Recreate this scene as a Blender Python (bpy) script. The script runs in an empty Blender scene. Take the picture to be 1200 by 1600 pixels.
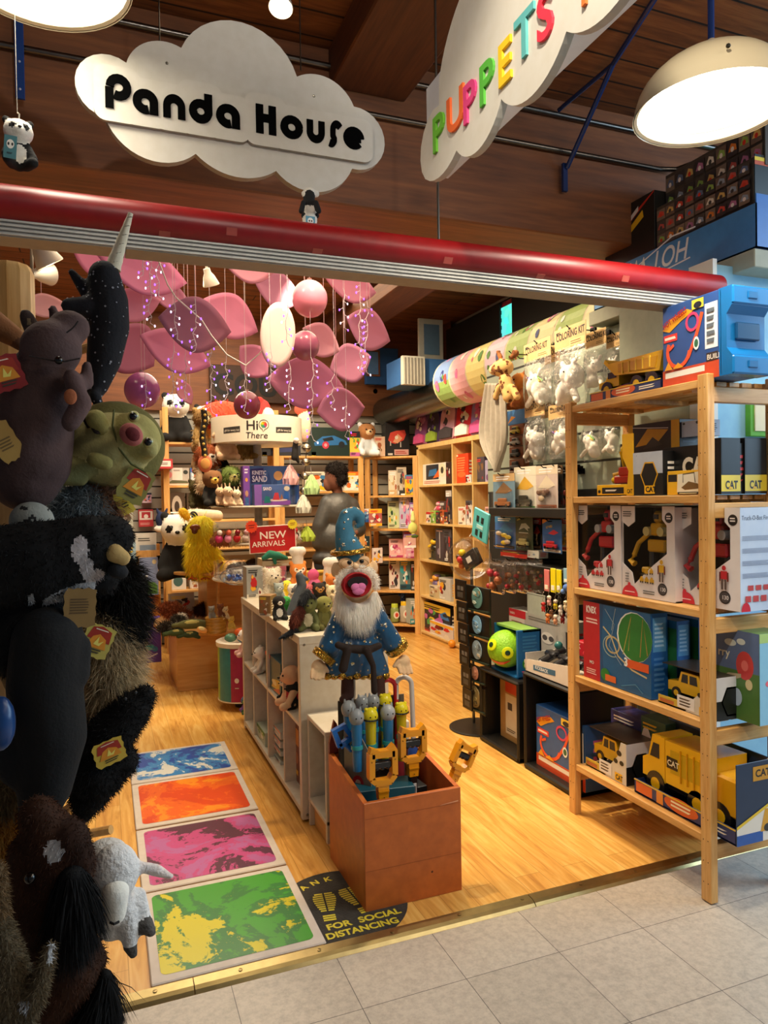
import bpy, bmesh, math, random
import numpy as np
from mathutils import Matrix, Vector, Euler
SC = bpy.context.scene
COL = SC.collection
PI = math.pi
# ---------------------------------------------------------------- camera
FPX, YAW, PITCH, ROLL, CAMH = 1124.35, 0.37108, -0.018794, -0.016057, 1.33115
_fw = Vector((math.sin(YAW)*math.cos(PITCH), math.cos(YAW)*math.cos(PITCH), math.sin(PITCH)))
_rt = Vector((math.cos(YAW), -math.sin(YAW), 0))
_up = _rt.cross(_fw)
RT = _rt*math.cos(ROLL) + _up*math.sin(ROLL)
UP = -_rt*math.sin(ROLL) + _up*math.cos(ROLL)
cd = bpy.data.cameras.new('camera'); cam = bpy.data.objects.new('camera', cd); COL.objects.link(cam)
m = Matrix((RT, UP, -_fw)).transposed().to_4x4(); m.translation = (0, 0, CAMH)
cam.matrix_world = m
cd.sensor_fit = 'VERTICAL'; cd.sensor_height = 36.0; cd.lens = FPX/1600*36; cd.clip_start = 0.05; cd.clip_end = 100
SC.camera = cam
def at(x, y, X=None, Y=None, Z=None):
 d = _fw + RT*((x-600)/FPX) - UP*((y-800)/FPX)
 t = X/d.x if X is not None else (Y/d.y if Y is not None else (Z-CAMH)/d.z)
 return Vector((0, 0, CAMH)) + d*t
# ---------------------------------------------------------------- world, lights, exposure
vs = SC.view_settings; vs.view_transform = 'Standard'; vs.look = 'None'; vs.gamma = 1; vs.exposure = 0.0; vs.use_curve_mapping = False
W = bpy.data.worlds.new('world'); SC.world = W; W.use_nodes = True
bg = W.node_tree.nodes['Background']; bg.inputs[0].default_value = (0.78, 0.88, 1.0, 1); bg.inputs[1].default_value = 0.13
def area(name, loc, tgt, sx, sy, power, col):
 l = bpy.data.lights.new(name, 'AREA'); l.shape = 'RECTANGLE'; l.size = sx; l.size_y = sy; l.energy = power; l.color = col
 o = bpy.data.objects.new(name, l); COL.objects.link(o); o.location = loc
 o.rotation_euler = (Vector(tgt)-Vector(loc)).to_track_quat('-Z', 'Y').to_euler(); return o
def spot(name, loc, tgt, power, col=(1, .78, .5), ang=75, blend=.6, size=.04):
 l = bpy.data.lights.new(name, 'SPOT'); l.energy = power; l.color = col; l.spot_size = math.radians(ang); l.spot_blend = blend; l.shadow_soft_size = size
 o = bpy.data.objects.new(name, l); COL.objects.link(o); o.location = loc
 o.rotation_euler = (Vector(tgt)-Vector(loc)).to_track_quat('-Z', 'Y').to_euler(); return o
WARM = (1, .8, .54)
area('shop_ceiling_light', (1.3, 4.3, 2.98), (1.3, 4.3, 0), 2.4, 3.0, 100, WARM)
area('shop_back_light', (0.6, 6.0, 2.98), (0.6, 6.3, 0), 1.8, 0.8, 42, (1, .86, .66))
area('mall_fill_light', (2.3, -0.3, 3.0), (1.7, 1.9, 0.6), 1.6, 0.8, 38, (1, .88, .72))  # added area lamp, lights the signs, tiles and shelf fronts
spot('sign_fill_spot', (.5, -.5, 3.0), (.42, 2.12, 2.5), 62, (1, .93, .82), 42, .5, .05)  # added spot without a fixture, lifts the cloud sign
spot('mall_fill_spot', (.3, .5, 3.0), (1.95, 2.1, 1.2), 115, (1, .9, .75), 52, .6, .05)  # added spot from the left, brightens the goods on the pine shelving
spot('mall_fill_spot', (1.1, .5, 3.0), (.88, 2.4, .75), 70, (1, .88, .7), 36, .6, .05)  # added spot, brightens the wizard and the front of the bin
spot('sign_fill_spot', (-.3, 1.0, 3.0), (.9, 1.5, 2.4), 22, (1, .93, .82), 60, .6, .05)  # added spot without a fixture, brightens the puppets sign
area('mall_daylight', (4.6, 0.6, 2.2), (2.1, 1.6, 0.2), 1.6, 2.2, 95, (.55, .78, 1.0))
for a, b, p in (((.9, 3.1, 2.75), (.35, 3.0, 0), 60), ((1.3, 3.1, 2.75), (1.3, 2.4, .2), 75), ((1.5, 3.4, 2.7), (2.3, 3.2, 1.5), 80),
    ((1.3, 3.1, 2.75), (1.9, 2.1, 1.2), 110), ((1.7, 5.0, 2.75), (2.9, 5.8, 1.3), 100), ((1.2, 4.2, 2.75), (1.1, 5.2, 1.2), 110), ((1.9, 4.6, 2.75), (1.8, 6.0, 1.2), 90),
    ((.55, 4.6, 2.75), (.5, 5.6, .6), 70), ((1.0, 3.1, 2.75), (.9, 3.6, .8), 45), ((.4, 3.15, 2.85), (.9, 3.9, 2.2), 25), ((1.6, 3.9, 2.75), (1.5, 4.1, .0), 60)):
 spot('track_spot_light', a, b, p)
# ---------------------------------------------------------------- materials
def lin(c):
 if isinstance(c, str): c = tuple(int(c[i:i+2], 16)/255 for i in (0, 2, 4))
 return tuple((v/12.92 if v <= .04045 else ((v+.055)/1.055)**2.4) for v in c)
_lc = {}
def L(c):
 if c not in _lc: _lc[c] = lin(c)
 return _lc[c]
class NT:
 def __init__(s, name):
  s.m = bpy.data.materials.new(name); s.m.use_nodes = True; s.t = s.m.node_tree; s.b = s.t.nodes['Principled BSDF']; s.out = s.t.nodes['Material Output']
 def n(s, typ, ins=None, **kw):
  x = s.t.nodes.new(typ)
  for k, v in kw.items(): setattr(x, k, v)
  for k, v in (ins or {}).items():
   if isinstance(v, bpy.types.NodeSocket): s.t.links.new(v, x.inputs[k])
   else: x.inputs[k].default_value = v
  return x
 def set(s, **kw):
  for k, v in kw.items():
   k = k.replace('_', ' ')
   if isinstance(v, bpy.types.NodeSocket): s.t.links.new(v, s.b.inputs[k])
   else: s.b.inputs[k].default_value = v
 def ramp(s, f, stops):
  r = s.n('ShaderNodeValToRGB', {0: f}); e = r.color_ramp.elements
  while len(e) < len(stops): e.new(.5)
  for q, (p, c) in zip(e, stops): q.position = p; q.color = (*L(c), 1)
  return r.outputs[0]
 def mix(s, f, a, b, mode='MIX'):
  x = s.n('ShaderNodeMix', data_type='RGBA', blend_type=mode)
  for i, v in ((0, f), (6, a), (7, b)):
   if isinstance(v, bpy.types.NodeSocket): s.t.links.new(v, x.inputs[i])
   else: x.inputs[i].default_value = (*L(v), 1) if isinstance(v, str) else v
  return x.outputs[2]
 def coord(s, kind='Object', scale=(1, 1, 1), rot=(0, 0, 0)):
  c = s.n('ShaderNodeTexCoord').outputs[kind]
  return s.n('ShaderNodeMapping', {0: c, 2: rot, 3: scale}).outputs[0]
 def noise(s, v, sc, det=3, rough=.5, dist=0):
  return s.n('ShaderNodeTexNoise', {'Vector': v, 'Scale': sc, 'Detail': det, 'Roughness': rough, 'Distortion': dist}).outputs[0]
 def bump(s, h, st=.2, d=.01):
  s.set(Normal=s.n('ShaderNodeBump', {'Height': h, 'Strength': st, 'Distance': d}).outputs[0])
def paint(name, rough=.5, metal=0, bump=None, var=.06, trans=0, sheen=0, emit=0, alpha=1):
 t = NT(name); a = t.n('ShaderNodeAttribute', attribute_name='Col').outputs[0]
 c = a
 if var:
  nz = t.noise(t.coord(), 30, 3)
  c = t.mix(var, a, t.ramp(nz, [(.3, '303030'), (.7, 'ffffff')]), 'OVERLAY')
 t.set(Base_Color=c, Roughness=rough, Metallic=metal)
 if sheen: t.set(Sheen_Weight=sheen, Sheen_Roughness=.4)
 if bump: t.bump(t.noise(t.coord(), bump[0], 2), bump[1], bump[2])
 if trans: t.set(Transmission_Weight=trans)
 if emit: t.set(Emission_Color=a, Emission_Strength=emit)
 if alpha < 1: t.set(Alpha=alpha)
 return t.m
CARD = paint('printed_card', .38)
MATTE = paint('matte_paint', .7)
PLASTIC = paint('glossy_plastic', .22, var=0)
PLUSH = paint('plush_cloth', .95, bump=(180, .35, .003), var=.12)
FUR = paint('fur', .85, var=.2)
_t = FUR.node_tree; _tl = _t.nodes.new('ShaderNodeBsdfTranslucent'); _mx = _t.nodes.new('ShaderNodeMixShader'); _mx.inputs[0].default_value = .4; _pb = _t.nodes['Principled BSDF']
_t.links.new(_pb.inputs['Base Color'].links[0].from_socket, _tl.inputs[0]); _t.links.new(_pb.outputs[0], _mx.inputs[1]); _t.links.new(_tl.outputs[0], _mx.inputs[2]); _t.links.new(_mx.outputs[0], _t.nodes['Material Output'].inputs[0])
CLOTH = paint('woven_cloth', .85, bump=(300, .4, .002), var=.1)
SATIN = paint('satin_cloth', .3, bump=(14, .5, .02), var=.1, sheen=.3)
METAL = paint('bare_metal', .3, 1, var=.1)
ALU = paint('brushed_aluminium', .5, .35, var=.06)
INK = paint('flat_black_paint', .9, var=0); INK.node_tree.nodes['Principled BSDF'].inputs['Specular IOR Level'].default_value = .05
FOIL = paint('crinkled_foil', .25, .9, bump=(60, 1, .02), var=.2)
WOODPAINT = paint('lacquered_wood', .35, bump=(20, .05, .002), var=.1)
LAMP = paint('glowing_lamp', .5, var=0, emit=9)
LED = paint('purple_led', .5, var=0, emit=3)
RUBBER = paint('black_rubber', .45, var=.1)
def wood(name, c1, c2, c3, axis='z', scale=1, rough=.45, coat=0):
 t = NT(name); st = {'x': (1.2, 14, 14), 'y': (14, 1.2, 14), 'z': (14, 14, 1.2)}[axis]
 v = t.coord(scale=tuple(q*scale for q in st))
 n1 = t.noise(v, 1.6, 5, .6, 1.2); n2 = t.noise(v, 9, 3)
 c = t.ramp(n1, [(.25, c1), (.5, c2), (.75, c3)])
 c = t.mix(.25, c, t.ramp(n2, [(.35, c1), (.65, c3)]))
 k = t.n('ShaderNodeTexVoronoi', {'Vector': t.coord(scale=tuple({'x': (1, 5, 5), 'y': (5, 1, 5), 'z': (5, 5, 1.3)}[axis])), 'Scale': 1.5}).outputs[0]
 c = t.mix(t.ramp(k, [(.03, 'ffffff'), (.07, '000000')]), c, c1)
 t.set(Base_Color=c, Roughness=rough); t.bump(n2, .15, .002); return t.m
PINE = wood('pine_wood', 'b5782f', 'd9a45c', 'e8bd7c', 'z')
PINEX = wood('pine_wood_along_x', 'b5782f', 'd9a45c', 'e8bd7c', 'x')
PINEY = wood('pine_wood_along_y', 'b5782f', 'd9a45c', 'e8bd7c', 'y')
BIRCH = wood('birch_veneer', 'cba45a', 'dfbd7c', 'e8ca90', 'z', .6)
BEECH = wood('beech_board', 'bb8343', 'cf9a58', 'dcae70', 'x', .6, .35)
BEAM = wood('beam_timber', '542f16', '77431f', '8f562a', 'x', .55, .6)
def planks(name, cols, sx, sy, gapc, rough, along, gloss=0, mort=.004, bw=1.0, rh=.09):
 t = NT(name)
 v = t.coord(rot=(0, 0, PI/2) if along == 'y' else (0, 0, 0))
 br = t.n('ShaderNodeTexBrick', {'Vector': v, 'Color1': (0, 0, 0, 1), 'Color2': (1, 1, 1, 1), 'Mortar': (.5, .5, .5, 1), 'Scale': 1.0, 'Mortar Size': mort, 'Mortar Smooth': .1, 'Brick Width': bw, 'Row Height': rh})
 sc = (14, 1.3, 1) if along == 'y' else (1.3, 14, 1)
 n1 = t.noise(t.coord(scale=sc), 2.2, 5, .6, 1.0)
 c = t.ramp(n1, [(.3, cols[0]), (.5, cols[1]), (.72, cols[2])])
 c = t.mix(.22, c, br.outputs[0], 'SOFT_LIGHT')
 c = t.mix(br.outputs[1], c, gapc)
 t.set(Base_Color=c, Roughness=rough); t.bump(n1, .06, .002); return t.m
FLOORWOOD = planks('laminate_floor', ('c08840', 'dba552', 'eabd6e'), 1, 1, 'a87838', .27, 'y', mort=.0009, bw=1.2, rh=.098)
CEILWOOD = planks('ceiling_planks', ('5a3115', '7c4820', '925a2c'), 1, 1, '1c0e05', .65, 'x', mort=.005, bw=3.5, rh=.14)
t = NT('vinyl_tile')
v = t.n('ShaderNodeMapping', {0: t.n('ShaderNodeTexCoord').outputs['Object'], 1: (-0.2675, -(1.9857-.2722), 0)}).outputs[0]
br = t.n('ShaderNodeTexBrick', {'Vector': v, 'Color1': (.47, .42, .36, 1), 'Color2': (.52, .465, .40, 1), 'Mortar': (.12, .11, .1, 1), 'Scale': 1.0, 'Mortar Size': .0012, 'Mortar Smooth': .2, 'Brick Width': .3048, 'Row Height': .3048}, offset=0, offset_frequency=1)
nz = t.noise(t.coord(scale=(1, 1, 1)), 55, 6, .7)
c = t.mix(.35, br.outputs[0], t.ramp(nz, [(.35, '8f877c'), (.6, 'd8d2c8')]), 'OVERLAY')
v3 = t.n('ShaderNodeTexVoronoi', {'Vector': t.coord(scale=(1, 3, 1)), 'Scale': 40}).outputs[0]
c = t.mix(t.ramp(v3, [(.03, '606060'), (.09, '000000')]), c, '6b6258')
t.set(Base_Color=c, Roughness=.32); t.bump(nz, .05, .002); VINYL = t.m
t = NT('slatwall')
z = t.n('ShaderNodeSeparateXYZ', {0: t.n('ShaderNodeTexCoord').outputs['Object']}).outputs[2]
fr = t.n('ShaderNodeMath', {0: t.n('ShaderNodeMath', {0: z, 1: 1/.105}, operation='MULTIPLY').outputs[0]}, operation='FRACT').outputs[0]
g = t.ramp(fr, [(0, '000000'), (.10, '000000'), (.13, 'ffffff')])
t.set(Base_Color=t.mix(g, '15130f', 'a9a598'), Roughness=.5); t.bump(g, .8, .01); SLAT = t.m
def glass(name, rough=.03, tint=(1, 1, 1), bump=None, alpha=.25):
 t = NT(name); tr = t.n('ShaderNodeBsdfTransparent', {0: (*tint, 1)}); gl = t.n('ShaderNodeBsdfGlossy', {0: (1, 1, 1, 1), 1: rough})
 fac = t.n('ShaderNodeLayerWeight', {0: .12}).outputs[0]
 if bump:
  b = t.n('ShaderNodeBump', {'Height': t.noise(t.coord(), bump, 3), 'Strength': 1., 'Distance': .02}).outputs[0]
  t.t.links.new(b, gl.inputs['Normal'])
  ns = t.noise(t.coord(), bump*1.5, 4); fac = t.n('ShaderNodeMath', {0: fac, 1: t.n('ShaderNodeMath', {0: ns, 1: alpha}, operation='MULTIPLY').outputs[0]}, operation='ADD').outputs[0]
 else:
  fac = t.n('ShaderNodeMath', {0: t.n('ShaderNodeMath', {0: fac, 1: .45}, operation='MULTIPLY').outputs[0], 1: alpha*.15}, operation='ADD').outputs[0]
 mx = t.n('ShaderNodeMixShader', {0: fac, 1: tr.outputs[0], 2: gl.outputs[0]})
 t.t.links.new(mx.outputs[0], t.out.inputs[0]); return t.m
CLEAR = glass('clear_plastic')
BAG = glass('clear_bag_film', .12, bump=35, alpha=.2)
# ---------------------------------------------------------------- mesh building (vertices are world positions; build() moves them to the object's origin)
def rz(a): return Matrix.Rotation(a, 4, 'Z')
def T(*p): return Matrix.Translation(Vector(p if len(p) > 1 else p[0]))
def RX(a): return Matrix.Rotation(math.radians(a), 4, 'X')
def RY(a): return Matrix.Rotation(math.radians(a), 4, 'Y')
def RZ(a): return Matrix.Rotation(math.radians(a), 4, 'Z')
def SCL(x, y, z): return Matrix.Diagonal((x, y, z, 1))
WL = {}
_tc = {}
class MB:
 def __init__(s, M=None): s.v = []; s.f = []; s.c = []; s.M = M or Matrix()
 def add(s, vs, fs, col):
  n = len(s.v); M = s.M; s.v += [tuple(M @ Vector(p)) for p in vs]
  s.f += [tuple(i+n for i in f) for f in fs]
  if isinstance(col, list): s.c += col
  else: s.c += [L(col)]*len(fs)
  return s
 def box(s, x0, y0, z0, x1, y1, z1, col, ch=0.0):
  if x0 > x1: x0, x1 = x1, x0
  if y0 > y1: y0, y1 = y1, y0
  if z0 > z1: z0, z1 = z1, z0
  if ch <= 0:
   P = [(x, y, z) for z in (z0, z1) for y in (y0, y1) for x in (x0, x1)]
   return s.add(P, [(0, 2, 3, 1), (4, 5, 7, 6), (0, 1, 5, 4), (2, 6, 7, 3), (0, 4, 6, 2), (1, 3, 7, 5)], col)
  ch = min(ch, (x1-x0)*.45, (y1-y0)*.45, (z1-z0)*.45)
  lo = (x0, y0, z0); hi = (x1, y1, z1); vs = []; ix = {}
  for c in range(8):
   b = [(c >> k) & 1 for k in range(3)]
   for a in range(3):
    p = [(hi[k] if b[k] else lo[k]) if k == a else ((hi[k]-ch) if b[k] else (lo[k]+ch)) for k in range(3)]
    ix[c, a] = len(vs); vs.append(tuple(p))
  fs = []
  for a in range(3):
   u, v = [k for k in range(3) if k != a]
   for sd in (0, 1):
    q = []
    for bu, bv in ((0, 0), (1, 0), (1, 1), (0, 1)):
     q.append(ix[(sd << a) | (bu << u) | (bv << v), a])
    fs.append(tuple(q))
  for a in range(3):
   u, v = [k for k in range(3) if k != a]
   for bu in (0, 1):
    for bv in (0, 1):
     c0 = (bu << u) | (bv << v); c1 = c0 | (1 << a)
     fs.append((ix[c0, u], ix[c1, u], ix[c1, v], ix[c0, v]))
  for c in range(8): fs.append((ix[c, 0], ix[c, 1], ix[c, 2]))
  return s.add(vs, fs, col)
 def lathe(s, prof, n, col, M=None, cap=True):
  vs = []; fs = []
  for r, z in prof: vs += [(r*math.cos(2*PI*k/n), r*math.sin(2*PI*k/n), z) for k in range(n)]
  for j in range(len(prof)-1):
   for k in range(n): a = j*n+k; b = j*n+(k+1) % n; fs.append((a, b, b+n, a+n))
  if cap: fs += [tuple(range(n))[::-1], tuple(range((len(prof)-1)*n, len(prof)*n))]
  if isinstance(col, (list, tuple)) and isinstance(col[0], str):
   cc = [L(col[min(j, len(col)-1)]) for j in range(len(prof)-1) for k in range(n)]+([L(col[0]), L(col[-1])] if cap else []); col = cc
  if M: vs = [tuple(M @ Vector(p)) for p in vs]
  return s.add(vs, fs, col)
 def cyl(s, p0, p1, r0, r1=None, n=16, col='888888'):
  p0 = Vector(p0); p1 = Vector(p1); d = p1-p0; r1 = r0 if r1 is None else r1
  M = Matrix.Translation(p0) @ d.to_track_quat('Z', 'Y').to_matrix().to_4x4()
  return s.lathe([(r0, 0), (r1, d.length)], n, col, M)
 def sph(s, c, r, col, nu=16, nv=10, M=None):
  r = (r, r, r) if not hasattr(r, '__len__') else r
  MM = T(*c) @ (M or Matrix()) @ SCL(*r)
  return s.lathe([(max(1e-4, math.sin(PI*j/nv)), -math.cos(PI*j/nv)) for j in range(nv+1)], nu, col, MM, cap=False)
 def tube(s, pts, r, n=8, col='888888', closed=False):
  pts = [Vector(p) for p in pts]; vs = []; fs = []; m = len(pts); up = Vector((.13, .07, 1)).normalized(); R = r if hasattr(r, '__len__') else [r]*m
  for i, p in enumerate(pts):
   a = pts[max(0, i-1)]; b = pts[min(m-1, i+1)]
   if closed: a = pts[i-1]; b = pts[(i+1) % m]
   d = (b-a).normalized(); x = d.cross(up)
   if x.length < .05: x = d.cross(Vector((1, 0, 0)))
   x.normalize(); y = d.cross(x)
   vs += [tuple(p+(x*math.cos(2*PI*k/n)+y*math.sin(2*PI*k/n))*R[i]) for k in range(n)]
  for i in range(m if closed else m-1):
   j = (i+1) % m
   for k in range(n): k2 = (k+1) % n; fs.append((i*n+k, i*n+k2, j*n+k2, j*n+k))
  if not closed: fs += [tuple(range(n))[::-1], tuple(range((m-1)*n, m*n))]
  return s.add(vs, fs, col)
 def prism(s, poly, y0, y1, col, side=None):
  n = len(poly); vs = [(x, y0, z) for x, z in poly]+[(x, y1, z) for x, z in poly]
  fs = [tuple(range(n)), tuple(range(n, 2*n))[::-1]]+[(i, (i+1) % n, n+(i+1) % n, n+i) for i in range(n)]
  cl = [L(col)]*2+[L(side or col)]*n
  return s.add(vs, fs, cl)
 def quad(s, a, b, c, d, col): return s.add([a, b, c, d], [(0, 1, 2, 3)], col)
 def text(s, txt, h, col, M, depth=0, off=0, align='LEFT', sx=1, space=1, shear=0):
  key = (txt, depth, off, align, space, shear)
  if key not in _tc:
   cu = bpy.data.curves.new('t', 'FONT'); cu.body = txt; cu.size = 1; cu.extrude = depth; cu.offset = off; cu.align_x = align; cu.resolution_u = 4; cu.space_character = space; cu.shear = shear
   ob = bpy.data.objects.new('t', cu); me = bpy.data.meshes.new_from_object(ob)
   _tc[key] = ([tuple(v.co) for v in me.vertices], [tuple(p.vertices) for p in me.polygons])
   bpy.data.objects.remove(ob); bpy.data.meshes.remove(me); bpy.data.curves.remove(cu)
  V, Fs = _tc[key]; k = h/.72
  o = s.M; s.M = s.M @ M; s.add([(x*k*sx, -z*h, y*k) for x, y, z in V], Fs, col); s.M = o
  return s
 def build(s, name, mat, parent=None, origin=None, smooth=False):
  v = np.array(s.v, dtype=np.float64)
  if parent is not None: o = WL[parent.name]
  elif origin is not None: o = Vector(origin)
  else: o = Vector(((v[:, 0].min()+v[:, 0].max())/2, (v[:, 1].min()+v[:, 1].max())/2, v[:, 2].min()))
  me = bpy.data.meshes.new(name); me.from_pydata((v-np.array(o)).tolist(), [], s.f);
  cnt = np.fromiter((len(f) for f in s.f), int); cc = np.ones((cnt.sum(), 4)); cc[:, :3] = np.repeat(np.array(s.c), cnt, axis=0)
  ca = me.color_attributes.new('Col', 'FLOAT_COLOR', 'CORNER'); ca.data.foreach_set('color', cc.ravel())
  me.materials.append(mat)
  if smooth: me.polygons.foreach_set('use_smooth', [True]*len(s.f)); me.set_sharp_from_angle(angle=smooth if smooth is not True else .9)
  me.update()
  ob = bpy.data.objects.new(name, me); COL.objects.link(ob)
  if parent is not None: ob.parent = parent; WL[ob.name] = o
  else: ob.location = o; WL[ob.name] = Vector(o)
  return ob
def tag(o, label, cat, group=None, kind=None):
 if label: o['label'] = label
 if cat: o['category'] = cat
 if group: o['group'] = group
 if kind: o['kind'] = kind
 return o
def thing(name, loc, label, cat, group=None):
 o = bpy.data.objects.new(name, None); o.empty_display_size = .05; COL.objects.link(o); o.location = loc; WL[o.name] = Vector(loc); return tag(o, label, cat, group)
def struct(mb, name, mat, label=None, smooth=False):
 o = mb.build(name, mat, smooth=smooth); o['kind'] = 'structure'
 o['label'] = label or name.replace('_', ' '); return o
def kids(o): return [c for c in COL.objects if c.parent == o]
def dup(o, loc, ang=0, label=None, group=None, scale=None):
 c = o.copy(); COL.objects.link(c); c.location = loc; c.rotation_euler = (0, 0, o.rotation_euler.z+ang); WL[c.name] = Vector(loc)
 if scale: c.scale = (scale,)*3
 if label: c['label'] = label
 if group: c['group'] = group
 for ch in kids(o):
  d = ch.copy(); COL.objects.link(d); d.parent = c
  for g in kids(ch): e = g.copy(); COL.objects.link(e); e.parent = d
 return c
def FR(p, ang=0):
 return T(p[0], p[1], p[2]) @ RZ(ang)
# soft bodies: ellipsoids and tapered capsules fused into one continuous surface
TS = bpy.data.scenes.new('workbench')
def blob(prims, vox=.006, smooth=5, paints=(), fur=None, noise=0, seed=1):
 mb = MB(); data = []
 for p in prims:
  if p[0] == 'e':
   _, c, r, col = p[:4]; R = Euler([math.radians(a) for a in p[4]]).to_matrix().to_4x4() if len(p) > 4 else Matrix()
   r = (r, r, r) if not hasattr(r, '__len__') else r
   mb.sph(c, r, '808080', 20, 12, R); data.append(('e', np.array(c), np.array(r), np.array(R.to_3x3()), L(col)))
  else:
   _, a, ra, b, rb, col = p; a = Vector(a); b = Vector(b)
   if (b-a).length < 1e-5: b = a+Vector((0, 0, 1e-4))
   mb.cyl(a, b, ra, rb, 14); mb.sph(a, ra, '808080', 14, 8); mb.sph(b, rb, '808080', 14, 8)
   data.append(('c', np.array(a), ra, np.array(b), rb, L(col)))
 me = bpy.data.meshes.new('b'); me.from_pydata(mb.v, [], mb.f); ob = bpy.data.objects.new('b', me); TS.collection.objects.link(ob)
 m = ob.modifiers.new('r', 'REMESH'); m.mode = 'VOXEL'; m.voxel_size = vox
 if smooth: s_ = ob.modifiers.new('s', 'SMOOTH'); s_.iterations = smooth; s_.factor = .5
 TS.view_layers[0].update(); dg = TS.view_layers[0].depsgraph; m2 = bpy.data.meshes.new_from_object(ob.evaluated_get(dg), depsgraph=dg)
 n = len(m2.vertices); V = np.empty(n*3); m2.vertices.foreach_get('co', V); V = V.reshape(-1, 3)
 Fc = [tuple(p.vertices) for p in m2.polygons]
 bpy.data.objects.remove(ob); bpy.data.meshes.remove(me); bpy.data.meshes.remove(m2)
 def dist(d, X):
  if d[0] == 'e': q = (X-d[1]) @ d[3]; return (np.linalg.norm(q/d[2], axis=1)-1)*d[2].min()
  ab = d[3]-d[1]; t = np.clip(((X-d[1]) @ ab)/max(1e-9, ab @ ab), 0, 1); return np.linalg.norm(X-d[1]-t[:, None]*ab, axis=1)-(d[2]+(d[4]-d[2])*t)
 FI = np.array([f if len(f) == 4 else (*f, f[-1]) for f in Fc]); Cn = V[FI].mean(axis=1)
 D = np.stack([dist(d, Cn) for d in data]); cols = np.array([d[-1] for d in data])[D.argmin(axis=0)]
 for p in paints:
  R = Euler([math.radians(a) for a in p[3]]).to_matrix() if len(p) > 3 else Matrix.Identity(3)
  r = p[1] if hasattr(p[1], '__len__') else (p[1],)*3
  cols[dist(('e', np.array(p[0]), np.array(r), np.array(R)), Cn) < 0] = L(p[2])
 out = MB(); out.v = [tuple(v) for v in V]; out.f = Fc; out.c = [tuple(c) for c in cols]
 if fur: add_fur(out, V, FI, cols, seed=seed, **fur)
 return out
def add_fur(out, V, FI, cols, n=3000, ln=.02, w=.0012, comb=(0, 0, -.6), rnd=.35, up=.6, seed=1, only=None, dark=.35):
 rg = np.random.default_rng(seed)
 A, B, Cc = V[FI[:, 0]], V[FI[:, 1]], V[FI[:, 2]]; D = V[FI[:, 3]]
 N = np.cross(Cc-A, D-B); ar = np.linalg.norm(N, axis=1)+1e-12; Nn = N/ar[:, None]
 if only is not None: ar = ar*only((A+Cc)/2)
 i = rg.choice(len(FI), n, p=ar/ar.sum()); a = rg.random((n, 2))
 P = A[i]*(1-a[:, :1])*(1-a[:, 1:])+B[i]*a[:, :1]*(1-a[:, 1:])+Cc[i]*a[:, :1]*a[:, 1:]+D[i]*(1-a[:, :1])*a[:, 1:]
 d = Nn[i]*up+np.array(comb)+rg.normal(0, rnd, (n, 3)); d /= np.linalg.norm(d, axis=1)[:, None]
 l = ln*(.6+.8*rg.random(n))[:, None]; t = np.cross(d, Nn[i]+rg.normal(0, .5, (n, 3))); t /= np.linalg.norm(t, axis=1)[:, None]+1e-9
 g = np.array((0, 0, -1.))*l*.18
 mid = P+d*l*.55; tip = P+d*l+g; b0 = len(out.v)
 Q = np.stack([P-t*w, P+t*w, mid+t*w*.8, mid-t*w*.8, tip], axis=1).reshape(-1, 3)
 out.v += [tuple(q) for q in Q]
 k = (1-dark+2*dark*rg.random((n, 1))); cc = np.clip(cols[i]*k, 0, 1)
 for j in range(n):
  o = b0+5*j; out.f.append((o, o+1, o+2, o+3)); out.f.append((o+3, o+2, o+4)); c = tuple(cc[j]); out.c.append(c); out.c.append(c)
# ================================================================ THE SETTING
struct(MB().box(-2.2, 2.02, -.05, 3.45, 7.1, 0, 'cccccc'), 'floor', FLOORWOOD, 'honey coloured laminate floor inside the shop')
struct(MB().box(-3.5, -2.5, -.05, 6, 1.985, -.004, 'cccccc'), 'floor', VINYL, 'speckled beige vinyl tile floor of the mall walkway')
th = MB(); pf = [(0, -.004), (.008, .004), (.02, .009), (.05, .012), (.056, .002), (.056, -.004)]
for x0, x1 in ((-2.2, .2), (.203, 1.28), (1.283, 3.2)):
 th.M = T(0, 1.986, 0) @ RZ(90); th.prism(pf, -x1, -x0, 'a39468')
th.M = Matrix()
for k in range(-4, 14): th.lathe([(.006, .0), (.006, .0015), (.001, .002)], 8, '9c8b62', T(.1+.23*k, 2.02, .0105))
struct(th, 'trim_1', METAL, 'worn brass coloured metal threshold strip')
struct(MB().box(-3.5, -1.8, 3.08, 6, 7.1, 3.13, '7a4820'), 'ceiling', CEILWOOD, 'dark stained wooden plank ceiling')
struct(MB().box(-3.5, 2.7, 2.485, 6, 3.0, 3.08, '7a4820', .006), 'trim_2', BEAM, 'heavy brown timber beam under the ceiling')
JO = wood('joist_timber', '40200e', '5c3116', '74431f', 'y', .55, .6)
struct(MB().box(.85, -1.8, 2.93, 1.17, 2.7, 3.08, '5a3115', .006), 'trim_3', JO, 'brown timber joist above the cloud sign')
struct(MB().box(2.0, 3.0, 2.85, 2.3, 7, 3.08, '5a3115', .006), 'trim_4', JO, 'timber joist inside the shop')
struct(MB().box(-2.2, 7.0, 0, 3.45, 7.1, 3.1, 'ffffff'), 'wall_back', SLAT, 'slatted display wall at the back of the shop')
struct(MB().box(3.32, 2.2, 0, 3.45, 7.0, 3.1, '6a6456'), 'wall_right', SLAT, 'right wall of the shop')
struct(MB().box(-2.2, 2.02, 0, -2.1, 7.0, 3.1, '8a8070'), 'wall_left', MATTE, 'left wall of the shop')
struct(MB().box(-2.2, 6.95, 2.18, 3.3, 6.998, 3.08, '3a2415', .0), 'trim_5', BEAM, 'dark wooden fascia above the back slat wall')
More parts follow.
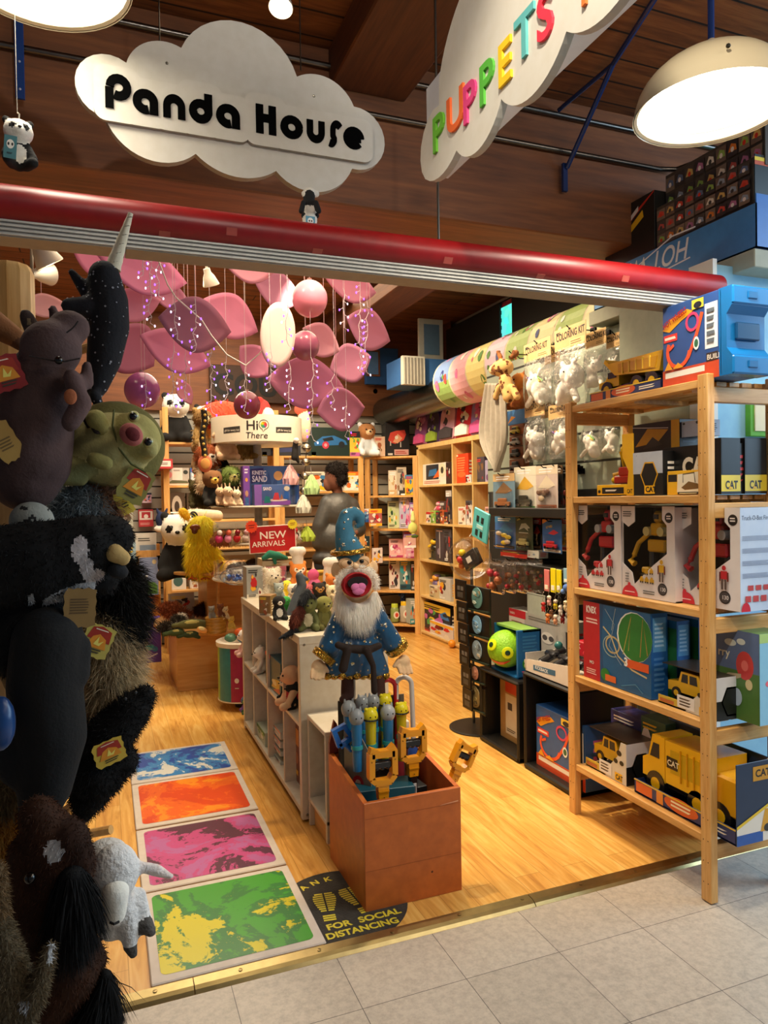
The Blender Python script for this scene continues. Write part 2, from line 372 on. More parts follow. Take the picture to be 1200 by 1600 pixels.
struct(MB().box(-.6, 6.9, 0, .47, 6.96, .95, 'e0a050', .004), 'trim_6', wood('orange_pine', 'b06a22', 'd08a35', 'dd9d4b', 'z', .7), 'orange pine panel at the foot of the back wall')
# blue wall to the right of the opening
w = MB(); w.box(2.17, 2.10, 0, 6, 2.2, 2.2, '8ec4e2'); w.box(2.155, 2.085, 0, 2.175, 2.205, 2.215, 'e8eeec')
struct(w, 'wall_front', MATTE, 'pale blue partition wall beside the shop opening')
struct(MB().box(2.16, 2.2, 0, 2.2, 2.62, 2.2, 'a8b4a2'), 'wall_side', MATTE, 'grey green return wall behind the pine shelving')
wd = MB()
for k in range(4):
 y = 2.5+k*.85; wd.box(3.205, y, 2.3, 3.235, y+.84, 2.98, 'a02830')
struct(wd, 'window_1', MATTE, 'red framed high window in the right wall')
t = NT('bright_window_glass'); vv = t.n('ShaderNodeTexVoronoi', {'Vector': t.coord(), 'Scale': 14}).outputs[1]
t.set(Base_Color=(0, 0, 0, 1), Emission_Color=t.mix(.5, '58e0d0', vv, 'SOFT_LIGHT'), Emission_Strength=1.3)
wp = MB()
for k in range(4):
 y = 2.5+k*.85
 for a in (0, 1):
  for b in (0, 1): wp.box(3.2, y+.05+a*.38, 2.34+b*.32, 3.204, y+.39+a*.38, 2.62+b*.32, 'ffffff')
struct(wp, 'window_1_pane', t.m, 'bright turquoise glass of the high window')
# dark ribbed hangings in front of the high window
def ribbed(y0, y1, z0, z1, label, x=3.18):
 n = 26; mb = MB()
 for k in range(n): z = z0+(z1-z0)*k/n; mb.box(x, y1, z, x+.03 if k % 2 else x+.015, y0, z+(z1-z0)/n, '17140f')
 return tag(mb.build('ribbed_hanging', MATTE), label, 'hanging', 'dark ribbed hangings')
ya = [at(x, 520, X=3.18).y for x in (697, 781, 800, 905)]
ribbed(ya[0], ya[1], 2.15, 2.98, 'black ribbed hanging left of the turquoise window gap')
ribbed(ya[2], ya[3], 2.10, 2.98, 'wide black ribbed hanging right of the turquoise window gap, behind the printed duct')
b = MB(); b.box(3.24, ya[0]+.02, 2.28, 3.26, 6.9, 3.08, '3a2112'); b.box(3.24, 2.3, 1.9, 3.26, ya[0]+1.2, 2.28, '4a2c18')
struct(b, 'trim_7', JO, 'dark boarding on the upper right wall')
# dark letter board on the fascia
fb = MB(); fb.box(.95, 6.9, 2.27, 1.75, 6.945, 2.62, '3a2213', .006); fb.text('COUGH', .2, '0c0a08', T(.98, 6.898, 2.34), .004, .03)
tag(fb.build('letter_board', MATTE), 'dark brown board with black capital letters above the back wall', 'sign')
# ================================================================ STOREFRONT
rt = MB(); rt.tube([(-2.2, 1.975, 2.063), (.6, 1.975, 2.063), (2.06, 1.975, 2.063)], .0455, 24, '85090e')
REDP = paint('scuffed_red_paint', .38, bump=(9, .1, .01), var=.1)
for x in (.16, .33, .57, .97, 1.3, 1.62):
 rt.M = T(x, 1.975, 2.063) @ RX(random.Random(int(x*99)).uniform(20, 60)); rt.box(-.012, -.0459, -.010, .016, -.045, .010, 'a84a40');
rt.M = Matrix()
tag(rt.build('red_pipe', REDP, smooth=.8), 'long glossy red pipe with tape scraps across the shop opening', 'pipe')
rl = MB()
for x0, x1 in ((-2.2, .065), (.067, 2.10)):
 rl.box(x0, 1.962, 1.980, x1, 2.04, 2.034, '8d8a84', .001)
 for k in range(5): rl.box(x0, 1.957, 1.983+k*.0105, x1, 1.963, 1.989+k*.0105, 'b9b6ae', .0012)
tag(rl.build('shutter_rail', ALU), 'ribbed aluminium rail running under the red pipe', 'rail')
def arc3(a, b, c, n=14):
 ax, ay = a; bx, by = b; cx, cy = c
 d = 2*(ax*(by-cy)+bx*(cy-ay)+cx*(ay-by)); ux = ((ax*ax+ay*ay)*(by-cy)+(bx*bx+by*by)*(cy-ay)+(cx*cx+cy*cy)*(ay-by))/d; uy = ((ax*ax+ay*ay)*(cx-bx)+(bx*bx+by*by)*(ax-cx)+(cx*cx+cy*cy)*(bx-ax))/d
 r = math.hypot(ax-ux, ay-uy); t0 = math.atan2(ay-uy, ax-ux); t1 = math.atan2(by-uy, bx-ux); t2 = math.atan2(cy-uy, cx-ux)
 def norm(t, s): return (t-s) % (2*PI)
 if norm(t1, t0) < norm(t2, t0): sp = norm(t2, t0)
 else: sp = -((2*PI)-norm(t2, t0))
 return [(ux+r*math.cos(t0+sp*k/n), uy+r*math.sin(t0+sp*k/n)) for k in range(n)]
def xz(p, Y, s=.51667, o=(0, 0)):
 q = at(o[0]+p[0]*s, o[1]+p[1]*s, Y=Y); return (q.x, q.z)
cusps = [(382, 190), (548, 145), (898, 232), (1070, 322), (1065, 510), (835, 517), (592, 465), (318, 355)]
mids = [(455, 125), (740, 70), (1005, 243), (1163, 425), (978, 580), (725, 537), (432, 476), (226, 235)]
out = []
for k in range(8): out += arc3(xz(cusps[k], 2.12), xz(mids[k], 2.12), xz(cusps[(k+1) % 8], 2.12))
sg = thing('cloud_sign', (.42, 2.12, 2.26), 'white cloud shaped shop sign with fat black letters hung above the red pipe', 'sign')
cl = MB(); cl.prism(out, 2.12, 2.145, 'cfc9bd', '9d978b'); cl.build('cloud_board', MATTE, sg)
for (x, y) in ((505, 190), (950, 290)):
 b_ = MB(); q = xz((x, y), 2.118); b_.sph((q[0], 2.119, q[1]), (.004, .002, .004), '8a8578', 8, 6); b_.build('screw', METAL, sg)
# raised bubble plate behind the letters
gl = [('P', 320, 393), ('a', 403, 478), ('n', 495, 560), ('d', 573, 642), ('a', 655, 725), ('H', 773, 837), ('o', 850, 915), ('u', 928, 982), ('s', 990, 1035), ('e', 1040, 1100)]
zb = at(165, 167, Y=2.1).z; zb2 = at(568, 232, Y=2.1).z
zb = (zb+zb2)/2; XH = (at(230, 143, Y=2.1).z-at(230, 180, Y=2.1).z)
pl = MB()
def rrect(x0, z0, x1, z1, r, n=6):
 o = []
 for cx, cz, a in ((x1-r, z0+r, -90), (x1-r, z1-r, 0), (x0+r, z1-r, 90), (x0+r, z0+r, 180)):
  o += [(cx+r*math.cos(math.radians(a+90*k/n)), cz+r*math.sin(math.radians(a+90*k/n))) for k in range(n+1)]
 return o
for i, (g, a, b) in enumerate(gl):
 xa = xz((a, 330), 2.1)[0]; xb = xz((b, 330), 2.1)[0]; top = XH*(1.3 if g in 'PdH' else 1.0)
 pl.prism(rrect(xa-.03, zb-.035, xb+.03, zb+top+.032, .03), 2.108-.0001*i, 2.12, 'd3cdc1', 'a39d90')
pl.build('letter_plate', MATTE, sg)
def arc(cx, cz, r, a0, a1, n=14): return [(cx+r*math.cos(math.radians(a0+(a1-a0)*k/n)), cz+r*math.sin(math.radians(a0+(a1-a0)*k/n))) for k in range(n+1)]
GL = {'P': [[(.16, 0), (.16, .85)], arc(.55, .9, .36, 180, -120)], 'a': [arc(.5, .5, .34, 10, 290, 18), [(.84, 0), (.84, .55)], arc(.5, .5, .34, 0, 90)], 'n': [[(.16, 0), (.16, .5)]+arc(.5, .5, .34, 180, 0)+[(.84, 0)]],
      'd': [arc(.5, .5, .34, 0, 360, 20), [(.84, .4), (.84, 1.28)]], 'H': [[(.2, 0), (.2, 1.28)], [(.8, 0), (.8, 1.28)], [(.2, .7), (.8, .7)]], 'o': [arc(.5, .5, .35, 0, 360, 20)],
      'u': [[(.18, 1), (.18, .48)]+arc(.5, .48, .33, 180, 360)+[(.83, 1)]], 's': [arc(.64, .74, .26, 30, 180, 8)+[(.38, .45)]+arc(.25, .3, .22, 0, -120, 8)], 'e': [arc(.5, .5, .35, 0, 320, 18), [(.3, .46), (.85, .5)]]}
def stroke(mb, pts, w, M3, y, th, col):
 n = len(pts); Lp = []; Rp = []
 for i, p in enumerate(pts):
  a = pts[max(0, i-1)]; b = pts[min(n-1, i+1)]; dx, dz = b[0]-a[0], b[1]-a[1]; l = math.hypot(dx, dz) or 1
  Lp.append((p[0]-dz/l*w/2, p[1]+dx/l*w/2)); Rp.append((p[0]+dz/l*w/2, p[1]-dx/l*w/2))
 for i in range(n-1):
  q = [M3(*Lp[i]), M3(*Rp[i]), M3(*Rp[i+1]), M3(*Lp[i+1])]; mb.prism(q, y, y+th, col)
for i, (g, a, b) in enumerate(gl):
 xa = xz((a, 330), 2.1)[0]; xb = xz((b, 330), 2.1)[0]; lt = MB()
 for j, s_ in enumerate(GL[g]): stroke(lt, s_, .35, lambda u, v: (xa+(xb-xa)*u, zb+XH*v), 2.103-j*.0002, .005, '040404')
 lt.build('letter', INK, sg)['label'] = 'black capital letter' if g in 'PH' else 'black letter'
rod = MB();
for x, y in ((250, 90), (470, 110)):
 q = at(x, y, Y=2.15); rod = MB(); rod.cyl((q.x, 2.15, q.z), (q.x, 2.15, 3.08), .002, n=6, col='555048'); rod.build('hanging_wire', METAL, sg)
# ---- PUPPETS sign, seen edge on, running towards the camera
XP = .9
def yz(p, X=XP):
 q = at(580+p[0]*.51667, p[1]*.51667, X=X); return (-q.y, q.z)
cu = [(258, 455), (393, 300), (590, 95), (750, 0)]
md = [(178, 548), (330, 452), (520, 262), (697, 88)]
oc = arc3(yz((205, 318)), yz((150, 450)), yz((178, 548)), 8)+arc3(yz((178, 548)), yz((225, 515)), yz((258, 455)), 6)+arc3(yz((258, 455)), yz((335, 440)), yz((393, 300)))+arc3(yz((393, 300)), yz((440, 318)), yz((590, 95)))
e0 = yz((590, 95)); zl = e0[1]
oc += arc3(e0, (e0[0]+.12, zl-.045), (e0[0]+.26, zl+.02))+arc3((e0[0]+.26, zl+.02), (e0[0]+.42, zl+.0), (e0[0]+.5, zl+.16))+arc3((e0[0]+.5, zl+.16), (e0[0]+.42, zl+.32), (e0[0]+.2, zl+.33))
oc += arc3((e0[0]+.2, zl+.33), (e0[0]-.02, zl+.5), (e0[0]-.2, zl+.36))+arc3((e0[0]-.2, zl+.36), (e0[0]-.42, zl+.38), yz((215, 180)))+[yz((215, 180)), yz((205, 240))]
ps = thing('puppet_sign', (XP+.05, 1.5, 2.2), 'white cloud board sign with colourful letters PUPPETS seen at a steep angle', 'sign')
b_ = MB(T(XP, 0, 0) @ RZ(-90)); b_.prism(oc, 0, .02, 'd9d3c4', 'b8b2a4'); b_.build('cloud_board', MATTE, ps)
b_ = MB(); b_.box(XP+.03, .4, 2.302, XP+.10, 1.985, 2.56, 'd6d8da', .002); b_.box(XP+.0305, .4, 2.295, XP+.034, 1.97, 2.302, '2a2a2c'); b_.build('light_box', MATTE, ps)
lets = [('P', '6fc02f', 190, 473, 225, 350), ('U', 'ef6a2a', 232, 422, 272, 290), ('P', 'e23f7f', 282, 388, 322, 250), ('P', '58b53a', 331, 334, 376, 190), ('E', 'f2c81c', 388, 277, 431, 122), ('T', '5fb3b0', 440, 205, 490, 50), ('S', 'e0344a', 507, 145, 563, 0), ('T', 'ee7a35', 625, 45, 668, -100)]
LM = T(XP, 0, 0) @ RZ(-90)
for c, col, x0, y0_, x1, y1_ in lets:
 ya, za = yz((x0, y0_)); yb, zb_ = yz((x1, y0_-(x1-x0)*1.0));
 b_ = MB(LM); b_.text(c, .098, col, T(ya, -.001, za+.004), .06, .02, sx=max(.6, min(1.3, (yb-ya)/.07)))
 b_.build('letter', MATTE, ps)['label'] = 'painted raised letter ' + c
r_ = MB(); q = at(680, 20, Y=2.05); r_.cyl((q.x, 2.05, 2.13), (q.x, 2.05, 3.08), .004, n=8, col='6a665e'); tag(r_.build('hanging_rod', METAL), 'thin steel rod hanging from the ceiling behind the puppets sign', 'rod')
# ---- conduits and brackets on the beam
def conduit(pts, label, r=.012):
 mb = MB(); mb.tube(pts, r, 10, '6d6964')
 return tag(mb.build('conduit', METAL, smooth=.8), label, 'pipe', 'metal conduits on the beam')
conduit([(-3, 2.685, 3.005), (3.4, 2.685, 3.0)], 'upper grey metal conduit along the timber beam')
conduit([(-3, 2.685, 2.845), (2.45, 2.685, 2.848), (2.53, 2.66, 2.848), (2.56, 2.58, 2.848), (2.56, 1.0, 2.848)], 'lower grey metal conduit with a bend at its right end')
bl = MB(); q = at(32, 155, Y=2.66); bl.box(q.x-.014, 2.655, q.z, q.x+.014, 2.665, 3.05, '20407c', .001)
for z in (.03, .12): bl.sph((q.x, 2.654, q.z+z), (.004, .002, .004), 'a0a8b8', 8, 6)
tag(bl.build('bracket', PLASTIC), 'flat blue strap bracket on the beam at top left', 'bracket')
A = at(882, 300, Y=2.68); B_ = at(886, 262, Y=2.67); Cc = at(958, 100, Y=2.35); D = at(1028, -10, Y=2.0)
bl = MB(); bl.box(A.x-.012, 2.67, A.z, A.x+.012, 2.685, B_.z+.02, '1b3266', .001); bl.tube([B_, Cc, D], .011, 8, '1b3266'); bl.tube([Cc, at(873, 172, Y=2.68)], .009, 8, '1b3266')
tag(bl.build('bracket', PLASTIC), 'dark blue forked tube bracket holding the puppets sign to the beam', 'bracket')
# ---- pendant lamps
def pendant(x, y, zr, label, power=60):
 t_ = thing('pendant_lamp', (x, y, zr), label, 'lamp', 'cream dome pendant lamps')
 R = .205; pr_ = [(R+.004, -.006), (R, 0)]+[(R*math.cos(a), .155*math.sin(a)) for a in [k*PI/20 for k in range(1, 9)]]+[(.03, .158), (.028, .175), (.012, .18), (.011, .19)]
 b = MB(); b.lathe(pr_+[(.01, .19)]+[(R*.96*math.cos(a), .148*math.sin(a)) for a in [k*PI/20 for k in range(8, -1, -1)]]+[(R, -.004)], 40, 'cdbd9b', T(x, y, zr), cap=False)
 b.build('lamp_shade', PLASTIC, t_, smooth=.8)
 b = MB(); b.lathe([(.001, .03), (R*.93, .028), (R*.93, .032), (.001, .034)], 36, 'fff6df', T(x, y, zr), cap=False); b.build('diffuser', LAMP, t_)
 b = MB(); b.cyl((x, y, zr+.185), (x, y, 3.08), .009, n=10, col='1e3870'); b.build('stem', PLASTIC, t_)
 b = MB(); b.sph((x-.12, y-.17, zr+.05), .006, '4a4438', 8, 6); b.build('screw', METAL, t_)
 l = bpy.data.lights.new('lamp_light', 'SPOT'); l.energy = power; l.color = (1, .9, .72); l.spot_size = 2.6; l.spot_blend = .7; l.shadow_soft_size = .12
 o = bpy.data.objects.new('lamp_light', l); COL.objects.link(o); o.location = (x, y, zr-.02)
q = at(1112, 165, Y=1.55); pendant(q.x, q.y, q.z-.01, 'cream dome pendant lamp glowing at top right')
q = at(62, -42, Y=1.9); pendant(q.x, q.y, q.z, 'cream dome pendant lamp cut off at the top left corner', 14)
# ---- spot heads on the ceiling
def spothead(px, py, Y, size, tilt, label, lit=True, kind='cone', col='ddd6c6'):
 p = at(px, py, Y=Y); t_ = thing('track_light', tuple(p), label, 'lamp', 'ceiling spotlights')
 M = T(*p) @ Euler([math.radians(a) for a in tilt]).to_matrix().to_4x4() @ SCL(size, size, size)
 b = MB()
 b.lathe([(.5, -.45), (.52, -.4), (.36, .1), (.22, .35), (.2, .6), (.01, .62)], 24, col, M, cap=False); b.lathe([(.5, -.45), (.34, .1), (.01, .12)], 24, 'e8e0cc', M, cap=False)
 b.build('lamp_head', PLASTIC, t_, smooth=.7)
 b = MB(); b.sph((0, 0, 0), 1, 'fff0d0' if lit else '88857c', 14, 8, M @ T(0, 0, -.3) @ SCL(.4, .4, .16)); b.build('bulb', LAMP if lit else PLASTIC, t_)
 b = MB(); e = M @ Vector((0, 0, .55)); b.tube([e, (e.x, e.y, e.z+.02), (e.x+.01, e.y, 3.08)], .008, 8, 'b8b2a4'); b.build('stem', PLASTIC, t_)
spothead(371, 312, 3.3, .075, (-25, 0, 0), 'small bright ceiling spotlight glaring behind the cloud sign')
spothead(604, 347, 3.6, .085, (10, 0, 0), 'white cone spotlight on the ceiling just right of the cloud sign')
spothead(702, 357, 3.8, .08, (0, 55, 0), 'white cone spotlight tilted sideways beside the hanging rod')
spothead(768, 368, 3.9, .075, (75, -20, 0), 'white ceiling spotlight turned away, rightmost of the row', False)
spothead(516, 334, 3.4, .1, (0, -50, 0), 'polished shade spotlight beside the upside down panda', True, col='b8a888')
spothead(403, 318, 3.5, .07, (70, 0, 0), 'white spotlight turned away beside the bright one', False)
spothead(697, 12, 2.45, .085, (-15, 10, 0), 'glaring round bulb spotlight at the top between the two signs')
spothead(440, 0, 2.4, .08, (-15, 10, 0), 'ceiling spotlight cut off by the top edge')
spothead(68, 395, 3.5, .12, (15, -30, 0), 'white cone track light at left above the wooden post')
spothead(66, 428, 3.6, .1, (40, -110, 0), 'lower white cone track light beside the wooden post')
spothead(186, 425, 4.2, .09, (30, 30, 0), 'track light behind the pink petals at left', False)
spothead(327, 435, 4.6, .1, (20, -20, 0), 'track light between the pink petals')
b = MB(); q = at(158, 292, Y=3.3); b.lathe([(.05, 0), (.055, .012), (.05, .03), (.03, .034), (.025, .06)], 24, 'cfc4ac', T(q.x, q.y, q.z-.02)); b.cyl((q.x, q.y, q.z+.03), (q.x, q.y, 3.08), .01, col='8d8470')
tag(b.build('smoke_detector', MATTE, smooth=.6), 'round cream smoke detector hanging above the red pipe', 'smoke detector')
b = MB(); q = at(120, 280, Y=3.3); b.box(q.x-.04, q.y, q.z-.02, q.x+.08, q.y+.04, q.z+.01, '2a2722', .003); b.tube([(q.x+.08, q.y+.02, q.z), at(180, 283, Y=3.32), at(255, 290, Y=3.32), at(305, 302, Y=3.32), at(325, 292, Y=3.32)], .006, 8, '6b655c')
b.cyl((q.x, q.y+.02, q.z), (q.x, q.y+.02, 3.08), .006, col='6b655c')
tag(b.build('junction_box', METAL), 'black junction box with a bent cable pipe above the red pipe', 'junction box')
b = MB(); q = at(25, 295, Y=3.1); q2 = at(70, 262, Y=3.1); b.tube([q, q2, (q2.x, q2.y, q2.z+.02)], .01, 8, 'bdb5a5'); b.prism([(q.x-.02, q.z-.03), (q.x+.06, q.z-.03), (q2.x+.02, q2.z), (q2.x-.04, q2.z)], 3.1, 3.13, 'bdb5a5'); b.box(q2.x+.01, 3.1, q2.z-.12, q2.x+.035, 3.12, 3.08, 'a9a294', .002)
tag(b.build('ceiling_bracket', METAL), 'pale metal track bracket below the seated panda', 'bracket')
# ================================================================ FURNITURE
# white cube unit with eight compartments
def yX(x, X=.735): return at(x, 1050, X=X).y
XC0, XC1 = .735, 1.125; cy = [2.87, at(440, 1000, X=XC0).y, at(415.6, 1000, X=XC0).y, at(394, 1000, X=XC0).y, 4.2]
cub = thing('cube_shelf', (.93, 3.5, 0), 'white cube shelf unit standing on the floor beside the coloured mats', 'shelf')
CW = 'd2c8b6'
b = MB(); b.box(XC0, 2.87, .01, XC1, 2.905, .768, CW, .002); b.build('end_panel', WOODPAINT, cub)
for z in (.03, .735):
 c_ = MB(); c_.sph((.755, 2.869, z), (.006, .003, .006), '8c877c', 8, 6); c_.build('screw', METAL, cub)
b = MB(); b.box(XC0, 4.17, .01, XC1, 4.205, .768, CW, .002); b.build('end_panel', WOODPAINT, cub)
b = MB(); b.box(XC0-.002, 2.868, .735, XC1, 4.207, .77, 'd6cdbb', .002); b.build('top_board', WOODPAINT, cub)
b = MB(); b.box(XC0, 2.90, .03, XC1, 4.18, .055, CW, .002); b.build('shelf_board', WOODPAINT, cub)
b = MB(); b.box(XC0+.002, 2.905, .385, XC1, 4.17, .402, CW, .002); b.build('shelf_board', WOODPAINT, cub)
for y in cy[1:4]: b = MB(); b.box(XC0+.001, y-.009, .05, XC1, y+.009, .74, 'c8beab', .002); b.build('divider', WOODPAINT, cub)
b = MB(); b.box(XC1-.012, 2.9, .03, XC1-.003, 4.19, .75, 'b8ad99'); b.build('back_board', WOODPAINT, cub)
# low white shelf in front of it
sm = thing('low_shelf', (.93, 2.7, 0), 'low white two level shelf between the cube unit and the orange bin', 'shelf')
b = MB(); b.box(.755, 2.59, .438, 1.1, 2.85, .456, 'd8d0c0', .002); b.build('top_board', WOODPAINT, sm)
b = MB(); b.box(.755, 2.59, .10, 1.1, 2.85, .116, 'cfc6b4', .002); b.build('shelf_board', WOODPAINT, sm)
for y in (2.59, 2.832): b = MB(); b.box(.757, y, .0 if y > 2.7 else .03, 1.1, y+.018, .44, 'cdc4b2', .002); b.build('side_panel', WOODPAINT, sm)
b = MB(); b.box(1.09, 2.6, .03, 1.1, 2.84, .44, 'b8ad99'); b.build('back_board', WOODPAINT, sm)
b = MB(); b.box(.775, 2.58, .0, .79, 2.83, .099, 'd89a4e', .002); b.build('kick_board', PINEY, sm)
# orange bin
BX0, BX1, BY0, BY1 = .756, 1.103, 2.162, 2.55
OR = paint('orange_paint', .42, bump=(25, .12, .003), var=.12)
bn = thing('orange_bin', (.93, 2.35, 0), 'open orange painted wooden bin on the floor holding wands and grabbers', 'bin')
b = MB(); b.box(BX0, BY0, 0, BX1, BY0+.016, .352, 'c0652a', .0015)
for z, s_ in ((.30, 1), (.13, .9)): b.box(BX0+.002, BY0-.0004, z, BX1-.003, BY0, z+.0012, '9a4c1c')
b.quad((BX1-.08, BY0-.0006, .302), (BX1-.01, BY0-.0006, .306), (BX1-.01, BY0-.0006, .309), (BX1-.07, BY0-.0006, .304), 'e8b08a')
b.sph((BX1-.11, BY0, .085), (.004, .001, .004), '5a2c12', 8, 6); b.build('front_panel', OR, bn)
b = MB(); b.M = Matrix(((0, 1, 0, 0), (1, 0, 0, 0), (0, 0, 1, 0), (0, 0, 0, 1))); b.prism([(BY0+.016, 0), (BY1, 0), (BY1, .395), (BY0+.016, .352)], BX0, BX0+.016, 'c86c26'); b.build('side_panel', OR, bn)
b = MB(); b.M = Matrix(((0, 1, 0, 0), (1, 0, 0, 0), (0, 0, 1, 0), (0, 0, 0, 1))); b.prism([(BY0+.016, 0), (BY1, 0), (BY1, .395), (BY0+.016, .352)], BX1-.016, BX1, 'c0632a'); b.build('side_panel', OR, bn)
b = MB(); b.box(BX0+.016, BY1-.016, 0, BX1-.016, BY1, .395, 'b85e26', .001); b.build('back_panel', OR, bn)
b = MB(); b.prism([(BX0, .39), (BX0+.05, .39), (BX0+.045, .44), (BX0+.03, .50), (BX0+.02, .515), (BX0+.012, .48), (BX0, .43)], BY1-.016, BY1+.0, '7c2a18'); b.build('scalloped_corner', OR, bn)
b = MB(); b.box(BX0+.016, BY0+.016, 0.001, BX1-.016, BY1-.016, .012, 'a05020'); b.build('bottom_board', OR, bn)
# pine shelving unit at right
iv = thing('pine_shelving', (1.97, 2.15, 0), 'tall unfinished pine shelving unit full of boxed toy trucks', 'shelf')
PX0, PX1, PY0, PY1 = 1.803, 2.13, 1.77, 2.535
def post(x, y, z1):
 b = MB(); b.box(x, y, 0, x+.03, y+.043, z1, 'd9a45c', .002); p = b.build('post', PINE, iv)
 h = MB()
 for k in range(24):
  for dy in (.012, .031):
   h.box(x-.0006, y+dy-.0015, .06+k*.07, x, y+dy+.0015, .063+k*.07, '3a2812')
 h.build('peg_holes', MATTE, p)['kind'] = 'stuff'
 return p
for x, y in ((PX0, PY0), (PX0, PY1-.045), (PX1-.03, PY0), (PX1-.03, PY1-.045)): post(x, y, 1.715)
SZ = [.213, .585, .95, 1.325, 1.70]
for i, z in enumerate(SZ):
 b = MB()
 for k in range(5): b.box(PX0+.034+k*.056, PY0+.05, z-.016, PX0+.034+k*.056+.045, PY1-.05, z, 'd9a45c', .0015)
 for y in (PY0+.12, PY0+.4, PY1-.12): b.box(PX0+.034, y-.02, z-.032, PX1-.034, y+.02, z-.016, 'c08f4c')
 b.build('slatted_shelf', PINEY, iv)
 b = MB(); b.box(PX0+.004, PY0+.044, z-.026, PX0+.032, PY1-.046, z, 'e0b070', .002); b.build('shelf_edge', PINEY, iv)
 b = MB(); b.box(PX1-.032, PY0+.044, z-.026, PX1-.004, PY1-.046, z, 'e0b070', .002); b.build('shelf_edge', PINEY, iv)
 for y in (PY0+.006, PY1-.04):
  b = MB(); b.box(PX0+.031, y, z-.075, PX1-.031, y+.03, z-.026, 'd9a45c', .002); b.build('cross_rail', PINEX, iv)
# birch cube bookcase on the right
bk = thing('birch_bookcase', (3.05, 5.4, 0), 'tall pale birch cube bookcase against the right wall', 'bookcase')
BZ = [.03, .379, .728, 1.082, 1.443, 1.826]; BYS = [6.42, 5.68, 5.31, 4.94, 4.57]; X0 = 2.856; X1 = 3.24
for y in (6.42, 4.57): b = MB(); b.box(X0, y-.02, 0, X1, y+.02, 1.826, 'd8ae62', .002); b.build('side_panel', BIRCH, bk)
b = MB(); b.box(X0, 4.55, 1.80, X1, 6.44, 1.842, 'd8ae62', .002); b.build('top_board', BIRCH, bk)
for z in BZ[:5]: b = MB(); b.box(X0+.003, 4.59, z-.009, X1, 6.40, z+.009, 'd8ae62', .001); b.build('shelf_board', BIRCH, bk)
for y in BYS[1:4]: b = MB(); b.box(X0+.004, y-.01, .03, X1, y+.01, 1.80, 'd8ae62', .001); b.build('divider', BIRCH, bk)
b = MB(); b.box(X0+.01, 4.57, 0, X0+.03, 6.42, .03, 'c09a50'); b.box(X1-.01, 4.57, 0, X1, 6.42, 1.8, '9a8f7c'); b.build('back_board', MATTE, bk)
# pine shelves along the back
def rack(name, p, ang, w, d, zs, ztop, label, posts=(0, 1), th=.02, pw=.05):
 t_ = thing(name, p, label, 'shelf'); M = FR(p, ang)
 for f in posts:
  for yy in (0, d-.035):
   b = MB(M); b.box(f*w-pw/2, yy, 0, f*w+pw/2, yy+.035, ztop, 'd39a4e', .002); b.build('post', PINE, t_)
 for z in zs:
  b = MB(M); b.box(0, .003, z-th, w, d, z, 'd9a45c', .002); b.build('shelf_board', PINEX if ang == 0 else PINEY, t_)
 return t_
rack('pine_rack', (.515, 6.55, 0), 0, .98, .3, [.16, .55, .915, 1.165, 1.475, 1.855], 2.16, 'pine shelf rack on the back wall behind the panda plushes')
rack('pine_rack', (1.55, 6.6, 0), 0, .80, .33, [.15, .5, .86, 1.10, 1.41, 1.745], 1.745, 'pine shelf rack on the back wall behind the standing person', posts=(.0, .985))
CA = Vector((2.44, 6.72, 0)); CB = Vector((2.83, 6.42, 0)); cang = math.degrees(math.atan2(CB.y-CA.y, CB.x-CA.x))
rack('corner_rack', tuple(CA), cang, (CB-CA).length, .3, [.09, .42, .735, 1.03, 1.36, 1.745], 1.745, 'narrow angled pine corner shelf left of the birch bookcase')
# slatted gondola wall with hooks
gw = MB(); gw.box(2.35, 2.62, 0, 2.45, 4.15, 2.16, 'ffffff')
t = NT('pale_slatwall'); z = t.n('ShaderNodeSeparateXYZ', {0: t.n('ShaderNodeTexCoord').outputs['Object']}).outputs[2]
fr = t.n('ShaderNodeMath', {0: t.n('ShaderNodeMath', {0: z, 1: 1/.15}, operation='MULTIPLY').outputs[0]}, operation='FRACT').outputs[0]
g = t.ramp(fr, [(0, '000000'), (.07, '000000'), (.09, 'ffffff')]); t.set(Base_Color=t.mix(g, '2c2e28', 'a9b5a4'), Roughness=.5); t.bump(g, .7, .01)
tag(gw.build('display_partition', t.m), 'pale green slatted display partition holding the hanging toys', 'display wall')
tag(MB().box(2.336, 2.63, .42, 2.349, 4.12, 1.36, '1b1a17', .002).build('added_dark_backing', MATTE), 'dark backing added on the partition behind the lower hook rows', 'panel')  # sheet added to keep the gaps between the hung packs dark
b = MB(); b.box(2.345, 2.6, 0, 2.455, 2.622, 2.17, 'e6e8dc', .002); tag(b.build('partition_end_cap', MATTE), 'white upright end strip of the slatted partition', 'trim')
# black plastic cubes
def cube(p, w, d, h, label):
 t_ = thing('black_cube', (p[0]+d/2, p[1]-w/2, 0), label, 'display cube', 'black display cubes'); M = FR(p, -90)
 b = MB(M); th = .02
 b.box(0, 0, 0, th, d, h, '14120f', .008); b.box(w-th, 0, 0, w, d, h, '14120f', .008); b.box(0, 0, 0, w, d, .03, '14120f', .008); b.box(0, 0, h-th, w, d, h, '14120f', .008); b.build('shell', RUBBER, t_)
 b = MB(M); b.box(th, d-.02, .02, w-th, d-.005, h-th, '100e0c'); b.build('back_board', RUBBER, t_)
cube((1.892, 3.475, 0), .40, .40, .405, 'black plastic display cube standing farther from the camera, below the green ball toy')
cube((1.892, 3.03, 0), .415, .42, .475, 'black plastic display cube nearest the pine shelving, holding a race track set')
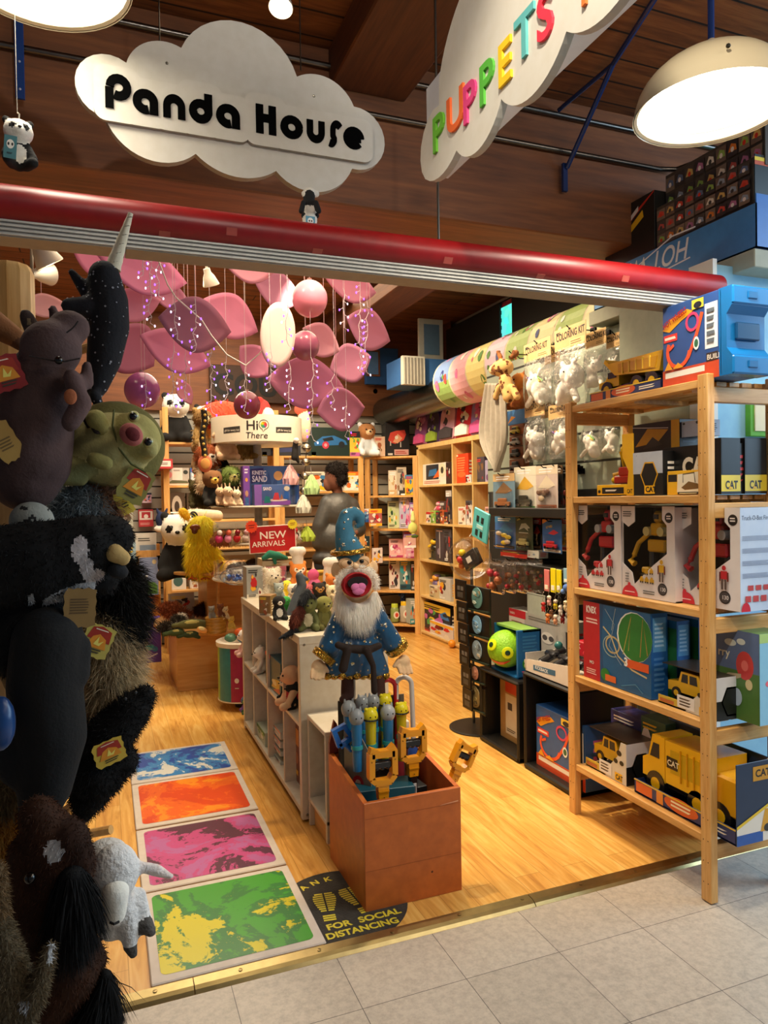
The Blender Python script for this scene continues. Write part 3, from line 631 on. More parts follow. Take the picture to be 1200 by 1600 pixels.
# tiered wooden display
td = thing('tiered_display', (.95, 5.5, 0), 'round tiered wooden display table heaped with plush animals', 'table')
b = MB(); b.box(.455, 5.2, 0, 1.35, 5.9, .40, 'cf9a58', .003); b.build('base_box', BEECH, td)
b = MB(); b.lathe([(.62, 0), (.625, .006), (.625, .022), (.62, .028)], 64, 'd6a463', T(.95, 5.63, .40)); b.build('lower_top', BEECH, td)
b = MB(); b.box(.70, 5.45, .428, 1.3, 6.0, .79, '8a5a28', .003); b.build('riser_box', BEECH, td)
b = MB(); b.lathe([(.55, 0), (.555, .006), (.555, .018), (.55, .022)], 64, 'e0b478', T(.96, 5.79, .79)); b.build('upper_top', BEECH, td)
b = MB(); b.cyl((.765, 5.35, .428), (.765, 5.35, .79), .012, n=12, col='d0a468'); b.build('support_rod', BEECH, td)
# white spinner with the Hi There drum
SX, SY = .985, 4.9
sp = thing('display_spinner', (SX, SY, 0), 'white round display spinner topped by a drum sign reading Hi There', 'display stand')
b = MB(); b.cyl((SX, SY, .05), (SX, SY, 1.76), .028, n=20, col='a9a49c'); b.build('pole', WOODPAINT, sp, smooth=.8)
b = MB(); b.lathe([(.115, 0), (.115, .03), (.05, .05)], 40, '8d8880', T(SX, SY, 0)); b.build('base_plate', METAL, sp)
ZD0 = 1.71; ZD1 = 1.885; RD = .305
b = MB(); b.lathe([(.02, 0), (RD-.01, 0), (RD, .004), (RD, ZD1-ZD0), (RD-.012, ZD1-ZD0), (.02, ZD1-ZD0-.01)], 72, 'efe8d6', T(SX, SY, ZD0), cap=False); dr = b.build('drum_sign', WOODPAINT, sp, smooth=.5)
def oncyl(mb, R, cx, cy, z):
 V = []
 a0 = math.atan2(-cy, -cx)
 for x, y, zz in mb.v: a = a0+x/R; V.append((cx+(R-y)*math.cos(a), cy+(R-y)*math.sin(a), z+zz))
 mb.v = V
b = MB(); b.text('Hi', .062, '2c2a28', T(-.07, -.001, .075), 0, .015); b.text('There', .042, '2c2a28', T(-.075, -.001, .02), 0, .005, shear=.1)
for k in range(6):
 a = k*PI/3; b.add([(.045, -.0012, .108), (.045+.022*math.cos(a), -.0012, .108+.022*math.sin(a)), (.045+.022*math.cos(a+1), -.0012, .108+.022*math.sin(a+1))], [(0, 1, 2)], ('d8322c', 'e88a20', 'e8c820', '4aa040', '308890', 'b03060')[k])
stroke(b, arc(.045, .108, .031, 250, -80, 20)+[(.04, .062), (.034, .078)], .004, lambda u, v: (u, v), -.0012, .0004, '3a3836')
for x0 in (-.235, .125):
 for k in range(12): u0 = x0+.0105*k; b.quad((u0, -.0005, .057+.0005*k), (u0+.0107, -.0005, .0575+.0005*k), (u0+.0107, -.0005, .0955+.0005*k), (u0, -.0005, .095+.0005*k), '3c3a38')
 b.text('gift for every kid', .014, 'e8e0d0', T(x0+.01, -.0016, .07), 0, .01, sx=.85)
oncyl(b, RD, SX, SY, ZD0); b.build('drum_lettering', CARD, dr)
for z in (1.285, 1.045, .80):
 b = MB(); b.lathe([(.03, 0), (.315, 0), (.318, .006), (.315, .014), (.03, .014)], 64, 'e4ddcc', T(SX, SY, z), cap=False); b.build('round_shelf', WOODPAINT, sp, smooth=.5)
for z in (1.30, 1.06, .814):
 b = MB(); h = .10 if z > 1.2 else .11
 b.lathe([(.308, 0), (.308, h), (.305, h), (.305, 0)], 64, 'ffffff', T(SX, SY, z), cap=False); b.build('clear_rim', CLEAR, sp, smooth=.5)
# spinner of blue disc packs
SPX, SPY = 1.99, 3.72
rs = thing('pack_stand', (SPX, SPY, 0), 'black floor stand with a round base hung with strips of blue disc packs', 'display stand')
b = MB(); b.lathe([(.17, 0), (.17, .006), (.16, .009), (.02, .011)], 48, '1c1915', T(SPX, SPY-.06, 0)); b.build('round_base', RUBBER, rs)
b = MB(); b.cyl((SPX, SPY, .0), (SPX, SPY, 1.0), .009, n=12, col='8a8a88'); b.build('pole', METAL, rs)
# ================================================================ GOODS: builders
def fit(x0, y0, x1, y1, X=None, Y=None, z=None):
 if X is not None:
  a = at(x0, y1, X=X); b = at(x1, y1, X=X); t_ = at((x0+x1)/2, y0, X=X); m_ = at((x0+x1)/2, y1, X=X); w = abs(a.y-b.y); ang = -90
 else:
  a = at(x0, y1, Y=Y); b = at(x1, y1, Y=Y); t_ = at((x0+x1)/2, y0, Y=Y); m_ = at((x0+x1)/2, y1, Y=Y); w = abs(b.x-a.x); ang = 0
 zz = m_.z if z is None else z
 return Vector((a.x, a.y, zz)), ang, w, max(.01, t_.z-zz)
def deco(b, w, h, D, y=-.0006):
 for i, d in enumerate(D):
  k = d[0]; yy = y-.00022*i
  if k == 'r': b.quad((d[1]*w, yy, d[2]*h), (d[3]*w, yy, d[2]*h), (d[3]*w, yy, d[4]*h), (d[1]*w, yy, d[4]*h), d[5])
  elif k == 'e':
   n = 18; b.add([(d[1]*w+d[3]*w*math.cos(2*PI*q/n), yy, d[2]*h+d[4]*h*math.sin(2*PI*q/n)) for q in range(n)], [tuple(range(n))], d[5])
  elif k == 'p': b.add([(u*w, yy, v*h) for u, v in d[1]], [tuple(range(len(d[1])))], d[2])
  elif k == 't': b.text(d[3], d[4]*h, d[5], T(d[1]*w, yy, d[2]*h) @ RY(-d[6] if len(d) > 6 else 0), 0, d[7] if len(d) > 7 else .01, sx=d[8] if len(d) > 8 else 1)
  elif k == 'l':
   rg = random.Random(int(d[1]*991+d[2]*77)); n = d[5]
   for q in range(n):
    v = d[2]+(d[4]-d[2])*(q+.2)/n; b.quad((d[1]*w, yy, v*h), ((d[1]+(d[3]-d[1])*rg.uniform(.7, 1))*w, yy, v*h), ((d[1]+(d[3]-d[1])*.9)*w, yy, (v+(d[4]-d[2])/n*.5)*h), (d[1]*w, yy, (v+(d[4]-d[2])/n*.5)*h), d[6])
  elif k == 's': stroke(b, [(u*w, v*h) for u, v in d[1]], d[2]*h, lambda u, v: (u, v), yy, .0003, d[3])
def autoprint(rg, pal, n=9):
 D = []
 k = rg.random()
 if k < .5: D.append(('r', 0, rg.uniform(.72, .82), 1, 1, rg.choice(pal)))
 if rg.random() < .5: D.append(('r', 0, 0, 1, rg.uniform(.12, .22), rg.choice(pal)))
 for q in range(n):
  cx, cy_ = rg.uniform(.15, .85), rg.uniform(.18, .75); r = rg.uniform(.06, .2); m_ = rg.randint(5, 8); ph = rg.random()*6
  D.append(('p', [(min(.98, max(.02, cx+r*rg.uniform(.5, 1.2)*math.cos(ph+2*PI*i/m_))), min(.97, max(.03, cy_+r*rg.uniform(.5, 1.1)*math.sin(ph+2*PI*i/m_)))) for i in range(m_)], rg.choice(pal)))
 D.append(('l', .1, .8, .75, .93, 2, rg.choice(('ffffff', 'f4d040', '202020', 'e03030'))))
 D.append(('l', .1, .05, .6, .14, 2, rg.choice(('ffffff', '303030'))))
 return D
PAL = {'red': ['c8202a', 'e8e0d0', '801820', 'f0b030', '303038'], 'blue': ['2a62b0', '7ab0dc', 'e8ecf0', 'e07030', '182848'], 'pink': ['e088a8', 'f0d0d8', 'b03870', 'ffffff', '8060a0'],
       'yel': ['f0c020', 'e06a20', '2a2a28', 'f4f0e0', '4080b0'], 'green': ['4a8a40', 'a8c860', 'f0ecd8', '204830', 'e0b040'], 'dark': ['1c1c20', '484850', 'b03028', 'c8c4bc', '806040'],
       'mix': ['d03838', '3878c0', 'e8c030', '48a050', 'f0ece0', '282830', 'c060a0'], 'tan': ['c8a878', 'e8dcc4', '806040', 'd8d0c0', 'a05a38'], 'white': ['f0ece4', 'c8ccd0', '8898a8', 'd84048', '404850'], 'teal': ['3898a0', 'a0d8d8', 'f0f0e8', '205060', 'e08040'], 'purp': ['6a48a0', 'b090d0', 'e8e0f0', 'e070a0', '302050']}
_sd = [100]
def carton(label, rect, d=.1, base='e8e4dc', pal='mix', D=None, cat='box', group=None, name='toy_box', X=None, Y=None, z=None, ang=None, side=None, back=0, n=9, mat=None, sideD=None, extra=None, seed=None, lean=0):
 p, a, w, h = fit(*rect, X=X, Y=Y, z=z); a = a if ang is None else a+ang
 if seed is None: _sd[0] += 1; seed = _sd[0]
 rg = random.Random(seed); M = FR(p, a) @ RX(-lean)
 b = MB(M); b.box(0, 0, 0, w, d, h, side or base, .0012); deco(b, w, h, [('r', .01, .01, .99, .99, base)], -.0003); deco(b, w, h, D if D is not None else autoprint(rg, PAL[pal], n))
 if sideD is not None: b.M = M @ T(w, 0, 0) @ RZ(90); deco(b, d, h, sideD, -.001)
 elif D is None or sideD is None:
  b.M = M @ T(w, 0, 0) @ RZ(90); deco(b, d, h, [('l', .15, .2, .85, .8, 5, rg.choice(PAL[pal]))])
 if extra: extra(b, w, h, M)
 return tag(b.build(name, mat or CARD), label, cat, group)
def figure(label, rect, cols=('c83030', 'e8c040', '2850a0'), X=None, Y=None, z=None, group=None, cat='figure', name='toy_figure', seed=None, d=.5):
 p, a, w, h = fit(*rect, X=X, Y=Y, z=z); M = FR(p, a) @ T(w/2, w*d*.5, 0); rg = random.Random(seed or int(rect[0]*7+rect[1])); c0, c1, c2 = cols; u = h; v = min(w, h)
 b = MB(M)
 for s_ in (-1, 1):
  b.cyl((s_*v*.16, 0, 0), (s_*v*.12, 0, u*.42), v*.13, v*.12, 10, c2); b.sph((s_*v*.17, -v*.06, u*.04), (v*.14, v*.2, u*.05), c2, 10, 6)
  b.cyl((s_*v*.28, 0, u*.68), (s_*v*(.42+rg.random()*.08), -v*.1, u*(.36+.4*rg.random())), v*.08, v*.07, 8, c1)
 b.sph((0, 0, u*.55), (v*.28, v*.2, u*.2), c0, 14, 8); b.sph((0, -v*.02, u*.85), (v*.22, v*.2, u*.15), c1, 14, 8); b.sph((0, v*.03, u*.92), (v*.23, v*.21, u*.09), c0, 12, 6)
 return tag(b.build(name, PLASTIC, smooth=.9), label, cat, group)
def jar(label, rect, col='c8c8b8', lid='e0c030', X=None, Y=None, z=None, group=None):
 p, a, w, h = fit(*rect, X=X, Y=Y, z=z); t_ = thing('toy_tub', tuple(FR(p, a) @ Vector((w/2, w/2, 0))), label, 'tub', group); M = FR(p, a) @ T(w/2, w/2, 0)
 b = MB(M); b.lathe([(w*.42, 0), (w*.48, h*.05), (w*.48, h*.7), (w*.36, h*.8)], 20, col); deco(b, w*.5, h, [('e', 0, .4, .7, .2, 'e8e0d0'), ('e', .1, .4, .4, .12, 'd04838')], -w*.49); b.build('body', PLASTIC, t_, smooth=.6)
 b = MB(M); b.lathe([(w*.38, h*.8), (w*.38, h*.97), (w*.34, h)], 20, lid); b.build('lid', PLASTIC, t_, smooth=.6); return t_
def fluff(prims, name, mat, label, cat, group=None, **kw):
 return tag(blob(prims, **kw).build(name, mat, smooth=True), label, cat, group)
def plush(label, p, h, ang=0, body='e8e0d0', limb=None, head=None, ear=None, muzzle=None, eye='181410', earkind='round', patch=None, group=None, name='plush_toy', cat='plush toy', sit=True, hs=1.12, fur=0, belly=None, vox=None, bodyless=False):
 limb = limb or body; head = head or body; ear = ear or limb; muzzle = muzzle or head; M = FR(p, ang); mm = lambda x, y, z: tuple(M @ Vector((x*h, y*h, z*h)))
 P = [('e', mm(0, .02, .28), (.21*h, .18*h, .27*h), body, (0, 0, ang)), ('e', mm(0, -.04, .72), (.235*h*hs, .21*h*hs, .205*h*hs), head, (0, 0, ang)), ('e', mm(0, -.22*hs, .67), (.10*h, .08*h, .075*h), muzzle, (0, 0, ang))]
 for s_ in (-1, 1):
  P.append(('c', mm(s_*.15, -.02, .45), .085*h, mm(s_*.24, -.16, .22), .075*h, limb))
  P.append(('c', mm(s_*.12, -.05, .10), .10*h, mm(s_*.22, -.3, .09), .095*h, limb))
  if earkind == 'round': P.append(('e', mm(s_*.18*hs, .0, .92), (.075*h,)*3, ear))
  elif earkind == 'point': P.append(('c', mm(s_*.13, .0, .86), .06*h, mm(s_*.18, .0, 1.0), .02*h, ear))
  elif earkind == 'long': P.append(('c', mm(s_*.13, .0, .86), .05*h, mm(s_*.3, -.02, .62), .06*h, ear))
  elif earkind == 'tall': P.append(('c', mm(s_*.09, .0, .86), .05*h, mm(s_*.12, .02, 1.12), .04*h, ear))
 pt = []
 if belly: pt.append((mm(0, -.12, .28), (.13*h, .12*h, .18*h), belly))
 if patch:
  for s_ in (-1, 1): pt.append((mm(s_*.1*hs, -.2*hs, .745), (.062*h, .075*h, .058*h), patch))
 t_ = thing(name, tuple(p), label, cat, group)
 bl_ = blob(P, vox=vox or max(.004, h*.035), smooth=4, paints=pt, fur=dict(n=int(fur), ln=h*.07, w=h*.006, comb=(0, 0, -.3)) if fur else None, seed=int(p[0]*1e3) & 255)
 bl_.build('body', FUR if fur else PLUSH, t_, smooth=True)
 if h > .07:
  for s_ in (-1, 1):
   e = MB(); e.sph(mm(s_*.085*hs, -.235*hs, .755), .024*h, eye, 10, 6); e.build('eye', PLASTIC, t_, smooth=True)
  e = MB(); e.sph(mm(0, -.3*hs, .695), (.035*h, .025*h, .026*h), '1a1614', 10, 6); e.build('nose', PLASTIC, t_, smooth=True)
 return t_
def onp(x, y, X=None, Y=None, z=None):
 q = at(x, y, X=X, Y=Y); return Vector((q.x, q.y, q.z if z is None else z))
def hookrod(p, ln=.16):
 b = MB(); b.tube([(2.35, p.y, p.z), (p.x+.0, p.y, p.z), (p.x-.02, p.y, p.z+.015)], .003, 6, '1c1a18'); b.box(2.338, p.y-.02, p.z-.015, 2.35, p.y+.02, p.z+.015, '1c1a18'); return b
def blister(label, rect, X, card='3060a0', toy='d03030', pal='mix', group=None, cat='packaged toy', toyk='car', hook=True, D=None, name='blister_pack'):
 p, a, w, h = fit(*rect, X=X); M = FR(p, a); t_ = thing(name, tuple(M @ Vector((w/2, 0, 0))), label, cat, group); _sd[0] += 1; rg = random.Random(_sd[0])
 b = MB(M); b.box(0, 0, 0, w, .002, h, card); deco(b, w, h, D if D is not None else [('r', .0, .8, 1, 1, rg.choice(PAL[pal])), ('l', .15, .83, .8, .95, 2, 'ffffff'), ('p', [(.1, .5), (.5, .78), (.9, .55), (.6, .48)], rg.choice(PAL[pal])), ('r', .05, .03, .95, .12, rg.choice(PAL[pal]))]); b.build('backing_card', CARD, t_)
 b = MB(M)
 if toyk == 'car':
  b.box(w*.16, -.018, h*.16, w*.84, -.004, h*.27, toy, .003); b.box(w*.3, -.016, h*.26, w*.7, -.006, h*.36, toy, .004)
  for u in (.28, .72): b.cyl((u*w, -.02, h*.16), (u*w, -.003, h*.16), h*.05, n=12, col='181818')
 else:
  for k in range(5): b.sph((w*rg.uniform(.25, .75), -.012, h*rg.uniform(.15, .5)), (w*.14, .01, h*.07), rg.choice((toy, toy, 'e0c8a8')), 10, 6)
 b.build('toy', PLASTIC, t_)
 b = MB(M); b.box(w*.08, -.026, h*.06, w*.92, -.0005, h*.56, 'ffffff', .006); b.build('clear_bubble', CLEAR, t_)
 if hook: q = M @ Vector((w/2, -.004, h*.95)); hookrod(Vector((X-.02, q.y, q.z))).build('hook', METAL, t_)
 return t_
# ================================================================ GOODS ON THE PINE SHELVING
XI = 1.84
def yellow_truck(mb, L_, Hh, wd, kind, c1='f0b818', c2='d89a10'):
 r = Hh*.2
 for x in (.16, .62, .84) if kind != 'pickup' else (.2, .8):
  for y in (0, wd*.8): mb.cyl((x*L_, y, r), (x*L_, y+wd*.2, r), r, n=20, col='1a1a1a'); mb.cyl((x*L_, y-.001, r), (x*L_, y+wd*.2, r), r*.5, n=14, col=c1)
 mb.box(.05*L_, wd*.12, r*.9, .97*L_, wd*.88, r*1.5, '2a2a2a', .003)
 if kind == 'dump':
  mb.prism([(.02*L_, r*1.3), (.34*L_, r*1.3), (.34*L_, Hh*.62), (.2*L_, Hh*.62), (.12*L_, Hh*.42), (.02*L_, Hh*.4)], 0.05*wd, wd*.95, c1)
  mb.box(.17*L_, .03*wd, Hh*.46, .3*L_, .97*wd, Hh*.6, '20242a'); mb.prism([(.3*L_, Hh*.5), (.95*L_, Hh*.38), (1.0*L_, Hh*.8), (.2*L_, Hh*.8), (.14*L_, Hh*.92), (.12*L_, Hh*.85)], 0, wd, c1, c2)
  mb.prism([(.36*L_, Hh*.55), (.9*L_, Hh*.46), (.93*L_, Hh*.7), (.36*L_, Hh*.74)], -.003, 0, c2)
  for k in range(5): mb.box((.42+.1*k)*L_, -.005, Hh*.5, (.435+.1*k)*L_, 0, Hh*.75, 'f8cc40')
 elif kind == 'garbage':
  mb.prism([(0, r*1.3), (.26*L_, r*1.3), (.26*L_, Hh*.98), (.12*L_, Hh*.98), (.07*L_, Hh*.62), (0, Hh*.55)], .03*wd, wd*.97, c1)
  mb.prism([(.09*L_, Hh*.62), (.2*L_, Hh*.62), (.2*L_, Hh*.85), (.13*L_, Hh*.85)], .02*wd, .98*wd, '1c2026')
  mb.prism([(.28*L_, r*1.5), (.8*L_, r*1.5), (.8*L_, Hh), (.28*L_, Hh*.97)], .0, wd, c1, c2); mb.box(.79*L_, .02*wd, r*1.2, L_, wd*.98, Hh*.8, c2, .008)
  mb.prism([(.34*L_, Hh*.5), (.74*L_, Hh*.5), (.74*L_, Hh*.85), (.34*L_, Hh*.85)], -.002, 0, 'c8a010')
  mb.box(.3*L_, -.003, Hh*.56, .42*L_, 0, Hh*.74, '1a1a1a'); mb.text('CAT', Hh*.09, 'f4e8c0', T(.31*L_, -.004, Hh*.61), 0, .02)
  for k in range(5): mb.box((.45+.07*k)*L_, -.006, Hh*.4, (.46+.07*k)*L_, 0, Hh*.9, c2)
 else:
  mb.prism([(0, r*1.2), (L_, r*1.2), (L_, Hh*.55), (.75*L_, Hh*.58), (.68*L_, Hh*.95), (.3*L_, Hh*.95), (.24*L_, Hh*.6), (0, Hh*.55)], .04*wd, wd*.96, c1, c2)
  mb.prism([(.3*L_, Hh*.6), (.45*L_, Hh*.6), (.45*L_, Hh*.88), (.33*L_, Hh*.88)], .03*wd, .97*wd, '20262c'); mb.prism([(.49*L_, Hh*.6), (.66*L_, Hh*.6), (.64*L_, Hh*.88), (.49*L_, Hh*.88)], .03*wd, .97*wd, '20262c')
 return mb
def logo_cat(b, x, z, h, col='1a1a1a', bgc='f0b818', pad=.35, sx=1):
 b.quad((x-h*pad, -.0012, z-h*pad), (x+h*(2.1*sx+pad), -.0012, z-h*pad), (x+h*(2.1*sx+pad), -.0012, z+h*(1+pad)), (x-h*pad, -.0012, z+h*(1+pad)), bgc)
 b.text('CAT', h, col, T(x, -.0016, z), 0, .035, sx=sx); b.add([(x+h*.7*sx, -.002, z-.02*h), (x+h*1.4*sx, -.002, z-.02*h), (x+h*1.05*sx, -.002, z+.35*h)], [(0, 1, 2)], 'f0b818' if bgc != 'f0b818' else '1a1a1a')
def truck_tray(label, rect, kind, X=XI, z=0, d=.2, tray='2a3a6a', cardh=1.25, name='toy_truck', group='boxed yellow toy trucks', cardc='28407a', traypal='yel', wd=None):
 p, a, w, h = fit(*rect, X=X, z=z); M = FR(p, a); t_ = thing(name, tuple(M @ Vector((w/2, d/2, 0))), label, 'toy truck', group)
 b = MB(M @ T(w*.03, d*.12, h*.05)); yellow_truck(b, w*.93, h*.95, wd or d*.7, kind); b.build('truck_body', PLASTIC, t_, smooth=.5)
 b = MB(M); b.box(0, 0, 0, w, .004, h*.22, tray, .001); b.box(0, 0, 0, w, d, .006, tray); b.box(0, 0, 0, .003, d, h*.2, tray); b.box(w-.003, 0, 0, w, d, h*.2, tray)
 deco(b, w, h*.22, [('r', .02, .15, .2, .85, 'e06a30'), ('e', .5, .6, .17, .5, 'd8602a'), ('l', .4, .35, .62, .85, 2, 'f8e8c0'), ('l', .72, .3, .95, .7, 2, 'e8e0d0'), ('r', .25, .1, .32, .95, 'e8903a'), ('r', .0, .9, 1, 1, 'e8c030')]); b.build('card_tray', CARD, t_)
 b = MB(M); b.box(0, d-.006, 0, w, d, h*cardh, cardc, .001); b.prism([(w*.6, h*.2), (w, h*.2), (w, h*1.0), (w*.9, h*1.0)], d-.008, d-.0055, 'e8e0c8'); b.build('backing_card', CARD, t_); return t_, M, w, h
ZT = 1.702
truck_tray('yellow toy dump truck in an open card tray on the top of the pine shelving', (922, 545, 1033, 622), 'dump', z=ZT, d=.2, cardh=1.05, cardc='d0dce4')
def hw_logo(b, x, z, h, flip=False):
 s_ = 1
 b.prism([(x-h*.2, z+h*.1), (x+h*.9, z+h*1.0), (x+h*3.1, z+h*1.55), (x+h*3.9, z+h*1.2), (x+h*3.2, z+h*.9), (x+h*2.4, z+h*.6), (x+h*.8, z-h*.25)], -.0016, -.0012, 'e8a020'); b.text('HOT WHEELS', h*.62, 'a81410', T(x+h*.15, -.006, z+h*.12) @ RY(-20), 0, .03, sx=.62)
def track_art(b, w, h):
 deco(b, w, h, [('r', 0, 0, 1, .2, 'c84a2a'), ('r', .05, .10, .75, .17, 'ece6da'), ('r', .76, .35, .97, .88, 'dfe4e8'), ('r', .78, .2, .97, .3, '3a2a24'), ('t', .79, .22, 'BUILDER', .06, 'e8e0d0'),
  ('r', .03, .55, .28, .64, 'd83830'), ('l', .05, .565, .26, .63, 1, 'f0e0d0'), ('s', arc(.3, .42, .2, 150, 350, 14), .05, 'e8562e'), ('s', [(.47, .3), (.62, .55), (.72, .8)], .05, 'e8562e'), ('s', arc(.55, .72, .1, 0, 360, 14), .035, 'd0406a'),
  ('s', [(.13, .45), (.22, .5)], .04, 'e8562e'), ('e', .62, .45, .05, .08, 'e8f0f0'), ('e', .62, .45, .035, .05, '306848'), ('r', .55, .86, .75, .97, 'f0d040'), ('e', .65, .9, .07, .04, '202430'), ('l', .8, .4, .94, .84, 5, '606870'), ('p', [(.05, .2), (.12, .3), (.2, .2), (.3, .27), (.4, .2)], 'e8a020')])
 hw_logo(b, .03*w, .70*h, .125*h)
def track_case():
 p, a, w, h = fit(1036, 503, 1140, 592, X=XI-.01, z=ZT); h = .275; w = .25; M = FR(p, a); t_ = thing('race_track_set', tuple(M @ Vector((w/2, .08, 0))), 'blue race track set in a moulded blue carry case on top of the pine shelving', 'toy set')
 b = MB(M); b.box(0, 0, 0, w, .15, h, '2c4f8c', .002); track_art(b, w, h); b.build('printed_sleeve', CARD, t_)
 b = MB(M @ T(w, -.004, 0))
 b.box(0, 0, 0, .014, .16, h, '1769a8', .006); b.prism([(0, 0), (.05, 0), (.05, .06), (.03, .085), (.03, .19), (.05, .215), (.05, h), (0, h)], 0, .16, '1769a8')
 b.box(.045, 0, 0, .056, .16, .058, '1a70b2', .006); b.box(.045, 0, .217, .056, .16, h, '1a70b2', .006)
 for z0 in (.02, .235): b.box(.054, .06, z0, .06, .1, z0+.025, '14609c', .004)
 b.box(.03, .03, .11, .042, .13, .165, '123f68', .004)
 b.build('carry_case', PLASTIC, t_, smooth=.5)
track_case()
Z2 = 1.327
def hexwin(b, cx, cz, r, M=None):
 for k, c in ((1, 'e0a818'), (.88, '1a1a18')):
  b.add([(cx+r*k*math.cos(PI/6+i*PI/3+PI/6), -.001-.0004*(1-k)*10, cz+r*k*1.15*math.sin(PI/6+i*PI/3+PI/6)) for i in range(6)], [(0, 1, 2, 3, 4, 5)], c)
def catbox(label, rect, z, top='b9c0ca', X=XI, d=.14, logo=(.5, .08, .12), frac=.5, **kw):
 def ex(b, w, h, M):
  b.M = M; b.quad((0, -.0009, h*frac), (w, -.0009, h*frac), (w, -.0009, h), (0, -.0009, h), top); hexwin(b, w*.55, h*.48, w*.3)
  b.sph((w*.12, 0, h*.93), (.005, .001, .005), '101010', 8, 6); logo_cat(b, w*logo[0]-.01, h*logo[1], h*logo[2])
 return carton(label, rect, d=d, base='191919', D=[], z=z, X=X, extra=ex, cat='boxed toy', group=kw.get('group'))
# second shelf
def tier2():
 t_, M, w, h = None, None, None, None
 p, a, w, h = fit(933, 712, 990, 775, X=XI, z=Z2); M = FR(p, a); t_ = thing('excavator_set', tuple(M @ Vector((w/2, .06, 0))), 'yellow and red toy excavator in an open yellow card box', 'boxed toy')
 b = MB(M); b.box(0, 0, 0, w, .003, h*.28, 'f0b818', .001); b.box(0, 0, 0, w, .12, .004, '202020'); b.box(0, .117, 0, w, .12, h*1.35, '282420'); b.prism([(w*.82, 0), (w, 0), (w, h*1.5), (w*.72, h*1.5), (w*.72, h*.95), (w*.88, h*.6)], -.001, .003, 'e8b020'); deco(b, w, h*.28, [('r', .15, .2, .75, .75, '202020'), ('l', .25, .35, .6, .65, 1, 'e8e0d0'), ('e', .07, .4, .04, .15, '202020')]); logo_cat(b, w*.84, h*.06, h*.1, sx=.7); b.build('card_tray', CARD, t_)
 b = MB(M); b.box(w*.3, .03, h*.3, w*.8, .09, h*.5, 'c83a28', .004); b.box(w*.42, .03, h*.5, w*.75, .09, h*.72, 'c83a28', .004); b.tube([(w*.5, .05, h*.6), (w*.4, .05, h*1.1), (w*.62, .05, h*1.2)], .008, 8, 'f0b818'); b.tube([(w*.5, .05, h*.6), (w*.2, .05, h*.55), (w*.2, .05, h*.35)], .007, 8, 'f0b818'); b.sph((w*.22, .05, h*.4), .014, 'f0c828', 12, 8); b.sph((w*.65, .02, h*1.15), .014, 'f0c828', 12, 8)
 b.build('excavator', PLASTIC, t_, smooth=.6)
tier2()
catbox('grey and black toy box with a hexagonal window on the second shelf', (990, 706, 1036, 772), Z2)
carton('black and yellow clear fronted toy box resting on top behind the hexagonal window box', (982, 660, 1062, 704), d=.1, base='2a2622', X=XI+.09, pal='dark', D=[('r', 0, 0, .1, 1, 'd8a020'), ('r', .85, 0, 1, 1, 'd8a020'), ('p', [(.15, .2), (.6, .3), (.8, .7), (.4, .8)], 'c89018'), ('p', [(.3, .1), (.7, .2), (.5, .5)], '3a342c'), ('s', [(.1, .9), (.8, .75)], .03, 'c8c4bc')], z=Z2+.165)
carton('pale blue grey box end standing high behind the black lettered carton', (1064, 657, 1098, 690), d=.08, base='b6bfd0', X=XI+.10, D=[('e', .15, .85, .06, .07, '303840'), ('e', .8, .85, .1, .1, '303840')], z=Z2+.205)
carton('large black carton with big white letters on the second shelf', (1037, 696, 1125, 770), d=.13, base='161514', X=XI+.05, D=[('t', .36, .42, 'CAT', .34, 'e8e4da', 0, .05, .85)], z=Z2)
def ytr(b, w, h, M):
 b.M = M; deco(b, w, h, [('r', 0, 0, .3, .85, 'e8b020'), ('r', .03, .55, .28, .85, '2a2620'), ('p', [(.28, .1), (1, .1), (1, .95), (.3, .85)], 'ece2c8'), ('p', [(.4, .3), (.6, .55), (.85, .45), (.9, .25), (.5, .2)], '7a5a30'), ('s', [(.45, .5), (.45, .85), (.75, .9), (.78, .5)], .04, '4a3a28'), ('r', .3, .02, 1, .12, '2a2620'), ('l', .35, .04, .9, .1, 1, 'e8d8a0')])
carton('small yellow box printed with a brown tracked vehicle standing before the large black carton', (1043, 735, 1100, 772), d=.04, base='e8b020', X=XI-.005, D=[], extra=ytr, z=Z2)
def catface(label, rect, Y):
 def ex(b, w, h, M):
  b.M = M; deco(b, w, h, [('r', .05, .36, .95, .97, '20262a'), ('r', .0, .0, 1, .34, 'e4cc3a'), ('r', .0, .0, 1, .05, '1a1a1a')]); logo_cat(b, w*.2, h*.1, h*.14, bgc='e4cc3a', pad=.05, sx=.75)
 carton(label, rect, d=.1, base='121416', Y=Y, D=[], extra=ex, z=Z2)
catface('black box end with a yellow label, just right of the front post', (1127, 684, 1157, 770), 1.80)
catface('black box end with a yellow label nearest the right edge', (1164, 684, 1198, 770), 1.80)
carton('yellow toy box squeezed between two black box ends', (1153, 685, 1166, 768), d=.1, base='e0a820', Y=1.86, D=[('e', .5, .75, .35, .08, '2a2620'), ('r', .1, .3, .9, .5, '3a342c')], z=Z2)
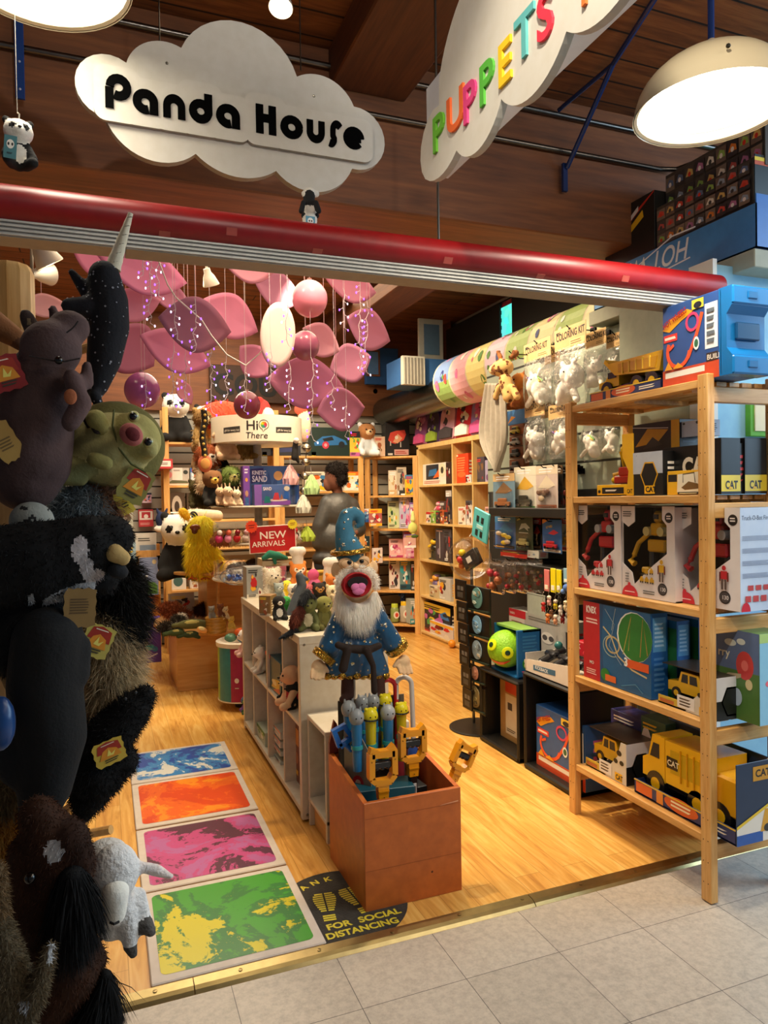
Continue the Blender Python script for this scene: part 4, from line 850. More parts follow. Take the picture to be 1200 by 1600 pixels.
# third shelf: robot boxes
Z3 = .952
def robot_box(label, rect, col, X, showside=False):
 p, a, w, h = fit(*rect, X=X, z=Z3); M = FR(p, a); d = .15; t_ = thing('robot_box', tuple(M @ Vector((w/2, d/2, 0))), label, 'boxed toy', 'white window boxes of transforming robots')
 W_ = 'ded5d2'; b = MB(M)
 b.box(0, .003, 0, .004, d, h, W_); b.box(w-.004, .003, 0, w, d, h, W_); b.box(0, .003, 0, w, d, .004, W_); b.box(0, .003, h-.004, w, d, h, '3a3432'); b.box(0, d-.004, 0, w, d, h, '2c2826')
 b.box(.0045, .004, .0045, .006, d-.004, h-.0045, '2c2826'); b.box(w-.006, .004, .0045, w-.0045, d-.004, h-.0045, '2c2826')
 b.prism([(0, 0), (w, 0), (w, h), (w*.78, h), (w*.78, h*.86), (w*.86, h*.8), (w*.86, h*.5), (w*.62, h*.37), (w*.24, h*.13), (w*.2, h*.26), (0, h*.36)], 0, .003, W_)
 b.prism([(0, h), (0, h*.83), (w*.13, h*.77), (w*.26, h*.83), (w*.26, h)], 0, .003, 'e4dcd8')
 D = [('e', .9, .88, .07, .055, '221e20'), ('l', .86, .86, .94, .91, 2, 'e8e0dc'), ('e', .78, .12, .085, .065, '2a2628'), ('e', .78, .12, .07, .052, '4a4648'), ('t', .735, .1, '130', .04, 'e8e0dc'), ('l', .03, .88, .22, .95, 3, '5a5654'), ('l', .42, .04, .66, .09, 2, '6a6664'), ('l', .07, .14, .15, .26, 4, '8a8684')]
 D += [('p', [(0, 0)]+[(.02+.16*(1+math.cos(math.radians(t)))-.02, .12*math.sin(math.radians(t))) for t in range(0, 181, 20)], 'c82838'), ('e', .15, .12, .03, .03, 'c82838'), ('l', .06, .035, .27, .055, 1, 'f0d0d0')]
 for cx, cz, s_ in ((.4, .2, .04), (.5, .2, .04), (.6, .2, .04), (.5, .29, .035), (.6, .3, .035)): D += [('r', cx-s_, cz-.025, cx+s_, cz+.012, col), ('e', cx, cz+.015, s_*.6, .02, col), ('e', cx-.02, cz-.028, .013, .01, '2a2422'), ('e', cx+.02, cz-.028, .013, .01, '2a2422')]
 D += [('r', .74, .3, .84, .38, col), ('e', .79, .41, .03, .025, col), ('r', .72, .28, .745, .37, '6a2a22'), ('r', .835, .28, .86, .37, '6a2a22'), ('r', .75, .2, .78, .3, '5a4a44'), ('r', .8, .2, .83, .3, '5a4a44')]
 D = [(('r', *q[1:]) if q[0] == 'r' else q) for q in D]
 deco(b, w, h, D)
 if showside:
  b.M = M @ T(w, 0, 0) @ RZ(90); b.box(0, -.001, 0, d, 0, h, 'c8d8ee'); deco(b, d, h, [('t', .04, .88, 'Truck-O-Bot Fire R', .045, '4a5870', 0, 0, .8)]+[('l', .05, .80-.12*k, .95, .87-.12*k-.02, 4, '8e9ab2') for k in range(1, 5)]+[('r', .2+.22*k, .2, .36+.22*k, .25, 'c04848') for k in range(3)]+[('r', .12+.22*k, .09, .28+.22*k, .15, 'c04848') for k in range(4)]+[('p', [(0, 0)]+[(.13*(1+math.cos(math.radians(t))), .09*math.sin(math.radians(t))) for t in range(0, 181, 20)], 'c82838')], -.0016)
 b.build('window_carton', CARD, t_)
 r_ = MB(M @ T(w*.56, .05, h*.3)); c = col; s_ = h*1.12
 r_.box(-.11*s_, -.03, .18*s_, .13*s_, .03, .30*s_, c, .006); r_.box(-.07*s_, -.03, .34*s_, .09*s_, .03, .46*s_, c, .006); r_.box(-.04*s_, -.025, .46*s_, .05*s_, .025, .58*s_, c, .008); r_.box(-.025*s_, -.028, .5*s_, .035*s_, -.02, .545*s_, '30343a')
 for x in (-.09, .1): r_.cyl((x*s_, -.04, .38*s_), (x*s_, .03, .38*s_), .045*s_, n=14, col='c8b878' if col != 'b82830' else 'a8a8a8'); r_.box((x-.03)*s_, -.02, .0, (x+.03)*s_, .02, .2*s_, '3a3a3c', .005); r_.box((x-.06)*s_, -.045, -.03*s_, (x+.05)*s_, .03, .03*s_, c, .005)
 r_.tube([(-.1*s_, -.02, .36*s_), (-.22*s_, -.03, .26*s_), (-.27*s_, -.035, .14*s_)], .022*s_*1.1, 8, c); r_.tube([(-.27*s_, -.035, .14*s_), (-.31*s_, -.04, .08*s_), (-.25*s_, -.04, .05*s_)], .012, 6, c)
 r_.build('robot', PLASTIC, t_)
 g_ = MB(M); g_.quad((.002, .0015, .002), (w-.002, .0015, .002), (w-.002, .0015, h-.002), (.002, .0015, h-.002), 'ffffff'); g_.build('clear_window', CLEAR, t_)
 return t_
robot_box('white window box with a red robot, leftmost on the third shelf beside the rear post', (902, 790, 971, 929), 'b82830', XI)
robot_box('white window box with a yellow robot in the middle of the third shelf', (973, 791, 1055, 943), 'c89820', XI)
robot_box('white robot window box whose pale text covered end shows right of the post', (1057, 793, 1157, 958), 'b82830', 1.875, True)
# fourth shelf
Z4 = .587
def knex(label, rect, X, d=.075, group=None, full=True):
 D = [('r', .0, .0, .27, 1, 'b4202c'), ('t', .05, .86, "K'NEX", .085, 'f4f0ec', 0, .04, .6), ('l', .05, .72, .24, .8, 2, 'e8c8c0'), ('l', .05, .06, .22, .14, 3, 'e8b8b0'), ('t', .1, .2, 'MO', .04, 'f0e8e0'), ('r', .27, 0, 1, 1, '1d5c8c'), ('p', [(.27, 0), (.34, 0), (.30, .5), (.33, 1), (.27, 1)], '184a78'),
         ('e', .78, .68, .245, .30, 'e0e8e0'), ('e', .79, .68, .235, .29, '2a7a34'), ('s', [(.62, .44), (.74, .92), (.7, .5)], .012, 'b0a050'), ('s', [(.86, .46), (.9, .92), (.96, .5)], .012, 'b08040'),
         ('s', arc(.47, .52, .1, 0, 360, 20), .022, 'b8a878'), ('s', arc(.46, .50, .13, 90, 300, 16), .012, '9ab0a0'), ('s', [(.33, .72), (.45, .62), (.55, .4), (.75, .28), (.95, .24)], .02, 'c8b888'), ('s', [(.36, .95), (.5, .78), (.42, .5), (.6, .3)], .01, '8aa0b0'), ('s', [(.52, .98), (.46, .7)], .008, 'a0b0a8'),
         ('r', .68, .30, .98, .40, 'd85828'), ('t', .64, .31, '3', .1, 'e8ece8', 0, .04), ('e', .36, .12, .07, .08, '2a7a34'), ('r', .36, .05, .52, .13, 'd86a30'), ('s', [(.6, .05), (.8, .12), (.9, .04)], .01, '4a8ab0')]
 sD = [('r', 0, 0, 1, 1, '1e5a9a'), ('r', .1, .55, .9, .95, '5a9ac8'), ('l', .2, .6, .8, .9, 6, 'a8d0e8'), ('l', .15, .08, .85, .5, 7, '4a80b8')]
 return carton(label, rect, d=d, base='1d5c8c', D=D if full else [('r', 0, 0, 1, 1, '1d5c8c'), ('r', .3, 0, 1, .9, '246a3a')], sideD=sD, X=X, z=Z4, cat='boxed toy', group=group)
knex('large blue and red construction set box with a green circle, on the fourth shelf', (913, 949, 1018, 1095), XI-.01)
knex('blue construction set box standing upright behind the large red and blue one', (968, 962, 1058, 1070), XI+.08, d=.06, full=False)
knex('blue construction set box end hidden furthest behind, next to the front post', (1000, 960, 1092, 1080), XI+.16, d=.06, full=False)
for lb, rc, c in (('thin green box lying behind the robot boxes on the fourth shelf', (928, 932, 945, 950), '3a9080'), ('white book shaped box standing at the back of the fourth shelf', (948, 934, 962, 955), 'd8d8d0')):
 carton(lb, rc, d=.05, base=c, X=XI+.22, z=Z4+.2 if 'green' in lb else Z4, pal='teal')
def catopen(label, rect, z, X, side=True):
 p, a, w, h = fit(*rect, X=X, z=z); M = FR(p, a); d = .16; t_ = thing('toy_truck', tuple(M @ Vector((w/2, d/2, 0))), label, 'toy truck', 'boxed yellow toy trucks'); b = MB(M)
 b.box(0, 0, 0, w, .003, h*.2, 'd8b840'); b.box(0, 0, 0, w, d, .004, '2a2620'); b.box(0, d-.003, 0, w, d, h, '2a2824'); b.box(0, .02, h-.003, w, d, h, '3a3028'); b.box(w-.003, .0, 0, w, d, h, '181818')
 b.prism([(w*.5, 0), (w, 0), (w, h), (w*.88, h), (w*.8, h*.62), (w*.6, h*.3)], -.001, .003, 'd8d0bc'); deco(b, w, h, [('e', .84, .72, .06, .07, '1a1a18'), ('e', .76, .5, .05, .06, '1a1a18'), ('e', .9, .5, .05, .06, '1a1a18'), ('r', .36, .05, .66, .36, 'e8e4dc'), ('l', .4, .1, .62, .32, 3, '5a4a3a'), ('r', .04, .05, .3, .14, 'c06a38')], -.0016)
 logo_cat(b, w*.76, h*.06, h*.12, sx=.75)
 if side: b.M = M @ T(w, 0, 0) @ RZ(90); b.box(0, -.001, h*.45, d, .0, h, 'dfe0e4'); b.box(0, -.001, 0, d, 0, h*.45, '181818'); hexwin(b, d*.45, h*.42, d*.3); logo_cat(b, d*.7, h*.06, h*.12, sx=.6)
 b.build('open_carton', CARD, t_); b = MB(M @ T(w*.05, .03, h*.15)); yellow_truck(b, w*.8, h*.75, .09, 'pickup', 'e8b424', 'd09c18'); b.build('truck_body', PLASTIC, t_, smooth=.5); return t_
catopen('yellow toy jeep in an open box on the fourth shelf by the front post', (1029, 1048, 1118, 1124), Z4, XI)
def bl_x(b, w, h, M):
 b.M = M; deco(b, w, h, [('r', 0, .55, 1, 1, '54688c'), ('r', 0, 0, 1, .55, '4c7034'), ('e', .68, .62, .2, .16, 'c03a38'), ('e', .68, .62, .08, .06, 'd86860'), ('e', .35, .85, .14, .04, 'c8d0c8'), ('e', .6, .88, .1, .035, 'c8d0c8'), ('t', .05, .68, 'rry', .1, 'd8d4b8'), ('p', [(.1, .42), (.3, .5), (.6, .52), (.6, .48), (.2, .38)], 'b0a080'), ('e', .5, .25, .12, .1, 'a8b8c8'), ('e', .78, .42, .08, .06, 'c8b888'), ('e', .25, .12, .06, .05, '88a050'), ('l', .1, .03, .4, .06, 1, 'c0c8b0')])
 b.M = M @ T(w, 0, 0) @ RZ(90); deco(b, .12, h, [('r', 0, 0, 1, 1, '8cc4e0'), ('r', 0, .9, 1, 1, 'b0d080'), ('t', .75, .05, 'BLUEY', .42/h*.12, 'eef4f4', 90, .03), ('e', .4, .45, .2, .04, 'e06878')], -.0012)
carton('tall grey blue and green game box standing right of the front post', (1120, 985, 1187, 1127), d=.12, base='4c7034', X=1.93, D=[], sideD=[], extra=bl_x, z=Z4, cat='boxed toy')
# bottom shelf
Z5 = .215
catopen('yellow toy pickup truck in an open black box on the bottom shelf', (916, 1150, 979, 1236), Z5, XI)
carton('purple and blue box lying at the back of the bottom shelf', (955, 1118, 1010, 1160), d=.1, base='3a3a80', X=XI+.16, z=Z5, pal='mix')
carton('green and pink box at the back of the bottom shelf behind the truck box', (1002, 1125, 1040, 1165), d=.1, base='406a5a', X=XI+.14, z=Z5, pal='pink')
carton('blue picture box with a brown bear like shape behind the large truck', (1045, 1120, 1096, 1170), d=.05, base='7a94b8', X=XI+.2, D=[('e', .25, .5, .2, .35, 'a86a48'), ('e', .25, .45, .1, .12, 'd8a078'), ('l', .5, .3, .95, .6, 3, 'e0e4ea')], z=Z5)
tt, M_, w_, h_ = truck_tray('big yellow toy garbage truck in a blue card tray on the bottom shelf', (992, 1172, 1150, 1288), 'garbage', X=XI-.005, z=Z5, d=.2, cardh=1.0, cardc='20304c')
b = MB(M_ @ T(w_, 0, 0) @ RZ(90)); b.box(.0, -.002, 0, .2, .001, h_*1.08, '24344e', .001); deco(b, .2, h_*1.08, [('r', .35, .76, .75, .94, 'c89028'), ('t', .4, .81, 'CAT', .09, '1a1a1a', 0, .03), ('p', [(0, 0), (1, 0), (1, .52), (0, .2)], 'e6e0d4'), ('p', [(0, .2), (1, .52), (1, .56), (0, .24)], 'e0c030'), ('r', 0, 0, .55, .13, '2a5aa8'), ('p', [(.5, .12), (.9, .12), (.95, .36), (.6, .4)], 'd8a030'), ('e', .65, .16, .08, .05, '2a2a2a')], -.003); b.build('side_card', CARD, tt)
# ================================================================ blue tray of car packs on top of the partition
def top_tray():
 a = at(1185, 385, X=2.28); z0 = a.z; y1 = 2.0; y0 = 2.95
 t_ = thing('display_tray', (2.45, 2.47, z0), 'blue cardboard display tray with an upside down white logo on the partition top', 'display tray')
 b = MB(FR((2.28, y0, z0), -90)); w = y0-y1; b.box(0, 0, 0, w, .004, .165, '4386c4'); b.box(0, 0, 0, w, .4, .005, '2a5a94'); b.box(w-.004, 0, 0, w, .4, .20, '1660b0'); b.box(0, 0, 0, .004, .4, .12, '2a5a94')
 b.M = b.M @ T(w*.66, -.001, .15) @ RY(180) ; b.text('HOT WHEELS', .085, 'e4eaf0', T(.0, 0, 0) @ RY(0), 0, .01, sx=.85, shear=.25); stroke(b, [(-.03, -.03), (.1, -.035), (.36, .04), (.46, .08), (.38, .1), (.32, .09), (.36, .12), (.2, .1), (0, .085)], .006, lambda u, v: (u, v), -.0006, .0004, 'e4eaf0')
 b.build('printed_tray', CARD, t_)
top_tray()
zt = at(1185, 385, X=2.28).z
b = MB(); b.box(2.27, 2.0, 2.17, 2.75, 2.62, zt-.004, 'a8aa98', .003); b.box(2.27, 2.62, 2.17, 2.6, 2.98, zt-.004, '8a8c7c', .003); tag(b.build('top_cap', MATTE), 'grey green ledge carrying the blue display tray', 'ledge')
def cargrid(label, rect, X, rows, cols, seed, z=None, d=.3):
 rg = random.Random(seed); D = []
 for i in range(cols):
  for j in range(rows):
   cx = (i+.5)/cols; cz = .08+(j+.5)/rows*.86; c = rg.choice(['c84838', '8a98a8', 'c8a860', '88a850', 'a86a90', 'd8d0c0', '5a6a8a', 'b05048', 'd07830'])
   D += [('r', cx-.45/cols, cz-.42/rows*.86, cx+.45/cols, cz+.42/rows*.86, rg.choice(['4a4440', '6a5a50', '3a3638', '7a6a5c'])), ('p', [(cx-.36/cols, cz-.12/rows), (cx-.1/cols, cz+.25/rows), (cx+.3/cols, cz+.12/rows), (cx+.36/cols, cz-.15/rows)], c), ('e', cx, cz-.05/rows, .14/cols, .12/rows, rg.choice(['e8e0d8', 'c83828', '404040']))]
 return carton(label, rect, d=d, base='46403a', D=D, X=X, z=z, cat='carton', group='black display cartons of toy cars')
def flamebox(label, rect, X, z):
 return carton(label, rect, d=.3, base='1b1917', X=X, z=z, cat='carton', group='black display cartons of toy cars', D=[('p', [(.0, .38), (.38, .62), (.38, .74), (.0, .52)], 'e0b020'), ('p', [(.0, .30), (.42, .6), (1, .98), (1, 1.0), (.36, .66), (0, .38)], 'c03020'), ('p', [(.42, .42), (.8, .66), (.78, .78), (.42, .52)], 'e0b020'), ('p', [(.5, .66), (.7, .8), (.7, .88), (.5, .74)], 'ddd8d0')])
flamebox('black carton with red and yellow flash, upper one left on the tray', (945, 318, 1023, 378), 2.30, zt+.16)
flamebox('black carton with red and yellow flash, lower one left on the tray', (955, 360, 1023, 400), 2.31, zt+.005)
cargrid('long black carton printed with a grid of toy cars, in front on the tray', (1026, 285, 1178, 350), 2.31, 3, 9, 3, z=zt+.165)
cargrid('second long carton printed with rows of toy cars stacked above at the right edge', (1040, 230, 1196, 292), 2.36, 2, 9, 4, z=zt+.33)
b = MB(FR((2.31, at(1178, 340, X=2.31).y, zt+.165), 0)); w = .3; h = .2; b.box(.002, -.004, 0, w, 0, h, '16242a'); deco(b, w, h, [('r', 0, .88, 1, .95, 'd8c030'), ('r', 0, .8, 1, .88, 'b85030')], -.005); tag(b.build('carton_flap', CARD), 'dark blue black end flap of the car carton at the right edge', 'carton')
# blue wall fittings
b = MB(); a = at(1170, 680, Y=2.09); t2 = at(1170, 608, Y=2.09)
for k, (x0, y0, x1, y1, c, ci, lb) in enumerate(((1166, 606, 1215, 682, '58a02c', 'd8cfae', 'green framed pale panel on the blue wall beyond the shelving'), (1168, 962, 1215, 990, '6a4ab0', 'e0d8c8', 'purple framed pale panel low on the blue wall'))):
 p = at(x0, y1, Y=2.095); q = at(x1, y0, Y=2.095); b = MB(); b.box(p.x, 2.075, p.z, q.x+.3, 2.1, q.z, c, .002); b.box(p.x+.02, 2.07, p.z+.02, q.x+.3, 2.08, q.z-.02, ci); tag(b.build('wall_frame', MATTE), lb, 'frame')
# ================================================================ DISPLAY PARTITION: hanging goods
XG = 2.22
def kitbag(label, rect, X, kind=0, group='clear bags of white plush colouring kits'):
 p, a, w, h = fit(*rect, X=X); M = FR(p, a); t_ = thing('colouring_kit_bag', tuple(M @ Vector((w/2, 0, 0))), label, 'toy bag', group); rg = random.Random(int(rect[0]+rect[1]*3))
 b = MB(M); b.box(0, -.001, h*.74, w, .001, h, 'd8b47c'); deco(b, w, h, [('t', .06, .855, 'COLORING KIT', .085, '241c14', 2, .03, .68), ('t', .06, .93, 'MINI', .035, '241c14', 0, .03, .8), ('r', .5, .76, .97, .83, 'eccb8e'), ('l', .53, .77, .9, .82, 2, '8a6a40'), ('e', .5, .965, .04, .015, '3a3020')], -.0016); b.build('header_card', CARD, t_)
 P = []; S = min(w, h*.6)
 for k in range(4): P.append(('e', tuple(M @ Vector((w*rg.uniform(.3, .7), .0, h*rg.uniform(.16, .42)))), (S*rg.uniform(.18, .26), S*.15, S*rg.uniform(.16, .24)), 'efece4'))
 q = (w*rg.uniform(.35, .65), h*.42); P.append(('e', tuple(M @ Vector((q[0], -.01, q[1]))), (S*.2, S*.17, S*.19), 'f2efe8'))
 for s_ in (-1, 1): P.append(('c', tuple(M @ Vector((q[0]+s_*S*.12, -.01, q[1]+S*.12))), S*.05, tuple(M @ Vector((q[0]+s_*S*.2, -.01, q[1]+S*.24))), S*.06, 'efece4')); P.append(('c', tuple(M @ Vector((q[0]+s_*S*.15, -.01, h*.2))), S*.08, tuple(M @ Vector((q[0]+s_*S*.3, -.02, h*.1))), S*.07, 'efece4'))
 blob(P, vox=.005, smooth=3).build('white_plush', PLUSH, t_, smooth=True)
 b = MB(M)
 if kind == 1:
  for i, c in enumerate(('7040a0', 'e06030', 'e8c030', '60a040')): b.cyl((w*(.25+.1*i), -.02, h*.5), (w*(.5+.1*i), -.02, h*.40), .005, n=6, col=c)
 for k in range(2): b.sph((q[0]+(k-.5)*S*.14, -.01-S*.17, q[1]+S*.03), S*.018, '201c18', 8, 6)
 b.build('markers', PLASTIC, t_)
 b = MB(M); n = 7; vs = [];
 for sgn in (-1, 1):
  for j in range(9):
   for i in range(n):
    u, v = i/(n-1), j/8; bul = math.sin(PI*u)**.5*math.sin(PI*min(1, v*1.1))**.5*.05 if 0 < v < .95 else 0
    vs.append((w*u+rg.uniform(-.002, .002), sgn*(bul+rg.uniform(0, .006)*(0 < u < 1)), h*.76*v))
 fs = [];
 for s_ in (0, 1):
  for j in range(8):
   for i in range(n-1): o = s_*9*n+j*n+i; fs.append((o, o+1, o+n+1, o+n))
 b.add(vs, fs, 'ffffff'); b.build('clear_bag', BAG, t_)
 q = M @ Vector((w/2, 0, h*.965)); hookrod(q).build('hook', METAL, t_); return t_
kitbag('colouring kit bag in the upper row, hanging just left of the tall centre bag', (820, 532, 862, 642), XG, 1)
kitbag('large colouring kit bag in the middle of the upper row', (868, 508, 917, 640), XG-.02)
kitbag('colouring kit bag fourth in the upper row above the dump truck', (915, 516, 948, 612), XG+.05)
kitbag('colouring kit bag at the right end of the upper row', (948, 520, 976, 604), XG+.08)
kitbag('colouring kit bag with its card half hidden, behind the left upper bag', (852, 540, 876, 640), XG+.06)
kitbag('colouring kit bag with a spotted white plush, left in the second row', (821, 625, 852, 722), XG)
kitbag('colouring kit bag behind the spotted plush bag in the second row', (846, 630, 866, 718), XG+.06)
kitbag('colouring kit bag with rainbow pens against the rear shelving post', (858, 630, 902, 716), XG-.01, 1)
kitbag('colouring kit bag seen through the pine shelving, left one', (912, 640, 940, 720), XG+.05, 1)
kitbag('colouring kit bag seen through the pine shelving, right one', (940, 640, 968, 712), XG+.07)
# giraffe plush, grey blanket, brown plush
def gir():
 c = at(793, 600, X=2.12); pp = lambda x, y, dx=0: tuple(at(x, y, X=2.12+dx)); C1 = 'd8b070'; C2 = '8a5428'
 t_ = thing('giraffe_plush', pp(790, 700), 'brown spotted giraffe plush hanging from a hook beside the grey blanket', 'plush toy'); rg = random.Random(5)
 pts = [(tuple(at(rg.uniform(768, 808), rg.uniform(555, 625), X=2.067)), rg.uniform(.012, .02), C2) for k in range(60)]
 b = blob([('e', pp(785, 575), (.06, .075, .05), C1, (0, 0, 0)), ('e', pp(772, 578), (.03, .035, .03), 'e8c890'), ('c', pp(790, 595), .04, pp(795, 620), .035, C1), ('c', pp(782, 558), .015, pp(778, 550), .012, C2), ('c', pp(800, 558), .015, pp(806, 552), .02, C2), ('c', pp(780, 605), .02, pp(775, 620), .02, C1), ('c', pp(800, 605), .02, pp(808, 620), .02, C1)], vox=.006, paints=pts); b.build('body', PLUSH, t_, smooth=True)
 stickers(b, 60, .011, '6a3c1c', 8, kind='dot', facing=(-1, -.6, 0)).build('brown_spots', PLUSH, t_)['kind'] = 'stuff'
 q = at(800, 553, X=2.12); hookrod(q).build('hook', METAL, t_)
def drape(label, pts, col, X, name='blanket', th=.02, folds=5):
 vs = []; n = 24; m = len(pts)
 for (xl, xr, y) in pts:
  for i in range(n+1): u = i/n; q = at(xl+(xr-xl)*u, y, X=X); vs.append((q.x-th*math.sin(u*folds*2*PI+y*.02)-th, q.y, q.z))
 fs = [(j*(n+1)+i, j*(n+1)+i+1, (j+1)*(n+1)+i+1, (j+1)*(n+1)+i) for j in range(m-1) for i in range(n)]
 b = MB(); b.add(vs, fs, col); o = b.build(name, CLOTH, smooth=True); md = o.modifiers.new('s', 'SOLIDIFY'); md.thickness = .004; md = o.modifiers.new('b', 'SUBSURF'); md.levels = md.render_levels = 1
 return tag(o, label, 'blanket')
drape('grey plush blanket hanging in folds from the giraffe hook', [(765, 790, 598), (760, 794, 625), (757, 797, 655), (755, 800, 680), (762, 796, 705), (776, 786, 725), (779, 783, 738)], 'aca598', 2.16)
t_ = plush('brown and white plush in a clear bag hanging behind the giraffe', onp(814, 640, X=2.24), .22, -90, body='b8702a', head='c07830', muzzle='f0ece4', earkind='point', limb='905020', name='bagged_plush')
b = MB(); q = at(812, 560, X=2.2); hookrod(q).build('hook', METAL, t_)
b = MB(FR((at(798, 700, X=2.2)), -90)); b.box(0, 0, -.06, .14, .004, .0, 'e0d8d0');
# column of boxed pull back cars
for k, (y0, y1, c) in enumerate(((662, 680, 'c8b040'), (680, 697, 'b8b4b0'), (697, 716, '484848'), (716, 736, '5a5652'), (736, 754, 'c83a30'))):
 p, a, w, h = fit(796, y0, 818, y1, X=2.28); b = MB(FR(p, a)); b.box(0, 0, 0, w, .04, h-.004, '8a4a2a', .001); b.box(w*.2, -.02, h*.15, w*.8, 0, h*.45, c, .004); b.box(w*.33, -.018, h*.4, w*.68, 0, h*.75, c, .004); b.box(w*.36, -.0185, h*.48, w*.65, -.002, h*.68, '20242a')
 for u in (.32, .7): b.cyl((u*w, -.024, h*.17), (u*w, -.005, h*.17), h*.11, n=10, col='151515')
 tag(b.build('toy_car_pack', CARD), ('top yellow', 'second silver', 'middle black', 'fourth grey', 'bottom red')[k]+' toy car pack in the hanging column below the blue sign', 'packaged toy', 'column of small car packs')
carton('blue and orange header card above the column of car packs', (790, 640, 822, 663), d=.01, base='3a78b8', X=2.28, D=[('p', [(.1, .1), (.5, .5), (.3, .6)], 'e89838')], name='header_card', cat='card')
# third row
XR = 2.2
blister('brown clear bubble pack with two toy vehicles, third hook row, leftmost', (771, 740, 805, 800), XR-.03, card='6a8aa0', toy='a8683a', pal='tan')
blister('white and green pack with a cartoonish sticker print, third hook row', (804, 729, 838, 799), XR, card='ece8d8', toy='303028', pal='green')
blister('white and brown packet with a clear front, third hook row', (838, 727, 872, 797), XR, card='d8c8c0', toy='8a6a58', pal='tan', toyk='x')
blister('narrow dark packet next to the white and brown one, third hook row', (868, 727, 880, 796), XR+.03, card='484440', toy='282828', pal='dark', toyk='x')
blister('narrow black packet, second from the rear shelving post', (878, 729, 889, 797), XR+.05, card='282624', toy='8a3020', pal='dark', toyk='x')
blister('red brown packet right beside the rear shelving post', (886, 733, 896, 797), XR+.07, card='7a3a28', toy='282828', pal='red', toyk='x')
b = MB(); p = at(775, 806, X=2.17); q = at(897, 806, X=2.17); b.box(2.12, q.y, p.z, 2.345, p.y, p.z+.05, '141312', .004); tag(b.build('plastic_shelf', RUBBER, smooth=.4), 'black plastic shelf across the partition under the third hook row', 'shelf')
# fourth row
blister('blue and orange pack with a yellow top, fourth hook row, left', (774, 806, 806, 858), XR, card='3a68a8', toy='e8c830', pal='yel', toyk='x')
blister('dark green pack with a white dinosaur mark, fourth hook row', (806, 808, 833, 860), XR, card='3c4a34', toy='b0a870', D=[('p', [(.2, .6), (.35, .8), (.6, .82), (.85, .68), (.7, .66), (.75, .58), (.5, .68)], 'c8ccc0'), ('l', .2, .5, .8, .56, 1, 'c8ccc0'), ('s', [(.1, .9), (.3, .95)], .04, 'c8b040')])
blister('dark pack turned edge on between the green and blue packs', (833, 810, 846, 858), XR+.05, card='1c2420', toy='303830', pal='dark')
blister('blue pack with a red toy car and an orange corner, fourth hook row', (848, 812, 878, 864), XR-.02, card='2f62a8', toy='c02838', D=[('p', [(0, .86), (.4, 1), (0, 1)], 'e88a30'), ('t', .2, .72, 'HOT WHEELS', .07, 'e8c030', 10, .03, .55), ('p', [(.3, .58), (.6, .7), (.85, .62), (.6, .54)], 'c83040'), ('r', .05, .03, .95, .1, 'e8e4dc')])
blister('white pack with a yellow toy beside the rear shelving post', (878, 808, 898, 862), XR+.04, card='d8d8d4', toy='e8b840', pal='white', toyk='x')
carton('red and white flat toy lying on the lower black shelf', (782, 862, 824, 871), d=.08, base='c83828', X=2.2, pal='red', n=2)
carton('small white box on the lower black shelf', (824, 860, 842, 872), d=.06, base='d0d0c8', X=2.2, pal='white', n=2)
b = MB(); p = at(775, 878, X=2.2); q = at(897, 878, X=2.2); b.box(2.16, q.y, p.z, 2.345, p.y, p.z+.02, '1a1816', .004); tag(b.build('plastic_shelf', RUBBER, smooth=.4), 'thin black plastic shelf under the fourth hook row', 'shelf')
# fifth row: clear bags with pink sides
for i, (x0, x1, lb, c) in enumerate(((756, 788, 'leftmost', 'c87048'), (786, 806, 'second from the left', 'b86a40'), (803, 824, 'third from the left', 'a87858'), (820, 838, 'fourth from the left', 'a89088'), (834, 850, 'rightmost', '604030'))):
 p, a, w, h = fit(x0, 874, x1, 926, X=2.13+.015*i); M = FR(p, a); t_ = thing('trinket_bag', tuple(M @ Vector((w/2, 0, 0))), 'clear bag of small brown trinkets in the fifth hook row, '+lb, 'toy bag', 'clear trinket bags'); rg = random.Random(i+40)
 b = MB(M)
 for k in range(9): b.sph((w*rg.uniform(.2, .8), rg.uniform(-.012, .012), h*rg.uniform(.08, .7)), w*rg.uniform(.06, .12), rg.choice((c, 'd8a880', 'c83848', '7a5a48')), 8, 6)
 b.build('trinkets', PLASTIC, t_); b = MB(M); b.box(0, -.016, 0, w, .016, h*.9, 'ffffff', .012); b.box(w*.1, -.001, h*.88, w*.9, .001, h, 'c8a8a4'); b.build('clear_bag', BAG, t_)
 hookrod(M @ Vector((w/2, 0, h*.96))).build('hook', METAL, t_)
for x0, x1, y0, y1, c, lb in ((850, 858, 890, 924, 'e08080', 'pink silicone strap hanging in the fifth hook row'), (860, 868, 888, 926, 'f0e020', 'left bright yellow strap hanging in the fifth hook row'), (869, 877, 890, 926, 'e8d818', 'right bright yellow strap hanging in the fifth hook row'), (880, 889, 888, 912, '8ab8d0', 'pale blue strap hanging next to the yellow straps')):
 p, a, w, h = fit(x0, y0, x1, y1, X=2.1); b = MB(FR(p, a)); b.box(0, 0, 0, w, .006, h, c, .003); b.box(w*.2, -.002, h*.1, w*.8, 0, h*.3, 'f4f0e0', .001); tag(b.build('wrist_strap', PLASTIC), lb, 'strap')
fluff([('e', tuple(at(885, 918, X=2.08)), .018, '5a80c8'), ('e', tuple(at(891, 914, X=2.08)), .016, '4a70c0'), ('e', tuple(at(880, 924, X=2.08)), .014, '6a90d8')], 'plush_charm', PLUSH, 'small blue plush charm hanging under the pale blue strap', 'charm', vox=.004)
rg = random.Random(9); KL = ['pink and white', 'red', 'yellow', 'cream', 'white', 'brown', 'teal', 'orange', 'grey', 'black', 'peach', 'dark red']
